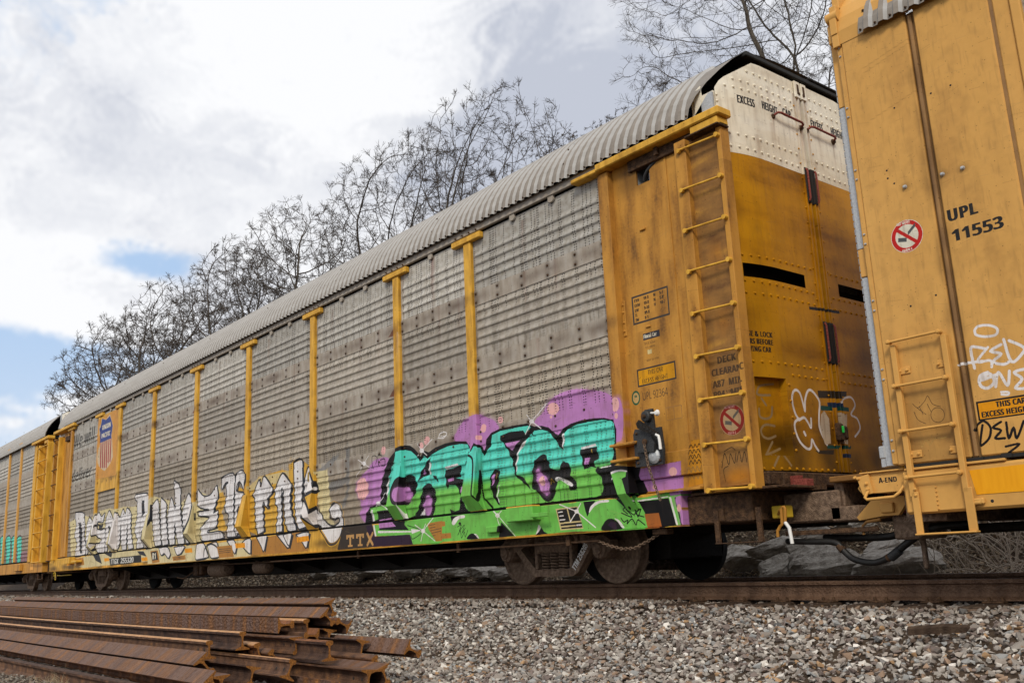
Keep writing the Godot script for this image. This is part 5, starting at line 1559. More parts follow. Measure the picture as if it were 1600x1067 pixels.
func make_side_layers():
	S.a = new_layer(-12.2, -4.9, 0.5, 5.0, 2048)
	S.b = new_layer(-20.45, -11.85, 0.5, 5.0, 2048)
	S.c = new_layer(-32.3, -20.05, 0.5, 5.0, 2048)
	var rng := RandomNumberGenerator.new(); rng.seed = 17
	var bx := bay_edges()
	for l: Dictionary in [S.a, S.b, S.c]:
		# drips, rust and bolt stains under the paint
		for i in bx.size() - 1:
			var x0: float = bx[i]
			var x1: float = bx[i + 1]
			if x1 < l.x0 or x0 > l.x0 + l.w: continue
			for k in 14:
				var x := rng.randf_range(x0 + 0.1, x1 - 0.1)
				smudge(l, x, rng.randf_range(3.0, 4.75), [0.06, 0.1, 0.16][k % 3], [0.5, 0.8, 1.2][(k / 3) % 3], Color(0.32, 0.25, 0.17, 0.22), true)
			for k in 8:
				smudge(l, rng.randf_range(x0, x1), rng.randf_range(2.0, 4.7), 0.12, [0.4, 0.7][k % 2], Color(0.86, 0.85, 0.83, 0.28), true)
			for band: Array in BANDS:
				for r: float in [band[0] - 0.045, band[0] - 0.17]:
					for x in bolt_xs(x0, x1):
						smudge(l, x, r, 0.14, 0.14, Color(0.16, 0.10, 0.07, 0.75)); smudge(l, x, r, 0.055, 0.055, Color(0.07, 0.04, 0.03, 0.95))
				if (i * 7 + int(band[0] * 10)) % 3 == 0:
					fill_poly(l, PackedVector2Array([Vector2(x1 - 0.09, band[1] + 0.01), Vector2(x1 - 0.09, band[0] - 0.03), Vector2(x1 - 0.30, band[1] + 0.02)]), Color(0.40, 0.20, 0.11, 0.85))
					smudge(l, x1 - 0.12, band[1] + 0.05, 0.3, 0.22, Color(0.42, 0.19, 0.10, 0.8))
			for k in 5: smudge(l, x1 - 0.1, rng.randf_range(1.2, 4.5), 0.12, 0.4, Color(0.42, 0.22, 0.11, 0.75))
			for k in 5: smudge(l, rng.randf_range(x0 + 0.1, x1 - 0.1), [3.99, 3.05, 2.07, 4.7][k % 4], 0.10, 0.7, Color(0.40, 0.19, 0.10, 0.55), true)
			for band: Array in BANDS:
				for k in 4: smudge(l, rng.randf_range(x0, x1), band[0] - 0.1, 0.9, 0.24, Color(0.29, 0.20, 0.14, 0.48))
			for k in 3: smudge(l, x0 + 0.1, rng.randf_range(1.2, 4.5), 0.10, 0.30, Color(0.40, 0.28, 0.18, 0.6))
		smudge(l, -11.05, 4.78, 0.16, 0.95, Color(0.45, 0.19, 0.10, 0.9), true)
		# road dirt on the sill
		for k in 60: smudge(l, rng.randf_range(l.x0, l.x0 + l.w), rng.randf_range(0.62, 0.78), 0.9, 0.22, Color(0.17, 0.11, 0.07, 0.45))
	# lettering at the far end of the car
	var black := Color(0.13, 0.125, 0.12, 0.75)
	for t in [["We will", -30.1, 4.12, 0.40], ["deliver", -30.05, 3.14, 0.33]]:
		letters(S.c, t[0], t[1] + 0.05, t[2] - 0.05, t[3], Color(0.72, 0.71, 0.68), 1.1 if t[3] > 0.35 else 1.3); letters(S.c, t[0], t[1], t[2], t[3], black, 1.1 if t[3] > 0.35 else 1.3)
	paint(S.c, SHIELD_PAINT, 42.0)
	letters(S.c, "UNION", -27.13, 4.31, 0.13, Color(0.88, 0.84, 0.74), 1.25); letters(S.c, "PACIFIC", -27.15, 4.08, 0.13, Color(0.88, 0.84, 0.74), 1.12)
	for l: Dictionary in [S.a, S.b, S.c]: paint(l, SIDE_PAINT, 42.0)
	letters(S.c, "TTGX", -25.84, 0.68, 0.125, Color(0.82, 0.82, 0.80), 1.5); letters(S.c, "255320", -25.02, 0.682, 0.125, Color(0.82, 0.82, 0.80), 1.75)
	letters(S.c, "R1", -22.70, 0.715, 0.14, Color(0.85, 0.83, 0.76), 1.2)
	for l: Dictionary in [S.a, S.b]:
		var tt := Color(0.72, 0.55, 0.34)
		for k in 3:
			var x := -13.62 + k * 0.31
			if k < 2:
				for r in [[0.0, 0.80, 0.24, 0.84], [0.0, 0.775, 0.05, 0.84], [0.19, 0.775, 0.24, 0.84], [0.095, 0.66, 0.15, 0.84], [0.05, 0.65, 0.195, 0.68]]:
					fill_poly(l, PackedVector2Array([Vector2(x + r[0], r[1]), Vector2(x + r[2], r[1]), Vector2(x + r[2], r[3]), Vector2(x + r[0], r[3])]), tt)
			else:
				stroke(l, PackedVector2Array([Vector2(x + 0.03, 0.83), Vector2(x + 0.19, 0.66)]), 0.05, tt); stroke(l, PackedVector2Array([Vector2(x + 0.19, 0.83), Vector2(x + 0.03, 0.66)]), 0.05, tt)
	# stencils on the end bay
	var l: Dictionary = S.a
	var ink := Color(0.20, 0.17, 0.14)
	frame_box(l, -7.12, 2.86, -6.57, 3.19, 0.02, Color(0.22, 0.22, 0.22))
	var rows := [["EXH", "19-0"], ["EXW", "10-8"], ["EW", "9-10"], ["IL", "89-8"], ["IW", "9-1"]]
	for i in 5:
		letters(l, rows[i][0], -7.08, 3.115 - i * 0.056, 0.036, ink, 0.8); letters(l, rows[i][1], -6.94, 3.115 - i * 0.056, 0.036, ink, 0.8)
	var rows2 := [["M", "5-7"], ["N", "5-8"], ["H", "10-2"]]
	for i in 3:
		letters(l, rows2[i][0], -6.79, 3.12 - i * 0.056, 0.036, ink, 0.8); letters(l, rows2[i][1], -6.70, 3.12 - i * 0.056, 0.036, ink, 0.8)
	frame_box(l, -6.99, 2.655, -6.74, 2.73, 0.004, Color(0.15, 0.17, 0.22), Color(0.17, 0.19, 0.24))
	letters(l, "Florail Car", -6.98, 2.675, 0.042, Color(0.85, 0.83, 0.75), 0.66)
	letters(l, "RACK 92364", -6.97, 2.60, 0.026, ink, 0.8, false); letters(l, "NO. 48070", -6.96, 2.555, 0.026, ink, 0.8, false)
	fill_poly(l, PackedVector2Array([Vector2(-6.94, 2.49), Vector2(-6.875, 2.49), Vector2(-6.875, 2.54), Vector2(-6.94, 2.54)]), Color(0.85, 0.78, 0.55))
	letters(l, "NEW 10-1998", -6.96, 2.41, 0.024, Color(0.30, 0.22, 0.13), 0.9, false)
	frame_box(l, -7.12, 2.145, -6.555, 2.345, 0.018, Color(0.20, 0.20, 0.21), Color(0.82, 0.58, 0.06))
	letters(l, "THIS CAR", -6.96, 2.265, 0.05, Color(0.13, 0.12, 0.11), 0.78, false); letters(l, "EXCESS HEIGHT", -7.05, 2.175, 0.05, Color(0.13, 0.12, 0.11), 0.78, false)
	for r in [[0.075, Color(0.10, 0.36, 0.27)], [0.055, Color(0.80, 0.66, 0.42)]]:
		var o := PackedVector2Array()
		for k in 20: o.append(Vector2(-7.165, 2.035) + Vector2.from_angle(TAU * k / 20) * r[0] * Vector2(0.85, 1.1))
		fill_poly(l, o, r[1])
	letters(l, "OK", -7.185, 2.04, 0.026, Color(0.10, 0.36, 0.27), 0.8)
	letters(l, "UPL 92364", -7.06, 1.99, 0.085, Color(0.20, 0.17, 0.15), 0.66, false)
	frame_box(l, -6.74, 1.72, -6.52, 1.86, 0.006, Color(0.62, 0.47, 0.28)); frame_box(l, -6.63, 1.72, -6.625, 1.86, 0.006, Color(0.62, 0.47, 0.28))
	# panel behind the ladder
	var ink2 := Color(0.21, 0.17, 0.14, 0.85)
	letters(l, "DECK", -5.95, 2.19, 0.07, ink2, 0.95); letters(l, "CLEARANCE", -6.04, 2.07, 0.07, ink2, 0.88)
	letters(l, "A87  MIN.", -6.04, 1.95, 0.07, ink2, 0.88); letters(l, "B94   MIN.", -6.04, 1.84, 0.07, ink2, 0.88); letters(l, "1/16", -5.88, 1.875, 0.03, ink2, 0.8)
	no_more(l, -5.84, 1.60, 0.155, Color(0.50, 0.13, 0.10), Color(0.52, 0.36, 0.17), 0.6)
	for st in [[[-6.02, 1.14], [-5.97, 1.28], [-5.93, 1.16], [-5.90, 1.27], [-5.86, 1.17], [-5.83, 1.27]], [[-5.83, 1.18], [-5.79, 1.28], [-5.77, 1.17], [-5.73, 1.27], [-5.71, 1.17]], [[-5.99, 1.0], [-6.0, 1.12], [-5.94, 1.15]], [[-5.97, 1.30], [-5.88, 1.33], [-5.84, 1.30]]]:
		var pl := PackedVector2Array()
		for q in st: pl.append(Vector2(q[0], q[1]))
		stroke(l, pl, 0.008, Color(0.14, 0.10, 0.06))
	# small black tag and ghost tag on the lower corner
	fill_poly(l, PackedVector2Array([Vector2(-6.53, 0.99), Vector2(-6.27, 1.02), Vector2(-6.29, 1.47), Vector2(-6.43, 1.47)]), Color(0.78, 0.53, 0.12))
	for j in 4:
		var pl := PackedVector2Array()
		for k in 7: pl.append(Vector2(-6.46 + k * 0.026, 1.40 - j * 0.055 + (0.025 if k % 2 else -0.015)))
		stroke(l, pl, 0.008, Color(0.10, 0.08, 0.06))
	for j in 2:
		var pl := PackedVector2Array()
		for k in 8: pl.append(Vector2(-6.50 + k * 0.028, 1.16 - j * 0.07 + (0.035 if k % 2 else -0.02)))
		stroke(l, pl, 0.012, Color(0.62, 0.47, 0.24))
	# rubbed and rusty places; the end sheet darker brown towards its top
	for k in 26: smudge(l, rng.randf_range(-7.3, -5.6), rng.randf_range(1.0, 4.6), [0.10, 0.2][k % 2], [0.5, 1.0][(k / 2) % 2], Color(0.20, 0.11, 0.06, 0.30), true)
	for k in 8: smudge(l, -6.95, 4.75 - k * 0.04, 1.0, 0.35, Color(0.18, 0.10, 0.05, 0.25))
	for k in 5: smudge(l, rng.randf_range(-5.95, -5.7), rng.randf_range(1.0, 1.1), 0.35, 0.22, Color(0.72, 0.46, 0.10, 0.55))
	for y: float in [3.35, 2.6]: smudge(l, -5.82, y, 0.4, 0.5, Color(0.70, 0.45, 0.12, 0.5))
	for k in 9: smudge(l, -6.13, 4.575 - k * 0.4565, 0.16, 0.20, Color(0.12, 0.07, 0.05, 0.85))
	for q: Dictionary in [S.a, S.b, S.c]: finish(q)

func no_more(l: Dictionary, x: float, y: float, r: float, red: Color, inner: Color, fade: float):
	for g in [[1.0, Color(0.84, 0.82, 0.76).lerp(inner, fade)], [0.96, red], [0.72, Color(0.82, 0.80, 0.74).lerp(inner, fade)]]:
		var o := PackedVector2Array()
		for k in 28: o.append(Vector2(x, y) + Vector2.from_angle(TAU * k / 28) * r * g[0])
		fill_poly(l, o, g[1])
	var dark := Color(0.30, 0.31, 0.32).lerp(inner, fade * 0.3)
	for q in [[-0.58, -0.22, -0.06, 0.04, -0.12], [0.06, 0.0, 0.58, 0.26, 0.42]]:
		var pts := PackedVector2Array([Vector2(q[0], q[1]), Vector2(q[2], q[1] + q[4]), Vector2(q[2] + 0.04, q[1] + q[4] + 0.24), Vector2(q[0] + 0.04, q[1] + 0.24)])
		var w := PackedVector2Array()
		for p in pts: w.append(Vector2(x, y) + p * r)
		fill_poly(l, w, dark)
	stroke(l, PackedVector2Array([Vector2(x - 0.62 * r, y + 0.58 * r), Vector2(x + 0.62 * r, y - 0.58 * r)]), r * 0.2, red)
	var white := Color(0.85, 0.83, 0.78).lerp(red, fade * 0.8)
	letters(l, "NO MORE", x - 0.52 * r, y + 0.76 * r, r * 0.16, white, 0.8); letters(l, "THAN 4", x - 0.42 * r, y - 0.92 * r, r * 0.16, white, 0.8)

const BANDS = [[3.99, 3.79], [3.05, 2.84], [2.07, 1.86]]

func bay_edges() -> Array:
	return [-30.165, -27.39, -25.58, -22.965, -20.226, -17.494, -14.766, -12.006, -10.124, -7.384]

func bolt_xs(x0: float, x1: float) -> Array:
	var n := 4 if x1 - x0 > 2.0 else 3
	var o := [x0 + 0.12]
	for i in n: o.append(x0 + 0.12 + (x1 - x0 - 0.24) * (i + 0.93) / (n + 0.86))
	o.append(x1 - 0.12)
	return o

func body_core(car: Node3D, xl: float, xr: float):
	# far wall, decks and floor: they close the car, so that only dark shows through the holes
	var b := Bld.new()
	b.box(Vector3(xl + 0.1, 0.95, -1.58), Vector3(xr - 0.1, 4.95, -1.52))
	part(car, "far_wall", b, M.alu_flat)
	b = Bld.new()
	for y: float in [0.96, 2.62, 4.9]: b.box(Vector3(xl + 0.5, y, -1.5), Vector3(xr - 0.7, y + 0.04, 1.44))
	for x in [xl + 0.8, xr - 0.9]: b.box(Vector3(x, 1.05, -1.48), Vector3(x + 0.03, 4.85, 1.44))
	part(car, "deck", b, M.interior)
	b = Bld.new()
	b.box(Vector3(xl + 2.2, 0.26, -0.5), Vector3(xr - 2.2, 0.9, 0.5), 0.02)
	b.box(Vector3(xl + 0.3, 0.55, -0.35), Vector3(xr - 0.3, 0.9, 0.35), 0.02)
	var x := xl + 6.0
	while x < xr - 5.5:
		b.prism(PackedVector2Array([Vector2(0.5, 0.30), Vector2(1.45, 0.62), Vector2(1.45, 0.9), Vector2(0.5, 0.9)]), Transform3D(Basis(Vector3(0, 0, 1), Vector3(0, 1, 0), Vector3(-1, 0, 0)), Vector3(x, 0, 0)), -0.02, 0.02)
		x += 1.37
	part(car, "underframe", b, M.steel_dark)

func post(car: Node3D, x: float, gusset: bool, yb: float):
	var l = side_layer(x)
	var b := Bld.new()
	b.box(Vector3(x - 0.082, 1.0, 1.53), Vector3(x + 0.082, 4.72, 1.595), 0.01)
	part(car, "post", b, M.yellow, "", l)
	b = Bld.new()
	b.box(Vector3(x - 0.335, 4.712, 1.54), Vector3(x + 0.335, 4.80, 1.62), 0.01)
	var cp := part(car, "post_cap", b, M.yellow, "", l)
	b = Bld.new()
	for dx: float in [-0.24, -0.08, 0.08, 0.24]: b.dome(Vector3(x + dx, 4.845, 1.60), Vector3(0, 0, 1), 0.016, 0.016, 6)
	part(cp, "bolts", b, M.brown, "stuff")
	if gusset:
		b = Bld.new()
		var top := [Vector3(x - 0.09, 1.78, 1.608), Vector3(x + 0.09, 1.78, 1.608)]
		var mid := [Vector3(x - 0.12, 1.185, 1.74), Vector3(x + 0.16, 1.185, 1.74)]
		var low := [Vector3(x - 0.10, 0.985, 1.60), Vector3(x + 0.20, 0.985, 1.60)]
		var c := Vector3(x, 1.2, 1.55)
		b.oquad(top[0], top[1], mid[1], mid[0], c)
		b.oquad(mid[0], mid[1], low[1], low[0], c)
		for k in 2:
			b.otri(top[k], mid[k], Vector3(top[k].x, 1.185, 1.55), c); b.oquad(Vector3(top[k].x, 1.185, 1.55), mid[k], low[k], Vector3(low[k].x, 0.985, 1.55), c)
		part(car, "post_foot", b, M.yellow, "", l)

func spring(b: Bld, at: Vector3, r: float, h: float, turns: int, wire: float):
	var p := PackedVector3Array()
	for i in turns * 12 + 1:
		var a := TAU * i / 12.0
		p.append(at + Vector3(cos(a) * r, h * i / (turns * 12.0), sin(a) * r))
	b.tube(p, wire, wire, 5)

func bogie(car: Node3D, cx: float, both := true, chalk := ""):
	var o := group_part(car, "bogie")
	var axles := [cx - 0.89, cx + 0.89]
	var R := 0.42
	for ax: float in axles:
		for s: float in [1.0, -1.0]:
			var b := Bld.new()
			var t := Transform3D(Basis(Vector3(1, 0, 0), Vector3(0, 1, 0), Vector3(0, 0, 1)) if s > 0 else Basis(Vector3(-1, 0, 0), Vector3(0, 1, 0), Vector3(0, 0, -1)), Vector3(ax, R, 0.0))
			b.lathe(PackedVector2Array([Vector2(0.09, 0.86), Vector2(0.11, 0.83), Vector2(0.13, 0.765), Vector2(0.24, 0.775), Vector2(0.345, 0.80), Vector2(0.365, 0.822), Vector2(0.408, 0.822), Vector2(R, 0.812), Vector2(R + 0.004, 0.745), Vector2(R + 0.012, 0.722), Vector2(R + 0.026, 0.708), Vector2(R + 0.026, 0.692), Vector2(R + 0.01, 0.688), Vector2(0.36, 0.69), Vector2(0.1, 0.72), Vector2(0.09, 0.0)]), t, 40)
			part(o, "wheel", b, M.truck if s > 0 else M.black)
	for s: float in [1.0, -1.0]:
		var b := Bld.new()
		var t := Transform3D(Basis.IDENTITY if s > 0 else Basis(Vector3(-1, 0, 0), Vector3(0, 1, 0), Vector3(0, 0, -1)), Vector3(cx, 0, 0))
		var P := func(a: Array) -> PackedVector2Array:
			var q := PackedVector2Array()
			for i in range(0, a.size(), 2): q.append(Vector2(a[i], a[i + 1]))
			return q
		b.prism(P.call([-1.06, 0.40, -0.95, 0.34, -0.72, 0.44, -0.46, 0.15, -0.36, 0.11, 0.36, 0.11, 0.46, 0.15, 0.72, 0.44, 0.95, 0.34, 1.06, 0.40, 1.06, 0.52, 0.95, 0.58, 0.72, 0.58, 0.55, 0.62, 0.34, 0.62, 0.62, 0.46, 0.38, 0.24, 0.33, 0.20, -0.33, 0.20, -0.38, 0.24, -0.62, 0.46, -0.34, 0.62, -0.55, 0.62, -0.72, 0.58, -0.95, 0.58, -1.06, 0.52]), t, 0.93, 1.06)
		b.box(t * Vector3(-0.36, 0.545, 0.94), t * Vector3(0.36, 0.63, 1.05), 0.01)
		for c: float in [-0.36, 0.30]: b.box(t * Vector3(c, 0.2, 0.94), t * Vector3(c + 0.06, 0.56, 1.05), 0.01)
		b.box(t * Vector3(-0.30, 0.40, 0.86), t * Vector3(0.30, 0.57, 1.07), 0.02)
		part(o, "side_frame", b, M.truck)
		b = Bld.new()
		for c: float in [-0.165, 0.0, 0.165]: spring(b, t * Vector3(c, 0.19, 1.0), 0.062, 0.22, 6, 0.014)
		part(o, "spring", b, M.truck)
		b = Bld.new()
		for ax: float in [-0.89, 0.89]:
			var bt := t * Transform3D(Basis.IDENTITY, Vector3(ax, 0.42, 0))
			b.lathe(PackedVector2Array([Vector2(0.125, 0.90), Vector2(0.125, 1.06), Vector2(0.11, 1.10), Vector2(0.07, 1.105), Vector2(0.065, 1.13), Vector2(0.0, 1.135)]), bt, 18)
			for k in 3: b.dome(bt * Vector3(cos(TAU * k / 3 + 0.5) * 0.085, sin(TAU * k / 3 + 0.5) * 0.085, 1.10), bt.basis * Vector3(0, 0, 1), 0.024, 0.02, 6)
		part(o, "axle_bearing", b, M.truck)
	var bol := Bld.new()
	bol.box(Vector3(cx - 0.22, 0.36, -0.95), Vector3(cx + 0.22, 0.62, 0.95), 0.03)
	for ax: float in axles: bol.rod(Vector3(ax, 0.42, -0.75), Vector3(ax, 0.42, 0.75), 0.085, 12)
	for ax: float in axles: bol.box(Vector3(ax - 0.03 + (0.46 if ax < cx else -0.46), 0.28, -0.85), Vector3(ax + 0.03 + (0.46 if ax < cx else -0.46), 0.40, 0.85), 0.01)
	part(o, "bolster", bol, M.steel_dark)
	if chalk:
		var tm := TextMesh.new(); tm.text = chalk; tm.font_size = 32; tm.pixel_size = 0.0032; tm.depth = 0.003
		var f := SystemFont.new(); f.font_names = PackedStringArray(["Droid Sans"]); f.font_weight = 700; tm.font = f
		var mi := MeshInstance3D.new(); mi.name = "chalk_mark"; mi.mesh = tm; tm.material = M.white
		mi.transform = Transform3D(Basis(Vector3(0, 0, 1), deg_to_rad(49)).scaled_local(Vector3(0.7, 1, 1)), Vector3(cx + 0.52, 0.34, 1.064) - origin_of(o))
		o.add_child(mi, true)

func near_autorack() -> Node3D:
	var xl := -31.95
	var xr := -5.56
	var car := thing("autorack_car", Vector3(-18.77, 0, 0), "grey and yellow autorack car covered in white and turquoise graffiti, nearest whole car", "freight car")
	make_side_layers()
	body_core(car, xl, xr)
	var bx := bay_edges()
	# perforated sheets, flat bands, posts
	for i in bx.size() - 1:
		var x0: float = bx[i] + 0.06
		var x1: float = bx[i + 1] - 0.06
		if i == bx.size() - 2: x1 = -7.45
		var l = side_layer((x0 + x1) * 0.5)
		for t in 4:
			var rg: Array = RIDGES[t]
			if i == 0 and t < 2: rg = rg.slice(rg.size() - 2)
			part(car, "side_panel", corrugated(x0, x1, TIERS[t][0], TIERS[t][1], rg, 1.535), M["sheet%d" % (t + 4 * ((i * 5 + t * 2) % 3))], "", l)
		for band: Array in BANDS:
			var b := Bld.new()
			b.box(Vector3(x0, band[1] - 0.012, 1.528), Vector3(x1, band[0] + 0.008, 1.545))
			var bd := part(car, "side_band", b, M.alu_flat, "", l)
			b = Bld.new()
			for r: float in [band[0] - 0.045, band[0] - 0.17]:
				for x in bolt_xs(bx[i], bx[i + 1]): b.dome(Vector3(x, r, 1.545), Vector3(0, 0, 1), 0.017, 0.016, 6)
			part(bd, "bolts", b, M.brown, "stuff")
		if i == 1:
			var b := Bld.new()
			b.box(Vector3(x0 + 0.02, 2.62, 1.57), Vector3(x1 - 0.02, 4.72, 1.578))
			part(car, "emblem_panel", b, M.yellow, "", l)
		# drainage tabs hanging from the fascia
		var tb := Bld.new()
		for f: float in ([0.36, 0.66] if x1 - x0 > 2 else [0.5]):
			var x := lerpf(x0, x1, f)
			tb.prism(PackedVector2Array([Vector2(x - 0.05, 4.85), Vector2(x - 0.05, 4.77), Vector2(x - 0.03, 4.745), Vector2(x + 0.03, 4.745), Vector2(x + 0.05, 4.77), Vector2(x + 0.05, 4.85)]), Transform3D.IDENTITY, 1.545, 1.575)
		part(car, "tab", tb, M.alu_flat)
	for i in bx.size() - 1: post(car, bx[i], i > 0, 0.98)
	var b := Bld.new()
	b.box(Vector3(-31.2, 4.828, 1.54), Vector3(-7.3, 4.94, 1.59), 0.006)
	part(car, "fascia", b, M.alu_flat)
	roof(car, -31.55, -6.0, true)
	# side sill in three lengths
	for r in [[-31.9, -20.25], [-20.25, -12.0], [-12.0, -6.60]]:
		b = Bld.new()
		b.box(Vector3(r[0], 0.61, 1.38), Vector3(r[1], 0.965, 1.56), 0.006)
		b.box(Vector3(r[0], 0.60, 1.38), Vector3(r[1], 0.608, 1.60))
		part(car, "side_sill", b, M.yellow, "", side_layer((r[0] + r[1]) * 0.5))
	b = Bld.new()
	b.box(Vector3(-31.8, 0.955, 1.36), Vector3(-7.4, 1.01, 1.48))
	part(car, "floor_edge", b, M.black)
	near_end_bay(car)
	far_end_bay(car, -31.95)
	doors(car)
	bogie(car, -9.24, true, "TTM 258205")
	bogie(car, -28.3)
	sill_fittings(car)
	near_coupling(car)
	return car

func near_end_bay(car: Node3D):
	var l = S.a
	var b := Bld.new()
	b.box(Vector3(-7.47, 0.99, 1.50), Vector3(-7.295, 4.78, 1.60), 0.012)
	b.box(Vector3(-7.296, 1.10, 1.52), Vector3(-7.282, 4.70, 1.612), 0.003)
	part(car, "corner_post", b, M.yellow_old, "", l)
	# flat end sheet with a window cut near the top
	b = Bld.new()
	var xs := [-7.29, -6.905, -6.70, -6.20]
	b.box(Vector3(xs[0], 1.38, 1.50), Vector3(xs[3], 4.475, 1.522))
	b.box(Vector3(xs[0], 4.475, 1.50), Vector3(xs[1], 4.79, 1.522)); b.box(Vector3(xs[2], 4.475, 1.50), Vector3(xs[3], 4.79, 1.522)); b.box(Vector3(xs[1], 4.70, 1.50), Vector3(xs[2], 4.79, 1.522))
	b.box(Vector3(-6.47, 1.3, 1.518), Vector3(-6.445, 4.7, 1.53)); 
	var sheet := part(car, "end_sheet", b, M.yellow_old, "", l)
	b = Bld.new()
	var p := PackedVector3Array()
	for k in 9:
		var a := PI * 0.5 * k / 8.0
		p.append(Vector3(-6.86 + 0.42 * (1.0 - cos(a)), 4.40 + 0.24 * sin(a) + 0.06 * k / 8.0, 1.43 + 0.085 * smoothstep(0.0, 0.5, k / 8.0)))
	b.tube(p, 0.022, 0.022, 8)
	part(sheet, "curved_bar", b, M.iron)
	b = Bld.new()
	b.box(Vector3(-6.94, 4.47, 1.28), Vector3(-6.93, 4.72, 1.47)); b.box(Vector3(-6.80, 4.47, 1.40), Vector3(-6.70, 4.62, 1.42))
	part(sheet, "window_lining", b, M.galv)
	b = Bld.new()
	b.box(Vector3(-6.90, 3.92, 1.522), Vector3(-6.82, 3.945, 1.545), 0.004); b.box(Vector3(-7.27, 2.76, 1.522), Vector3(-7.225, 3.18, 1.535), 0.004)
	for y: float in [3.13, 3.04, 2.92, 2.82]: b.dome(Vector3(-7.25, y, 1.535), Vector3(0, 0, 1), 0.017, 0.015, 6)
	b.box(Vector3(-6.93, 2.79, 1.522), Vector3(-6.86, 2.81, 1.54), 0.004)
	part(sheet, "small_fitting", b, M.yellow_old)
	# beams below the sheet, and the bracket of the last post
	b = Bld.new()
	b.box(Vector3(-7.35, 1.12, 1.44), Vector3(-6.26, 1.385, 1.545), 0.01)
	b.box(Vector3(-7.30, 0.975, 1.44), Vector3(-6.26, 1.118, 1.51), 0.01)
	b.box(Vector3(-6.9, 0.955, 1.42), Vector3(-6.3, 0.985, 1.60), 0.004)
	part(car, "lower_beam", b, M.yellow_old, "", l)
	b = Bld.new()
	var c := Vector3(-7.35, 1.2, 1.50)
	var q := [Vector3(-7.58, 1.30, 1.60), Vector3(-7.30, 1.36, 1.60), Vector3(-7.20, 0.985, 1.70), Vector3(-7.38, 0.985, 1.70)]
	b.oquad(q[0], q[1], q[2], q[3], c); b.oquad(q[0], q[3], Vector3(-7.38, 0.985, 1.55), Vector3(-7.58, 1.30, 1.55), c); b.oquad(q[1], q[2], Vector3(-7.20, 0.985, 1.55), Vector3(-7.30, 1.36, 1.55), c)
	b.oquad(q[2], q[3], Vector3(-7.36, 0.8, 1.565), Vector3(-7.18, 0.8, 1.565), c)
	part(car, "post_foot", b, M.yellow, "", l)
	b = Bld.new()
	b.box(Vector3(-7.42, 1.50, 1.55), Vector3(-7.02, 1.53, 1.74), 0.006); b.box(Vector3(-7.42, 1.33, 1.55), Vector3(-7.02, 1.36, 1.74), 0.006); b.box(Vector3(-7.40, 1.36, 1.55), Vector3(-7.05, 1.50, 1.57), 0.004)
	part(car, "brake_bracket", b, M.yellow_old, "", l)
	# top beam
	b = Bld.new()
	b.box(Vector3(-7.865, 4.79, 1.50), Vector3(-7.30, 4.845, 1.665), 0.012)
	b.box(Vector3(-7.42, 4.792, 1.45), Vector3(-5.56, 4.885, 1.68), 0.014)
	b.box(Vector3(-5.97, 4.69, 1.47), Vector3(-5.60, 4.788, 1.655), 0.006)
	part(car, "top_beam", b, M.yellow, "", l)
	b = Bld.new()
	b.box(Vector3(-7.0, 4.66, 1.46), Vector3(-6.0, 4.789, 1.56), 0.006); b.box(Vector3(-6.55, 4.70, 1.56), Vector3(-6.5, 4.789, 1.60))
	b.box(Vector3(-6.02, 4.672, 1.5), Vector3(-5.57, 4.69, 1.70), 0.004)
	part(car, "beam_bracket", b, M.brown)
	b = Bld.new()
	b.prism(PackedVector2Array([Vector2(-6.1, 4.9), Vector2(-5.75, 4.9), Vector2(-5.75, 5.17), Vector2(-5.80, 5.17)]), Transform3D.IDENTITY, 1.47, 1.50)
	part(car, "gap_plate", b, M.galv)
	# ladder
	b = Bld.new()
	b.box(Vector3(-6.065, 0.95, 1.55), Vector3(-5.66, 4.67, 1.575))
	part(car, "ladder_back", b, M.yellow_rub, "", l)
	var lad := group_part(car, "ladder")
	b = Bld.new()
	b.box(Vector3(-6.215, 0.90, 1.48), Vector3(-6.06, 4.70, 1.65), 0.008); b.box(Vector3(-6.29, 0.95, 1.47), Vector3(-6.214, 4.65, 1.56), 0.008)
	part(lad, "ladder_stile", b, M.yellow_old, "", l)
	b = Bld.new()
	b.box(Vector3(-5.664, 0.90, 1.47), Vector3(-5.60, 4.73, 1.62), 0.008)
	part(lad, "ladder_stile", b, M.yellow_old, "", l)
	b = Bld.new()
	b.box(Vector3(-6.06, 0.902, 1.47), Vector3(-5.665, 0.925, 1.638), 0.005)
	part(lad, "ladder_foot", b, M.yellow_old, "", l)
	for k in 9:
		var y := 4.575 - k * 0.4565
		b = Bld.new()
		b.rod(Vector3(-6.14, y + 0.008, 1.672), Vector3(-5.625, y - 0.008, 1.655), 0.0125, 8)
		for x: float in [-6.135, -5.63]:
			b.rod(Vector3(x, y, 1.61), Vector3(x, y, 1.69 if x < -6 else 1.672), 0.027, 8)
		part(lad, "rung", b, M.yellow)
	# hand brake
	var hb := Bld.new()
	hb.prism(PackedVector2Array([Vector2(-7.08, 1.25), Vector2(-6.69, 1.25), Vector2(-6.67, 1.40), Vector2(-6.69, 1.64), Vector2(-6.78, 1.64), Vector2(-6.79, 1.85), Vector2(-6.90, 1.85), Vector2(-6.92, 1.64), Vector2(-7.06, 1.66), Vector2(-7.09, 1.60)]), Transform3D.IDENTITY, 1.66, 1.69)
	var br := part(car, "hand_brake", hb, M.iron)
	hb = Bld.new()
	hb.prism(PackedVector2Array([Vector2(-7.0, 1.40), Vector2(-6.76, 1.38), Vector2(-6.74, 1.47), Vector2(-6.80, 1.60), Vector2(-6.90, 1.63), Vector2(-6.98, 1.56)]), Transform3D.IDENTITY, 1.69, 1.745)
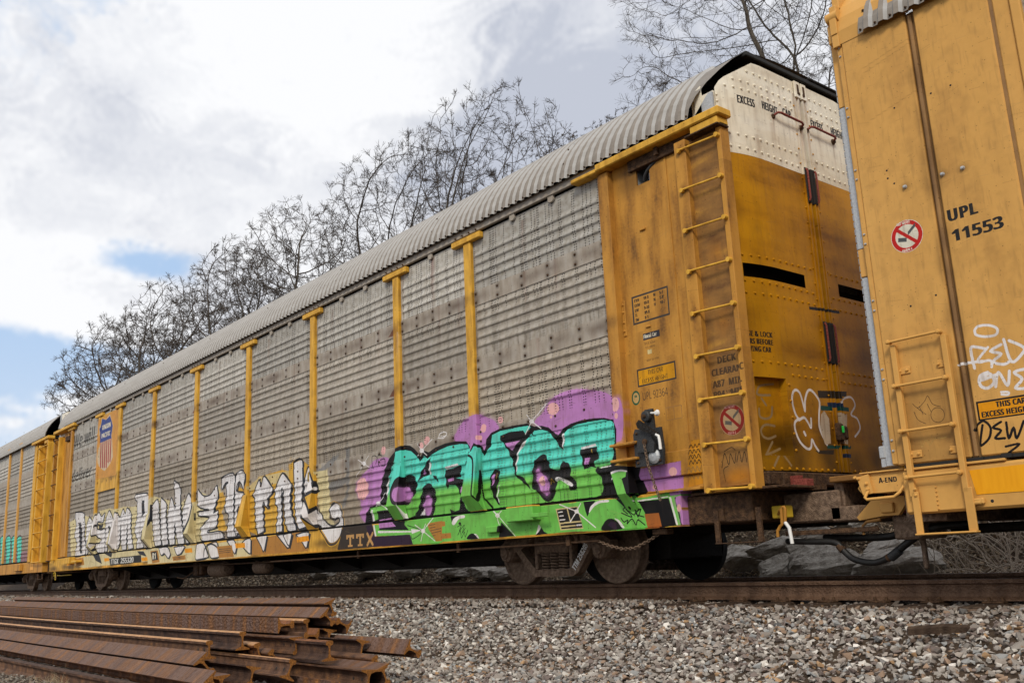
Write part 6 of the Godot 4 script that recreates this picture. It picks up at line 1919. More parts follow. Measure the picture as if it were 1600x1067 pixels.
	hb.lathe(PackedVector2Array([Vector2(0.062, 0.0), Vector2(0.062, 0.05), Vector2(0.05, 0.06), Vector2(0.0, 0.062)]), Transform3D(Basis.IDENTITY, Vector3(-6.85, 1.77, 1.69)), 16)
	part(br, "gear_case", hb, M.iron)
	hb = Bld.new()
	hb.lathe(PackedVector2Array([Vector2(0.022, 0.0), Vector2(0.022, 0.03), Vector2(0.0, 0.032)]), Transform3D(Basis.IDENTITY, Vector3(-6.85, 1.77, 1.752)), 10)
	hb.lathe(PackedVector2Array([Vector2(0.03, 0.0), Vector2(0.03, 0.02), Vector2(0.0, 0.022)]), Transform3D(Basis.IDENTITY, Vector3(-6.87, 1.50, 1.745)), 10)
	for bq in [[-7.04, 1.61], [-7.04, 1.29], [-6.72, 1.29]]: hb.dome(Vector3(bq[0], bq[1], 1.69), Vector3(0, 0, 1), 0.018, 0.018, 6)
	part(br, "pivot", hb, M.brown, "stuff")
	hb = Bld.new()
	hb.prism(PackedVector2Array([Vector2(-6.94, 1.70), Vector2(-6.90, 1.735), Vector2(-6.64, 1.555), Vector2(-6.655, 1.525), Vector2(-6.92, 1.645)]), Transform3D.IDENTITY, 1.77, 1.795)
	part(br, "brake_lever", hb, M.steel_dark)
	hb = Bld.new()
	for k in 5: hb.lathe(PackedVector2Array([Vector2(0.0, 0.003), Vector2(0.013, 0.0)]), Transform3D(Basis.IDENTITY, Vector3(-6.86 + k * 0.04, 1.672 - k * 0.027, 1.797)), 8)
	part(br, "lever_holes", hb, M.black, "stuff")
	hb = Bld.new()
	hb.tube(PackedVector3Array([Vector3(-6.67, 1.55, 1.79), Vector3(-6.635, 1.53, 1.79), Vector3(-6.625, 1.48, 1.79), Vector3(-6.62, 1.39, 1.79)]), 0.015, 0.017, 8)
	hb.tube(PackedVector3Array([Vector3(-6.80, 1.80, 1.70), Vector3(-6.72, 1.79, 1.72)]), 0.012, 0.012, 8); hb.dome(Vector3(-6.70, 1.788, 1.71), Vector3(0, 0, 1), 0.036, 0.026, 10)
	part(br, "lever_handle", hb, M.white)
	hb = Bld.new()
	hb.lathe(PackedVector2Array([Vector2(0.08, 0.0), Vector2(0.08, 0.012), Vector2(0.055, 0.03), Vector2(0.0, 0.04)]), Transform3D(Basis.IDENTITY, Vector3(-6.80, 1.34, 1.69)), 16)
	part(br, "drum", hb, M.galv)
	hb = Bld.new()
	chain(hb, PackedVector3Array([Vector3(-6.87, 1.46, 1.76), Vector3(-6.85, 1.25, 1.75), Vector3(-6.80, 1.05, 1.73), Vector3(-6.755, 0.86, 1.70)]), 0.045)
	part(br, "chain", hb, M.truck)

func chain(b: Bld, path: PackedVector3Array, link: float):
	var cu := Curve3D.new()
	for p in path: cu.add_point(p)
	var n := int(cu.get_baked_length() / (link * 0.72))
	for i in n:
		var p := cu.sample_baked(i * link * 0.72)
		var q := cu.sample_baked(minf(cu.get_baked_length(), i * link * 0.72 + 0.02))
		var d := (q - p).normalized() if q.distance_to(p) > 1e-4 else Vector3.DOWN
		var s := d.cross(Vector3(0, 0, 1)).normalized() if i % 2 == 0 else Vector3(0, 0, 1)
		var ring := PackedVector3Array()
		for k in 9:
			var a := TAU * k / 8
			ring.append(p + d * cos(a) * link * 0.5 + s * sin(a) * link * 0.3)
		b.tube(ring, link * 0.13, link * 0.13, 4, false)

func far_end_bay(car: Node3D, xe: float):
	# the same bay mirrored at the car's left end: post, flat sheet, ladder, top beam
	var l = side_layer(-30.0)
	var b := Bld.new()
	b.box(Vector3(-30.255, 0.99, 1.50), Vector3(-30.08, 4.78, 1.60), 0.012)
	part(car, "corner_post", b, M.yellow_old)
	b = Bld.new()
	b.box(Vector3(-31.3, 1.0, 1.47), Vector3(-30.25, 4.79, 1.492))
	part(car, "end_sheet", b, M.yellow_old)
	b = Bld.new()
	b.box(Vector3(-30.85, 1.0, 1.49), Vector3(-30.70, 4.70, 1.53), 0.01)
	b.box(Vector3(-30.60, 1.0, 1.49), Vector3(-30.50, 4.40, 1.55), 0.01)
	part(car, "stiffener", b, M.yellow_old)
	b = Bld.new()
	b.box(Vector3(-31.95, 4.79, 1.45), Vector3(-29.70, 4.885, 1.68), 0.014)
	part(car, "top_beam", b, M.yellow)
	b = Bld.new()
	b.box(Vector3(-30.9, 4.45, 1.46), Vector3(-30.45, 4.6, 1.58), 0.01); b.box(Vector3(-30.62, 4.1, 1.46), Vector3(-30.5, 4.5, 1.50))
	part(car, "beam_bracket", b, M.brown)
	b = Bld.new()
	b.box(Vector3(-31.9, 4.0, 1.40), Vector3(-31.3, 5.45, 1.47))
	part(car, "white_corner", b, M.cream)
	var lad := group_part(car, "ladder")
	b = Bld.new()
	b.box(Vector3(-31.42, 0.93, 1.48), Vector3(-31.30, 4.65, 1.65), 0.008)
	part(lad, "ladder_stile", b, M.yellow)
	b = Bld.new()
	b.box(Vector3(-31.92, 0.93, 1.48), Vector3(-31.84, 4.65, 1.65), 0.008)
	part(lad, "ladder_stile", b, M.yellow_old)
	for k in 9:
		b = Bld.new()
		b.rod(Vector3(-31.9, 4.575 - k * 0.4565, 1.67), Vector3(-31.35, 4.575 - k * 0.4565, 1.67), 0.014, 6)
		part(lad, "rung", b, M.brown)
	b = Bld.new()
	b.box(Vector3(-31.84, 0.95, 1.40), Vector3(-31.42, 4.7, 1.48))
	part(car, "ladder_back", b, M.yellow_rub)
	b = Bld.new()
	b.box(Vector3(-31.9, 0.95, -1.45), Vector3(-31.8, 4.4, 1.42)); 
	part(car, "end_door", b, M.amber)
	b = Bld.new()
	b.box(Vector3(-31.9, 4.4, -1.45), Vector3(-31.8, 5.5, 1.40))
	part(car, "end_door", b, M.cream)
	b = Bld.new()
	b.box(Vector3(-32.0, 0.58, -1.4), Vector3(-31.0, 0.9, 1.36)); b.box(Vector3(-32.6, 0.62, -0.15), Vector3(-31.9, 0.82, 0.15))
	part(car, "end_sill", b, M.brown)
	b = Bld.new()
	stirrup(b, -31.75, -31.25, 0.6, 0.40, 1.5)
	part(car, "step", b, M.brown)

func stirrup(b: Bld, x0: float, x1: float, top: float, bot: float, z: float):
	b.box(Vector3(x0, bot, z - 0.012), Vector3(x0 + 0.055, top, z + 0.012)); b.box(Vector3(x1 - 0.055, bot, z - 0.012), Vector3(x1, top, z + 0.012))
	b.box(Vector3(x0, bot - 0.012, z - 0.03), Vector3(x1, bot, z + 0.03), 0.004)

func door_x(z: float) -> float:
	var a := absf(z)
	return -5.63 if a < 0.8 else -5.63 - 0.115 * pow((a - 0.8) / 0.65, 2.0)

func door_sheet(zs: Array, ys: Array, skip: Callable, top: Callable) -> Bld:
	var b := Bld.new()
	for i in zs.size() - 1:
		for j in ys.size() - 1:
			if skip.call((zs[i] + zs[i + 1]) * 0.5, (ys[j] + ys[j + 1]) * 0.5): continue
			var P := func(z: float, y: float, d: float) -> Vector3: return Vector3(door_x(z) - d, minf(y, top.call(z)), z)
			var a: Vector3 = P.call(zs[i], ys[j], 0); var c: Vector3 = P.call(zs[i + 1], ys[j], 0)
			var e: Vector3 = P.call(zs[i + 1], ys[j + 1], 0); var f: Vector3 = P.call(zs[i], ys[j + 1], 0)
			b.oquad(a, c, e, f, Vector3(-7.5, (ys[j] + ys[j + 1]) * 0.5, (zs[i] + zs[i + 1]) * 0.5))
	return b

func doors(car: Node3D):
	var l := new_layer(0.3, 3.7, 1.0, 5.8, 1024, true)   # across = 2 - z
	var ink := Color(0.13, 0.125, 0.12)
	var rng := RandomNumberGenerator.new(); rng.seed = 33
	for k in 26:
		var z := rng.randf_range(-1.4, 1.4)
		smudge(l, 2.0 - z, rng.randf_range(4.7, 5.7), [0.05, 0.12][k % 2], [0.5, 0.9][(k / 2) % 2], Color(0.48, 0.30, 0.14, 0.35), true)
	for z: float in [0.12, 0.08, 0.03, -0.06, -0.1]: smudge(l, 2.0 - z, 5.5, 0.07, 1.1, Color(0.45, 0.24, 0.09, 0.75), true)
	for z: float in [0.58, 0.05, -0.07, -0.62]: smudge(l, 2.0 - z, 5.08, 0.06, 0.45, Color(0.48, 0.26, 0.11, 0.7), true)
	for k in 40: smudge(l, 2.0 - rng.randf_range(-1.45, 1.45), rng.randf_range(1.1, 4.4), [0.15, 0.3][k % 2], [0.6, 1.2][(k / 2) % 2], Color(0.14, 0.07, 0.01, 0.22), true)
	for k in 30: smudge(l, 2.0 - rng.randf_range(-1.45, 1.45), rng.randf_range(1.0, 1.5), 0.6, 0.5, Color(0.07, 0.04, 0.012, 0.42))  # dirt plus painted shade, darker towards the foot of the door
	for k in 46: smudge(l, 2.0 - rng.randf_range(-1.45, 1.45), rng.randf_range(1.2, 2.9), 0.7, 0.9, Color(0.16, 0.085, 0.01, 0.17))  # shade of the facing car painted into the lower door
	letters(l, "EXCESS", 0.83, 5.095, 0.095, ink, 0.60); letters(l, "HEIGHT", 1.23, 5.125, 0.095, ink, 0.60); letters(l, "CAR", 1.62, 5.15, 0.095, ink, 0.66)
	letters(l, "EXCESS", 2.18, 5.155, 0.095, ink, 0.56); letters(l, "HEIGHT CAR", 2.60, 5.17, 0.095, ink, 0.6)
	letters(l, "CLOSE & LOCK", 0.52, 2.46, 0.056, ink, 0.85); letters(l, "DOORS BEFORE", 0.53, 2.38, 0.056, ink, 0.78); letters(l, "MOVING CAR", 0.55, 2.30, 0.056, ink, 0.78)
	for r in [[1.69, 2.86, 1.98, 2.895], [2.03, 2.875, 2.29, 2.91]]:
		fill_poly(l, PackedVector2Array([Vector2(r[0], r[1]), Vector2(r[2], r[1] + 0.015), Vector2(r[2], r[3] + 0.015), Vector2(r[0], r[3])]), Color(0.16, 0.15, 0.15))
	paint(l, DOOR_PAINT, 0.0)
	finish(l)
	for s: float in [1.0, -1.0]:
		var zs := []
		var z0 := 0.035
		for z in [0.035, 0.11, 0.33, 0.45, 0.62, 0.75, 0.89, 1.0, 1.1, 1.2, 1.325, 1.39, 1.45]: zs.append(z * s)
		var top := func(z: float) -> float:
			var a := absf(z)
			return 5.66 if a < 0.87 else 5.66 - (a - 0.87) * 0.62 if a < 1.37 else 5.35 - (a - 1.37) * 1.5
		var lower := door_sheet(zs, [1.09, 1.24, 2.04, 3.1, 3.25, 4.49], func(z: float, y: float) -> bool: return (absf(z) > 0.33 and absf(z) < 1.325 and y > 3.1 and y < 3.25) or (absf(z) > 0.89 and absf(z) < 1.325 and y > 1.24 and y < 2.04), top)
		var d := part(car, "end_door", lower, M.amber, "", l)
		# turn-in at the hinge side, and a raised joint line above the slot
		var b := Bld.new()
		b.box(Vector3(-6.05, 1.1, 1.448 if s > 0 else -1.475), Vector3(-5.752, 4.49, 1.475 if s > 0 else -1.448))
		b.box(Vector3(-5.70, 1.095, 0.032 * s), Vector3(-5.612, 4.49, 0.055 * s)); b.box(Vector3(-5.70, 1.095, 0.09 * s), Vector3(-5.618, 4.49, 0.115 * s))
		part(d, "door_edge", b, M.amber, "", l)
		b = door_sheet(zs, [4.492, 5.0, 5.2, 5.36, 5.7], func(_z: float, _y: float) -> bool: return false, top)
		b.box(Vector3(-6.05, 4.49, 1.448 if s > 0 else -1.475), Vector3(-5.75, 5.19, 1.475 if s > 0 else -1.448))
		b.box(Vector3(-5.70, 4.49, 0.032 * s), Vector3(-5.612, 5.64, 0.055 * s)); b.box(Vector3(-5.70, 4.49, 0.09 * s), Vector3(-5.618, 5.64, 0.115 * s))
		var up := part(d, "upper_sheet", b, M.cream, "", l)
		if s > 0:
			b = Bld.new()
			b.prism(PackedVector2Array([Vector2(-6.0, 4.6), Vector2(-5.90, 4.6), Vector2(-5.90, 5.30), Vector2(-6.06, 5.22), Vector2(-5.99, 5.14)]), Transform3D.IDENTITY, 1.476, 1.50)
			part(d, "corner_plate", b, M.cream)
		# pocket
		b = Bld.new()
		var zc := 1.107 * s
		b.oquad(Vector3(-5.72, 1.24, 0.89 * s), Vector3(-5.78, 1.24, 1.325 * s), Vector3(-5.78, 2.04, 1.325 * s), Vector3(-5.72, 2.04, 0.89 * s), Vector3(-6.5, 1.6, zc))
		for e in [[0.89, -5.72, 1], [1.325, -5.78, 1]]:
			b.oquad(Vector3(e[1], 1.24, e[0] * s), Vector3(door_x(e[0]), 1.24, e[0] * s), Vector3(door_x(e[0]), 2.04, e[0] * s), Vector3(e[1], 2.04, e[0] * s), Vector3(-5.7, 1.6, zc * 3.0 if e[0] < 1.0 else zc * 0.2))
		for y: float in [1.24, 2.04]:
			b.oquad(Vector3(-5.72, y, 0.89 * s), Vector3(-5.78, y, 1.325 * s), Vector3(door_x(1.325), y, 1.325 * s), Vector3(door_x(0.89), y, 0.89 * s), Vector3(-5.7, 0.2 if y > 1.5 else 3.0, zc))
		part(d, "pocket", b, M.amber, "", l)
		# slot lining
		b = Bld.new()
		b.box(Vector3(-5.95, 3.05, 0.30 * s), Vector3(-5.90, 3.3, 1.4 * s)); b.box(Vector3(-5.90, 3.088, 0.36 * s), Vector3(-5.70, 3.10, 1.25 * s))
		part(d, "slot_back", b, M.black)
		# rivets
		b = Bld.new()
		for y: float in [3.34, 3.06, 2.93, 2.20, 2.09, 1.11]:
			for k in 11:
				var z := (0.2 + k * 0.112) * s
				if y > 5.33 and absf(z) > 1.2: continue
				if y < 2.1 and y > 1.2 and absf(z) > 0.86 and absf(z) < 1.35: continue
				b.dome(Vector3(door_x(z), y, z), Vector3(1, 0, 0.25 * s), 0.017, 0.014, 6)
		for k in 24:
			b.dome(Vector3(door_x(1.435), 1.2 + k * 0.165, 1.435 * s), Vector3(1, 0, 0.9 * s), 0.016, 0.014, 6); b.dome(Vector3(-5.63, 1.2 + k * 0.18, 0.14 * s), Vector3(1, 0, 0), 0.013, 0.012, 5)
		for k in 5: b.dome(Vector3(door_x(0.85), 1.3 + k * 0.17, 0.85 * s), Vector3(1, 0, 0), 0.016, 0.014, 6)
		part(d, "rivets", b, M.amber, "stuff")
		b = Bld.new()
		for y: float in [5.52, 5.38, 5.28, 4.72, 4.57]:
			for k in 11:
				var z := (0.2 + k * 0.112) * s
				if y < top.call(z) - 0.03: b.dome(Vector3(door_x(z) + 0.001, y, z), Vector3(1, 0, 0.25 * s), 0.018, 0.015, 6)
		for k in 9: b.dome(Vector3(door_x(1.435), 4.55 + k * 0.075, 1.435 * s), Vector3(1, 0, 0.9 * s), 0.017, 0.014, 6)
		part(d, "rivets", b, M.cream, "stuff")
		# grab iron, latch, handle
		b = Bld.new()
		var za := 0.578 if s > 0 else -0.072
		var zb := 0.05 if s > 0 else -0.617
		b.tube(PackedVector3Array([Vector3(-5.63, 5.09, za), Vector3(-5.575, 5.115, za - 0.02), Vector3(-5.565, 5.12, za - 0.07), Vector3(-5.565, 5.11, zb + 0.06), Vector3(-5.575, 5.10, zb + 0.02), Vector3(-5.63, 5.085, zb)]), 0.014, 0.014, 8)
		part(d, "grab_iron", b, M.red)
		b = Bld.new()
		b.dome(Vector3(-5.63, 5.085, za), Vector3(1, 0, 0), 0.035, 0.02, 8); b.dome(Vector3(-5.63, 5.08, zb), Vector3(1, 0, 0), 0.04, 0.03, 8)
		part(d, "grab_foot", b, M.brown)
		b = Bld.new()
		b.box(Vector3(-5.63, 5.455, 0.012 * s), Vector3(-5.60, 5.66, 0.115 * s), 0.004)
		part(d, "latch_plate", b, M.cream)
		b = Bld.new()
		b.box(Vector3(-5.602, 5.50, 0.04 * s), Vector3(-5.595, 5.62, 0.075 * s)); b.box(Vector3(-5.602, 5.49, 0.03 * s), Vector3(-5.59, 5.52, 0.06 * s))
		part(d, "latch_slot", b, M.brown)
		for r in [[4.15, 4.58], [2.28, 2.75]]:
			b = Bld.new()
			b.box(Vector3(-5.64, r[0], 0.018 * s), Vector3(-5.608, r[1], 0.095 * s), 0.004)
			part(d, "handle_recess", b, M.black)
			b = Bld.new()
			b.tube(PackedVector3Array([Vector3(-5.60, r[0] + 0.02, 0.085 * s), Vector3(-5.585, r[0] + 0.05, 0.085 * s), Vector3(-5.585, r[1] - 0.05, 0.085 * s), Vector3(-5.60, r[1] - 0.02, 0.085 * s)]), 0.012, 0.012, 6)
			part(d, "door_handle", b, M.red)
	var b := Bld.new()
	b.box(Vector3(-5.80, 1.08, -0.034), Vector3(-5.74, 5.6, 0.034))
	part(car, "door_gap", b, M.black)
	b = Bld.new()
	b.box(Vector3(-5.64, 1.42, 0.0), Vector3(-5.57, 1.62, 0.11), 0.02); b.box(Vector3(-5.64, 1.45, -0.13), Vector3(-5.60, 1.60, -0.01), 0.02)
	var lk := part(car, "door_lock", b, M.brown)
	b = Bld.new()
	b.box(Vector3(-5.572, 1.51, 0.03), Vector3(-5.55, 1.585, 0.06), 0.006)
	part(lk, "seal", b, M.green)
	# dark ribs of the roof end behind the gap
	b = Bld.new()
	b.box(Vector3(-6.5, 4.7, -1.5), Vector3(-6.45, 5.25, 1.38)); b.box(Vector3(-6.5, 5.25, -1.2), Vector3(-6.45, 5.5, 1.18)); b.box(Vector3(-6.5, 5.5, -0.95), Vector3(-6.45, 5.72, 0.95))
	part(car, "roof_end_frame", b, M.black)
	b = Bld.new()
	b.box(Vector3(-6.2, 5.70, -1.0), Vector3(-5.60, 5.76, 1.0), 0.01); b.box(Vector3(-5.9, 5.76, -1.3), Vector3(-5.58, 5.79, -0.2), 0.01)
	part(car, "roof_edge_cap", b, M.black)

func sill_fittings(car: Node3D):
	var l = S.a
	var b := Bld.new()
	b.box(Vector3(-9.35, 0.795, 1.56), Vector3(-8.84, 0.98, 1.70), 0.01)
	b.box(Vector3(-9.42, 0.83, 1.62), Vector3(-9.35, 0.88, 1.66), 0.005); b.box(Vector3(-8.88, 0.825, 1.68), Vector3(-8.56, 0.875, 1.705), 0.005)
	part(car, "lift_bracket", b, M.yellow, "", l)
	b = Bld.new()
	b.box(Vector3(-9.88, 0.69, 1.56), Vector3(-9.62, 0.77, 1.615), 0.008)
	part(car, "sill_clip", b, M.yellow, "", l)
	b = Bld.new()
	b.box(Vector3(-29.6, 0.78, 1.56), Vector3(-29.1, 0.96, 1.72), 0.01); b.box(Vector3(-28.95, 0.80, 1.56), Vector3(-28.4, 0.86, 1.72), 0.01)
	part(car, "lift_bracket", b, M.yellow)
	b = Bld.new()
	b.rod(Vector3(-16.5, 0.50, 1.5), Vector3(-7.92, 0.505, 1.5), 0.014, 8)
	for x: float in [-13.4, -10.7]: b.box(Vector3(x, 0.47, 1.47), Vector3(x + 0.05, 0.62, 1.5))
	b.box(Vector3(-8.45, 0.47, 1.5), Vector3(-8.385, 0.62, 1.53)); b.box(Vector3(-8.33, 0.52, 1.46), Vector3(-8.28, 0.62, 1.5))
	part(car, "brake_rod", b, M.brown)
	b = Bld.new()
	chain(b, PackedVector3Array([Vector3(-7.92, 0.50, 1.5), Vector3(-7.76, 0.445, 1.5), Vector3(-7.55, 0.40, 1.5), Vector3(-7.36, 0.405, 1.5), Vector3(-7.15, 0.475, 1.5), Vector3(-6.95, 0.56, 1.5)]), 0.05)
	part(car, "chain", b, M.truck)
	b = Bld.new()
	b.box(Vector3(-7.06, 0.53, 1.42), Vector3(-6.85, 0.60, 1.54), 0.01)
	part(car, "chain_anchor", b, M.brown)
	# air tank, valve and piping below the middle
	b = Bld.new()
	var t := Transform3D(Basis(Vector3(0, 0, -1), Vector3(0, 1, 0), Vector3(1, 0, 0)), Vector3(-19.9, 0.42, 1.05))
	b.lathe(PackedVector2Array([Vector2(0.0, -0.45), Vector2(0.11, -0.43), Vector2(0.16, -0.36), Vector2(0.16, 0.36), Vector2(0.11, 0.43), Vector2(0.0, 0.45)]), t, 20)
	b.lathe(PackedVector2Array([Vector2(0.0, 1.75), Vector2(0.09, 1.77), Vector2(0.13, 1.85), Vector2(0.13, 2.3), Vector2(0.09, 2.38), Vector2(0.0, 2.4)]), t, 20)
	part(car, "air_tank", b, M.truck)
	b = Bld.new()
	b.box(Vector3(-21.1, 0.3, 1.0), Vector3(-20.85, 0.6, 1.2), 0.02); b.box(Vector3(-20.75, 0.32, 1.0), Vector3(-20.6, 0.6, 1.2), 0.02); b.rod(Vector3(-22.5, 0.52, 1.2), Vector3(-15.5, 0.50, 1.2), 0.02, 6)
	b.tube(PackedVector3Array([Vector3(-21.0, 0.4, 1.2), Vector3(-21.5, 0.25, 1.25), Vector3(-21.9, 0.28, 1.25)]), 0.012, 0.012, 5)
	part(car, "valve", b, M.brown)

func near_coupling(car: Node3D):
	var b := Bld.new()
	b.box(Vector3(-6.6, 0.605, -1.45), Vector3(-5.78, 0.90, 1.47), 0.012)
	b.box(Vector3(-6.5, 0.90, 0.9), Vector3(-5.4, 0.925, 1.52), 0.004)
	part(car, "end_sill", b, M.brown)
	b = Bld.new()
	b.box(Vector3(-6.1, 0.94, -1.4), Vector3(-5.60, 1.075, 1.40), 0.015); b.box(Vector3(-6.0, 0.90, 0.5), Vector3(-5.55, 0.95, 0.62)); b.box(Vector3(-5.95, 0.93, 1.1), Vector3(-5.57, 1.07, 1.2), 0.01)
	part(car, "door_beam", b, M.brown)
	b = Bld.new()
	b.box(Vector3(-5.55, 0.90, 0.95), Vector3(-5.4, 0.99, 1.08), 0.006); b.box(Vector3(-5.62, 0.93, 0.98), Vector3(-5.5, 1.03, 1.05))
	part(car, "red_block", b, M.red)
	b = Bld.new()
	b.box(Vector3(-5.78, 0.57, -0.9), Vector3(-5.14, 0.86, 0.95), 0.015); b.box(Vector3(-5.25, 0.56, -0.6), Vector3(-4.95, 0.70, 0.95), 0.01); b.box(Vector3(-5.22, 0.70, 0.6), Vector3(-5.12, 0.93, 0.9), 0.01)
	part(car, "draft_box", b, M.truck)
	b = Bld.new()
	b.box(Vector3(-5.2, 0.93, -0.9), Vector3(-4.55, 0.985, 1.0), 0.008)
	part(car, "crossover_step", b, M.yellow_rub)
	b = Bld.new()
	b.box(Vector3(-5.1, 0.62, -0.25), Vector3(-4.4, 0.90, 0.25), 0.05)
	part(car, "coupler", b, M.red)
	b = Bld.new()
	stirrup(b, -6.23, -5.66, 0.73, 0.41, 1.5)
	b.box(Vector3(-6.25, 0.62, 1.47), Vector3(-6.12, 0.75, 1.495), 0.006)
	part(car, "step", b, M.brown)
	b = Bld.new()
	b.box(Vector3(-5.72, 0.62, 1.10), Vector3(-5.57, 0.74, 1.25), 0.01)
	part(car, "lever_mount", b, M.yellow_bright)
	b = Bld.new()
	var z := 1.34
	b.tube(PackedVector3Array([Vector3(-5.61, 0.44, z), Vector3(-5.605, 0.50, z), Vector3(-5.565, 0.545, z), Vector3(-5.545, 0.56, z), Vector3(-5.54, 0.69, z), Vector3(-5.525, 0.72, z), Vector3(-5.505, 0.72, z), Vector3(-5.495, 0.70, z), Vector3(-5.51, 0.57, z)]), 0.016, 0.016, 8)
	b.tube(PackedVector3Array([Vector3(-5.64, 0.66, 1.25), Vector3(-5.56, 0.69, z), Vector3(-5.53, 0.70, z)]), 0.014, 0.014, 6)
	part(car, "uncoupling_lever", b, M.yellow_old)
	b = Bld.new()
	b.tube(PackedVector3Array([Vector3(-5.51, 0.575, z), Vector3(-5.47, 0.52, z), Vector3(-5.455, 0.37, z)]), 0.018, 0.018, 8)
	part(car, "lever_tip", b, M.white)
	b = Bld.new()
	b.box(Vector3(-5.60, 0.445, 1.20), Vector3(-4.62, 0.475, 1.23), 0.004); b.box(Vector3(-5.60, 0.475, 1.215), Vector3(-4.62, 0.49, 1.225))
	part(car, "lever_bar", b, M.brown)
	b = Bld.new()
	b.tube(smooth(PackedVector3Array([Vector3(-5.95, 0.40, 0.7), Vector3(-5.6, 0.385, 0.9), Vector3(-5.28, 0.365, 0.9), Vector3(-5.2, 0.29, 0.9), Vector3(-5.09, 0.20, 0.9), Vector3(-4.89, 0.165, 0.9), Vector3(-4.71, 0.215, 0.9)])), 0.03, 0.03, 10)
	var h := part(car, "air_hose", b, M.rubber)
	b = Bld.new()
	for q in [[Vector3(-5.24, 0.335, 0.9), Vector3(-5.20, 0.285, 0.9)], [Vector3(-4.75, 0.20, 0.9), Vector3(-4.68, 0.23, 0.9)]]: b.rod(q[0], q[1], 0.036, 10)
	part(h, "hose_coupling", b, M.brown)
	b = Bld.new()
	b.tube(smooth(PackedVector3Array([Vector3(-5.7, 0.42, 0.4), Vector3(-5.2, 0.40, 0.6), Vector3(-4.8, 0.40, 0.7), Vector3(-4.6, 0.46, 0.6)])), 0.035, 0.035, 8)
	part(car, "air_hose", b, M.rubber)

func smooth(p: PackedVector3Array) -> PackedVector3Array:
	var cu := Curve3D.new()
	for i in p.size():
		var d := (p[mini(i + 1, p.size() - 1)] - p[maxi(i - 1, 0)]) * 0.17
		cu.add_point(p[i], -d, d)
	cu.bake_interval = 0.05
	return cu.get_baked_points()

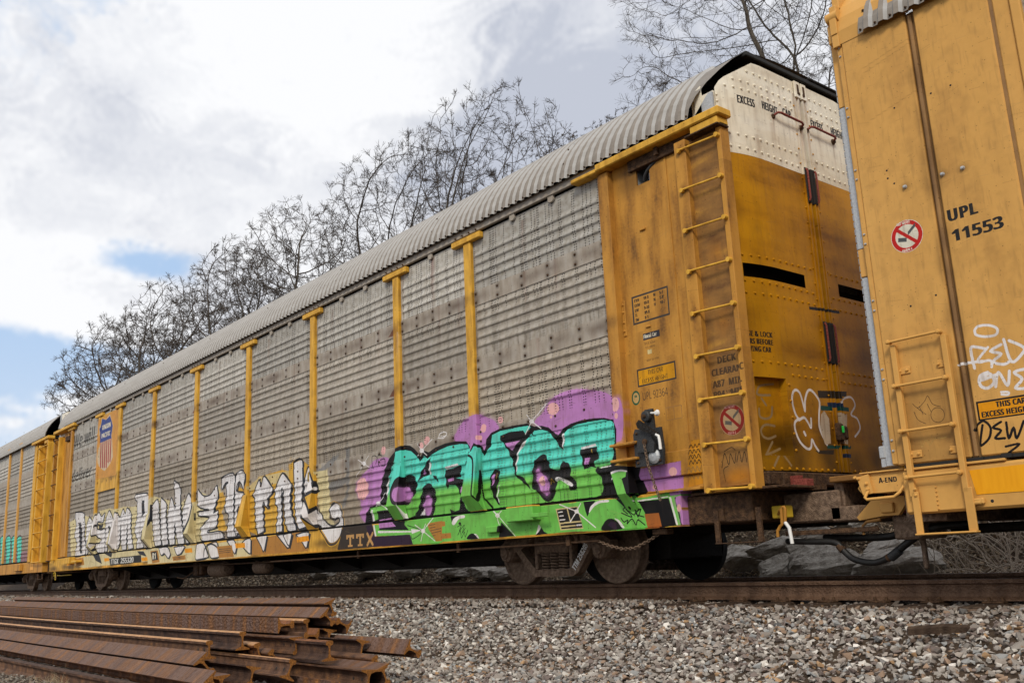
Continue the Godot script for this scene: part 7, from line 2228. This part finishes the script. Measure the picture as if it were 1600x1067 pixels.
func left_car():
	var car := thing("autorack_car", Vector3(-47.0, 0, 0), "autorack car farthest to the left, with small turquoise graffiti low on its end", "freight car")
	var xr := -32.62
	var xl := -61.0
	body_core(car, xl, xr)
	var l := new_layer(-42.0, -34.3, 0.5, 5.0, 1024)
	for k in 30: smudge(l, -34.4 - k * 0.25, 4.7 - (k % 5) * 0.3, 0.12, 0.9, Color(0.30, 0.22, 0.14, 0.25), true)
	paint(l, LEFT_PAINT, 42.0)
	finish(l)
	var bx := [-61.0, -57.6, -54.86, -52.12, -49.38, -46.64, -43.9, -41.14, -38.4, -36.6, -34.42]
	for i in bx.size() - 1:
		var lay = l if bx[i] > -42.0 else null
		for t in 4:
			part(car, "side_panel", corrugated(bx[i] + 0.06, bx[i + 1] - 0.06, TIERS[t][0] + (0.15 if t == 0 else 0.0), TIERS[t][1], RIDGES[t], 1.535), M["sheet%d" % (t + 4 * ((i * 5 + t * 2) % 3))], "", lay)
		for band: Array in BANDS:
			var b := Bld.new()
			b.box(Vector3(bx[i] + 0.06, band[1] - 0.012, 1.528), Vector3(bx[i + 1] - 0.06, band[0] + 0.008, 1.545))
			part(car, "side_band", b, M.alu_flat, "", lay)
		if i > 0:
			var b := Bld.new()
			b.box(Vector3(bx[i] - 0.06, 1.0, 1.53), Vector3(bx[i] + 0.06, 5.02, 1.60), 0.01)
			b.box(Vector3(bx[i] - 0.2, 5.02, 1.54), Vector3(bx[i] + 0.2, 5.10, 1.63), 0.01)
			part(car, "post", b, M.tan, "", null)
	var b := Bld.new()
	b.box(Vector3(-60.9, 4.95, 1.54), Vector3(-34.3, 4.99, 1.57))
	part(car, "fascia", b, M.alu_flat)
	roof(car, -60.9, -33.1)
	b = Bld.new()
	b.box(Vector3(-60.9, 0.61, 1.38), Vector3(-32.75, 0.95, 1.56), 0.006)
	part(car, "side_sill", b, M.yellow_old)
	b = Bld.new()
	b.box(Vector3(-36.2, 0.70, 1.56), Vector3(-35.3, 0.92, 1.66), 0.01)
	part(car, "sill_box", b, M.yellow_old)
	b = Bld.new()
	b.box(Vector3(-34.3, 0.70, 1.56), Vector3(-33.9, 0.80, 1.564))
	part(car, "reflector", b, M.reflect)
	b = Bld.new()
	b.box(Vector3(-34.62, 0.95, 1.5), Vector3(-34.30, 4.78, 1.60), 0.012)
	part(car, "corner_post", b, M.yellow)
	b = Bld.new()
	b.box(Vector3(-34.3, 1.0, 1.45), Vector3(-33.9, 4.78, 1.48))
	part(car, "end_sheet", b, M.yellow_old)
	b = Bld.new()
	b.box(Vector3(-34.75, 4.78, 1.45), Vector3(-32.65, 4.88, 1.68), 0.014); b.box(Vector3(-33.2, 4.66, 1.48), Vector3(-32.75, 4.78, 1.64), 0.01)
	part(car, "top_beam", b, M.yellow)
	var lad := group_part(car, "ladder")
	for x in [-33.85, -32.78]:
		b = Bld.new()
		b.box(Vector3(x, 0.9, 1.46), Vector3(x + 0.12, 4.68, 1.65), 0.008)
		part(lad, "ladder_stile", b, M.yellow)
	for k in 9:
		b = Bld.new()
		b.rod(Vector3(-33.8, 4.575 - k * 0.4565, 1.67), Vector3(-32.7, 4.575 - k * 0.4565, 1.67), 0.018, 6)
		part(lad, "rung", b, M.yellow)
	b = Bld.new()
	b.box(Vector3(-33.74, 0.95, 1.40), Vector3(-32.7, 4.7, 1.47))
	part(car, "ladder_back", b, M.yellow_old)
	b = Bld.new()
	b.box(Vector3(-32.80, 1.0, -1.45), Vector3(-32.68, 4.4, 1.40))
	part(car, "end_door", b, M.amber)
	b = Bld.new()
	b.box(Vector3(-32.80, 4.4, -1.3), Vector3(-32.70, 5.6, 1.3))
	part(car, "end_door", b, M.galv)
	b = Bld.new()
	b.box(Vector3(-33.3, 0.56, -1.4), Vector3(-32.66, 0.9, 1.4)); b.box(Vector3(-32.7, 0.62, -0.15), Vector3(-32.2, 0.82, 0.15))
	part(car, "end_sill", b, M.brown)
	b = Bld.new()
	stirrup(b, -33.5, -32.9, 0.6, 0.40, 1.5)
	part(car, "step", b, M.brown)
	b = Bld.new()
	b.tube(PackedVector3Array([Vector3(-32.55, 0.42, 1.3), Vector3(-32.4, 0.55, 1.3), Vector3(-32.2, 0.60, 1.3), Vector3(-32.15, 0.35, 1.3)]), 0.02, 0.02, 6); b.rod(Vector3(-32.6, 0.48, 1.25), Vector3(-30.6, 0.48, 1.25), 0.018, 6)
	part(car, "uncoupling_lever", b, M.yellow_bright)
	bogie(car, -36.3)
	bogie(car, -57.3)

func right_car():
	var car := thing("autorack_car", Vector3(0.0, 0, 0), "smooth tan autorack car at the right edge with number, ladder and step at its end", "freight car")
	var xl := -4.2
	var xr := 9.0
	var l := new_layer(-4.7, -2.2, 0.35, 5.35, 1024)
	var rng := RandomNumberGenerator.new(); rng.seed = 71
	for k in 30: smudge(l, rng.randf_range(-4.2, -2.4), rng.randf_range(1.2, 4.9), [0.08, 0.2][k % 2], [0.8, 1.6][(k / 2) % 2], Color(0.36, 0.24, 0.12, 0.14), true)
	for k in 40: smudge(l, rng.randf_range(-3.56, -3.44), rng.randf_range(1.0, 4.8), 0.16, 0.4, Color(0.24, 0.14, 0.07, 0.22))
	for k in 40: smudge(l, rng.randf_range(-4.2, -3.55), rng.randf_range(0.9, 1.6), 0.4, 0.4, Color(0.24, 0.15, 0.08, 0.16))
	for k in 30: smudge(l, rng.randf_range(-4.2, -2.4), rng.randf_range(0.5, 0.65), 0.5, 0.16, Color(0.16, 0.10, 0.06, 0.35))
	for q in [[4.55, 4.66], [4.60, 4.70], [4.08, 4.2]]:
		for k in 9: smudge(l, -3.95 + k * 0.06, lerpf(q[0], q[1], k / 9.0), 0.10, 0.02, Color(0.40, 0.26, 0.12, 0.35))
	for q in [[-3.411, 3.349], [-3.239, 3.343], [-3.747, 3.352]]: smudge(l, q[0], q[1], 0.14, 0.12, Color(0.14, 0.10, 0.08, 0.6))
	var ink := Color(0.12, 0.125, 0.13)
	letters(l, "UPL", -3.425, 2.925, 0.10, ink, 1.0); letters(l, "11553", -3.415, 2.745, 0.10, ink, 1.1)
	no_more(l, -3.795, 2.915, 0.146, Color(0.72, 0.12, 0.10), Color(0.85, 0.83, 0.77), 0.0)
	frame_box(l, -3.43, 1.25, -2.88, 1.405, 0.014, Color(0.10, 0.10, 0.10), Color(0.88, 0.58, 0.03))
	letters(l, "THIS CAR", -3.28, 1.337, 0.044, ink, 0.84); letters(l, "EXCESS HEIGHT", -3.40, 1.272, 0.044, ink, 0.84)
	letters(l, "A-END", -4.40, 0.845, 0.045, ink, 0.9)
	paint(l, RIGHT_PAINT, 42.0)
	finish(l)
	var b := Bld.new()
	# smooth side: three pressed sheets with beads between
	for r in [[-4.16, -3.53], [-3.455, -2.83], [-2.80, -2.66]]:
		b = Bld.new()
		b.box(Vector3(r[0], 0.97, 1.53), Vector3(r[1], 5.0, 1.58), 0.012)
		part(car, "side_sheet", b, M.tan, "", l)
	b = Bld.new()
	b.box(Vector3(-3.53, 0.97, 1.53), Vector3(-3.455, 4.93, 1.548)); b.box(Vector3(-3.51, 0.97, 1.548), Vector3(-3.475, 4.90, 1.586), 0.012)
	b.box(Vector3(-2.83, 0.97, 1.53), Vector3(-2.80, 5.0, 1.565))
	part(car, "bead", b, M.tan_dark, "", l)
	for i in 4:
		part(car, "side_panel", corrugated(-2.62 + i * 2.74, 0.08 + i * 2.74, 5.0, 1.0, [4.8, 4.676, 4.55, 4.42, 4.30, 4.0, 3.87, 3.75, 3.62, 3.3, 3.1, 2.9, 2.7, 2.5, 2.3, 2.1, 1.9, 1.7, 1.5, 1.3], 1.56), M.alu_flat)
		b = Bld.new()
		b.box(Vector3(-2.66 + i * 2.74, 0.98, 1.55), Vector3(-2.58 + i * 2.74, 4.95, 1.61), 0.01)
		part(car, "post", b, M.tan)
	# rounded roof corner and roof sheets
	b = Bld.new()
	var prof := [[1.585, 4.93], [1.595, 5.06], [1.57, 5.20], [1.50, 5.34], [1.38, 5.48], [1.2, 5.6], [0.9, 5.7]]
	for i in prof.size() - 1:
		b.oquad(Vector3(-4.2, prof[i][1], prof[i][0]), Vector3(-3.4, prof[i][1], prof[i][0]), Vector3(-3.4, prof[i + 1][1], prof[i + 1][0]), Vector3(-4.2, prof[i + 1][1], prof[i + 1][0]), Vector3(-3.8, 4, 0))
	part(car, "roof_corner", b, M.tan)
	b = Bld.new()
	for i in prof.size() - 1: b.box(Vector3(-4.235, minf(prof[i][1], prof[i + 1][1]) - 0.02, prof[i + 1][0] - 0.04), Vector3(-4.165, maxf(prof[i][1], prof[i + 1][1]) + 0.012, prof[i][0] + 0.016), 0.006)
	b.rod(Vector3(-4.27, 5.24, 1.56), Vector3(-4.15, 5.24, 1.56), 0.06, 10); b.box(Vector3(-4.30, 4.98, 1.5), Vector3(-4.20, 5.2, 1.56), 0.02)
	part(car, "corner_hoop", b, M.tan)
	roof(car, -3.95, xr)
	# end post, hinge strip
	b = Bld.new()
	b.box(Vector3(-4.22, 0.98, 1.44), Vector3(-4.158, 5.2, 1.565), 0.012)
	var ep := part(car, "corner_post", b, M.tan, "", l)
	b = Bld.new()
	var y := 1.1
	while y < 5.0:
		b.dome(Vector3(-4.19, y, 1.565), Vector3(0, 0, 1), 0.013, 0.012, 6); b.dome(Vector3(-4.19, y + 0.09, 1.565), Vector3(0, 0, 1), 0.013, 0.012, 6)
		y += 0.62
	part(ep, "bolts", b, M.galv, "stuff")
	b = Bld.new()
	b.box(Vector3(-4.31, 0.98, 1.43), Vector3(-4.222, 2.68, 1.50), 0.006); b.box(Vector3(-4.31, 2.95, 1.43), Vector3(-4.222, 4.35, 1.50), 0.006)
	part(car, "hinge_strip", b, M.galv)
	b = Bld.new()
	b.box(Vector3(-4.31, 2.685, 1.43), Vector3(-4.222, 2.945, 1.505), 0.006); b.box(Vector3(-4.31, 4.355, 1.43), Vector3(-4.222, 5.1, 1.50), 0.006)
	part(car, "hinge_cover", b, M.tan)
	b = Bld.new()
	y = 1.0
	while y < 5.0:
		b.rod(Vector3(-4.32, y, 1.47), Vector3(-4.32, y + 0.055, 1.47), 0.012, 6); y += 0.07
	part(car, "hinge", b, M.galv, "stuff")
	b = Bld.new()
	b.box(Vector3(-4.36, 1.05, 1.44), Vector3(-4.30, 1.16, 1.51), 0.01); b.box(Vector3(-4.35, 0.98, 1.44), Vector3(-4.31, 1.05, 1.50))
	part(car, "hinge_pin", b, M.galv)
	b = Bld.new()
	b.box(Vector3(-4.30, 1.0, -1.5), Vector3(-4.22, 5.45, 1.43))
	part(car, "end_door", b, M.tan)
	b = Bld.new()
	b.box(Vector3(-4.1, 0.6, -1.58), Vector3(xr, 5.0, -1.52)); b.box(Vector3(-4.1, 0.94, -1.5), Vector3(xr, 0.97, 1.5)); b.box(Vector3(xr - 0.05, 0.9, -1.5), Vector3(xr, 5.4, 1.5))
	part(car, "far_wall", b, M.tan_dark)
	# small bolts and holes
	b = Bld.new()
	for q in [[-3.411, 3.349], [-3.239, 3.343], [-3.747, 3.352]]: b.dome(Vector3(q[0], q[1], 1.58), Vector3(0, 0, 1), 0.02, 0.022, 8)
	part(car, "bolt", b, M.galv)
	b = Bld.new()
	for q in [[-3.403, 4.095], [-3.23, 4.094], [-3.74, 4.1], [-3.89, 3.557], [-3.891, 3.483], [-3.839, 3.417], [-3.85, 2.30], [-3.62, 2.34]]: b.dome(Vector3(q[0], q[1], 1.58), Vector3(0, 0, 1), 0.010, 0.003, 6)
	part(car, "bolt_hole", b, M.black)
	# side sill
	b = Bld.new()
	b.box(Vector3(-4.14, 0.56, 1.40), Vector3(xr, 0.918, 1.585), 0.02)
	part(car, "side_sill", b, M.tan, "", null)
	b = Bld.new()
	b.box(Vector3(-4.10, 0.920, 1.48), Vector3(-3.27, 0.94, 1.60), 0.004)
	part(car, "sill_ledge", b, M.tan)
	b = Bld.new()
	b.box(Vector3(-3.56, 0.942, 1.50), Vector3(-3.44, 0.968, 1.583)); b.box(Vector3(-3.30, 0.942, 1.50), Vector3(-3.22, 0.975, 1.583)); b.box(Vector3(-4.1, 0.942, 1.5), Vector3(xr, 0.968, 1.57))
	part(car, "drain_slot", b, M.black)
	b = Bld.new()
	b.prism(PackedVector2Array([Vector2(-3.56, 0.872), Vector2(-2.9, 0.88), Vector2(-2.9, 0.675), Vector2(-3.53, 0.678)]), Transform3D.IDENTITY, 1.587, 1.590)
	part(car, "reflector", b, M.reflect)
	b = Bld.new()
	b.box(Vector3(-4.0, 0.57, 1.585), Vector3(-3.86, 0.78, 1.592), 0.003)
	for k in 6: b.dome(Vector3(-3.855, 0.59 + k * 0.035, 1.585), Vector3(0, 0, 1), 0.009, 0.01, 5)
	part(car, "patch_plate", b, M.tan)
	b = Bld.new()
	b.tube(PackedVector3Array([Vector3(-3.60, 0.60, 1.60), Vector3(-3.53, 0.615, 1.61), Vector3(-3.50, 0.615, 1.61), Vector3(-3.49, 0.645, 1.60)]), 0.018, 0.018, 6); b.box(Vector3(-3.56, 0.60, 1.585), Vector3(-3.47, 0.65, 1.62), 0.01)
	part(car, "hook_bracket", b, M.tan)
	b = Bld.new()
	b.dome(Vector3(-3.42, 0.62, 1.585), Vector3(0, 0, 1), 0.014, 0.003, 8)
	part(car, "bolt_hole", b, M.black)
	# ladder with rungs and the step below it
	var lad := group_part(car, "ladder")
	for x: float in [-4.058, -3.613]:
		b = Bld.new()
		b.box(Vector3(x - 0.006, 0.70, 1.585), Vector3(x + 0.042, 1.99, 1.63), 0.005)
		part(lad, "ladder_stile", b, M.tan)
	for k in 4:
		y = 2.014 - k * 0.385
		b = Bld.new()
		b.rod(Vector3(-4.055, y, 1.655), Vector3(-3.61, y + 0.003, 1.655), 0.012, 8)
		for x: float in [-4.055, -3.61]:
			b.rod(Vector3(x, y, 1.62), Vector3(x, y, 1.672), 0.020, 8); b.dome(Vector3(x, y, 1.668), Vector3(0, 0, 1), 0.022, 0.014, 8)
		part(lad, "rung", b, M.tan)
	for q in [[-4.0, 1.76], [-3.66, 1.76], [-4.0, 1.05], [-3.66, 1.05]]:
		b = Bld.new()
		b.box(Vector3(q[0] - 0.03, q[1] - 0.03, 1.58), Vector3(q[0] + 0.07, q[1] + 0.03, 1.592), 0.003)
		for dx: float in [-0.02, 0.045]: b.dome(Vector3(q[0] + dx, q[1], 1.592), Vector3(0, 0, 1), 0.016, 0.016, 7)
		part(lad, "ladder_clip", b, M.tan)
	b = Bld.new()
	b.box(Vector3(-4.05, 0.40, 1.61), Vector3(-3.99, 0.74, 1.63), 0.004); b.box(Vector3(-3.615, 0.40, 1.61), Vector3(-3.545, 0.74, 1.63), 0.004); b.box(Vector3(-4.05, 0.385, 1.58), Vector3(-3.545, 0.402, 1.66), 0.006)
	for yy: float in [0.71, 0.76]: b.dome(Vector3(-4.01, yy, 1.63), Vector3(0, 0, 1), 0.015, 0.014, 7)
	part(lad, "step", b, M.tan)
	# end platform
	b = Bld.new()
	b.prism(PackedVector2Array([Vector2(-4.55, 0.935), Vector2(-4.15, 0.935), Vector2(-4.12, 0.765), Vector2(-4.47, 0.765)]), Transform3D.IDENTITY, 0.4, 1.50)
	part(car, "end_box", b, M.tan, "", l)
	b = Bld.new()
	b.prism(PackedVector2Array([Vector2(-4.585, 0.91), Vector2(-4.475, 0.932), Vector2(-4.445, 0.765), Vector2(-4.545, 0.755)]), Transform3D.IDENTITY, 1.50, 1.53)
	b.box(Vector3(-4.56, 0.936, 1.2), Vector3(-4.14, 0.95, 1.53), 0.004)
	for q in [[-4.57, 0.90], [-4.50, 0.85], [-4.49, 0.80], [-4.60, 0.91]]: b.dome(Vector3(q[0], q[1], 1.53), Vector3(0, 0, 1), 0.018, 0.02, 7)
	part(car, "end_bracket", b, M.tan)
	b = Bld.new()
	b.tube(PackedVector3Array([Vector3(-4.49, 0.79, 1.53), Vector3(-4.50, 0.73, 1.58), Vector3(-4.47, 0.71, 1.60), Vector3(-4.22, 0.715, 1.60), Vector3(-4.17, 0.75, 1.59), Vector3(-4.15, 0.81, 1.53)]), 0.0135, 0.0135, 8)
	b.tube(PackedVector3Array([Vector3(-4.55, 0.86, 1.4), Vector3(-4.62, 0.85, 1.42), Vector3(-4.64, 0.82, 1.42), Vector3(-4.62, 0.79, 1.42), Vector3(-4.55, 0.79, 1.4)]), 0.012, 0.012, 8)
	part(car, "grab_iron", b, M.tan)
	b = Bld.new()
	b.prism(PackedVector2Array([Vector2(-4.62, 0.74), Vector2(-4.28, 0.74), Vector2(-4.42, 0.575), Vector2(-4.6, 0.575)]), Transform3D.IDENTITY, 1.15, 1.20); b.box(Vector3(-4.58, 0.60, 1.2), Vector3(-4.45, 0.69, 1.23), 0.008)
	b.prism(PackedVector2Array([Vector2(-4.70, 0.72), Vector2(-4.60, 0.72), Vector2(-4.62, 0.575), Vector2(-4.84, 0.55), Vector2(-4.86, 0.58)]), Transform3D.IDENTITY, 0.9, 1.15)
	part(car, "lever_plate", b, M.tan)
	b = Bld.new()
	b.box(Vector3(-4.55, 0.36, 0.6), Vector3(-4.30, 0.58, 1.1), 0.02); b.box(Vector3(-4.42, 0.1, 0.85), Vector3(-4.38, 0.4, 0.9), 0.01); b.box(Vector3(-4.25, 0.5, -1.3), Vector3(-3.9, 0.9, 1.38))
	part(car, "draft_box", b, M.truck)
	b = Bld.new()
	b.tube(smooth(PackedVector3Array([Vector3(-4.72, 0.21, 0.9), Vector3(-4.57, 0.31, 0.9), Vector3(-4.41, 0.40, 0.9), Vector3(-4.26, 0.455, 0.9), Vector3(-4.05, 0.47, 0.7)])), 0.033, 0.033, 10)
	var h := part(car, "air_hose", b, M.rubber)
	b = Bld.new()
	b.rod(Vector3(-4.72, 0.205, 0.9), Vector3(-4.62, 0.27, 0.9), 0.042, 10)
	part(h, "hose_coupling", b, M.iron)
	b = Bld.new()
	b.tube(PackedVector3Array([Vector3(-4.78, 0.42, 1.2), Vector3(-4.78, 0.50, 1.2), Vector3(-4.74, 0.53, 1.2), Vector3(-4.60, 0.545, 1.2)]), 0.014, 0.014, 8)
	part(car, "uncoupling_lever", b, M.yellow_rub)
	b = Bld.new()
	b.rod(Vector3(-4.3, 0.43, 0.5), Vector3(-2.8, 0.43, 0.5), 0.045, 10); b.box(Vector3(-3.6, 0.45, -0.5), Vector3(xr, 0.85, 0.5), 0.02)
	part(car, "underframe", b, M.steel_dark)
	bogie(car, -0.5)
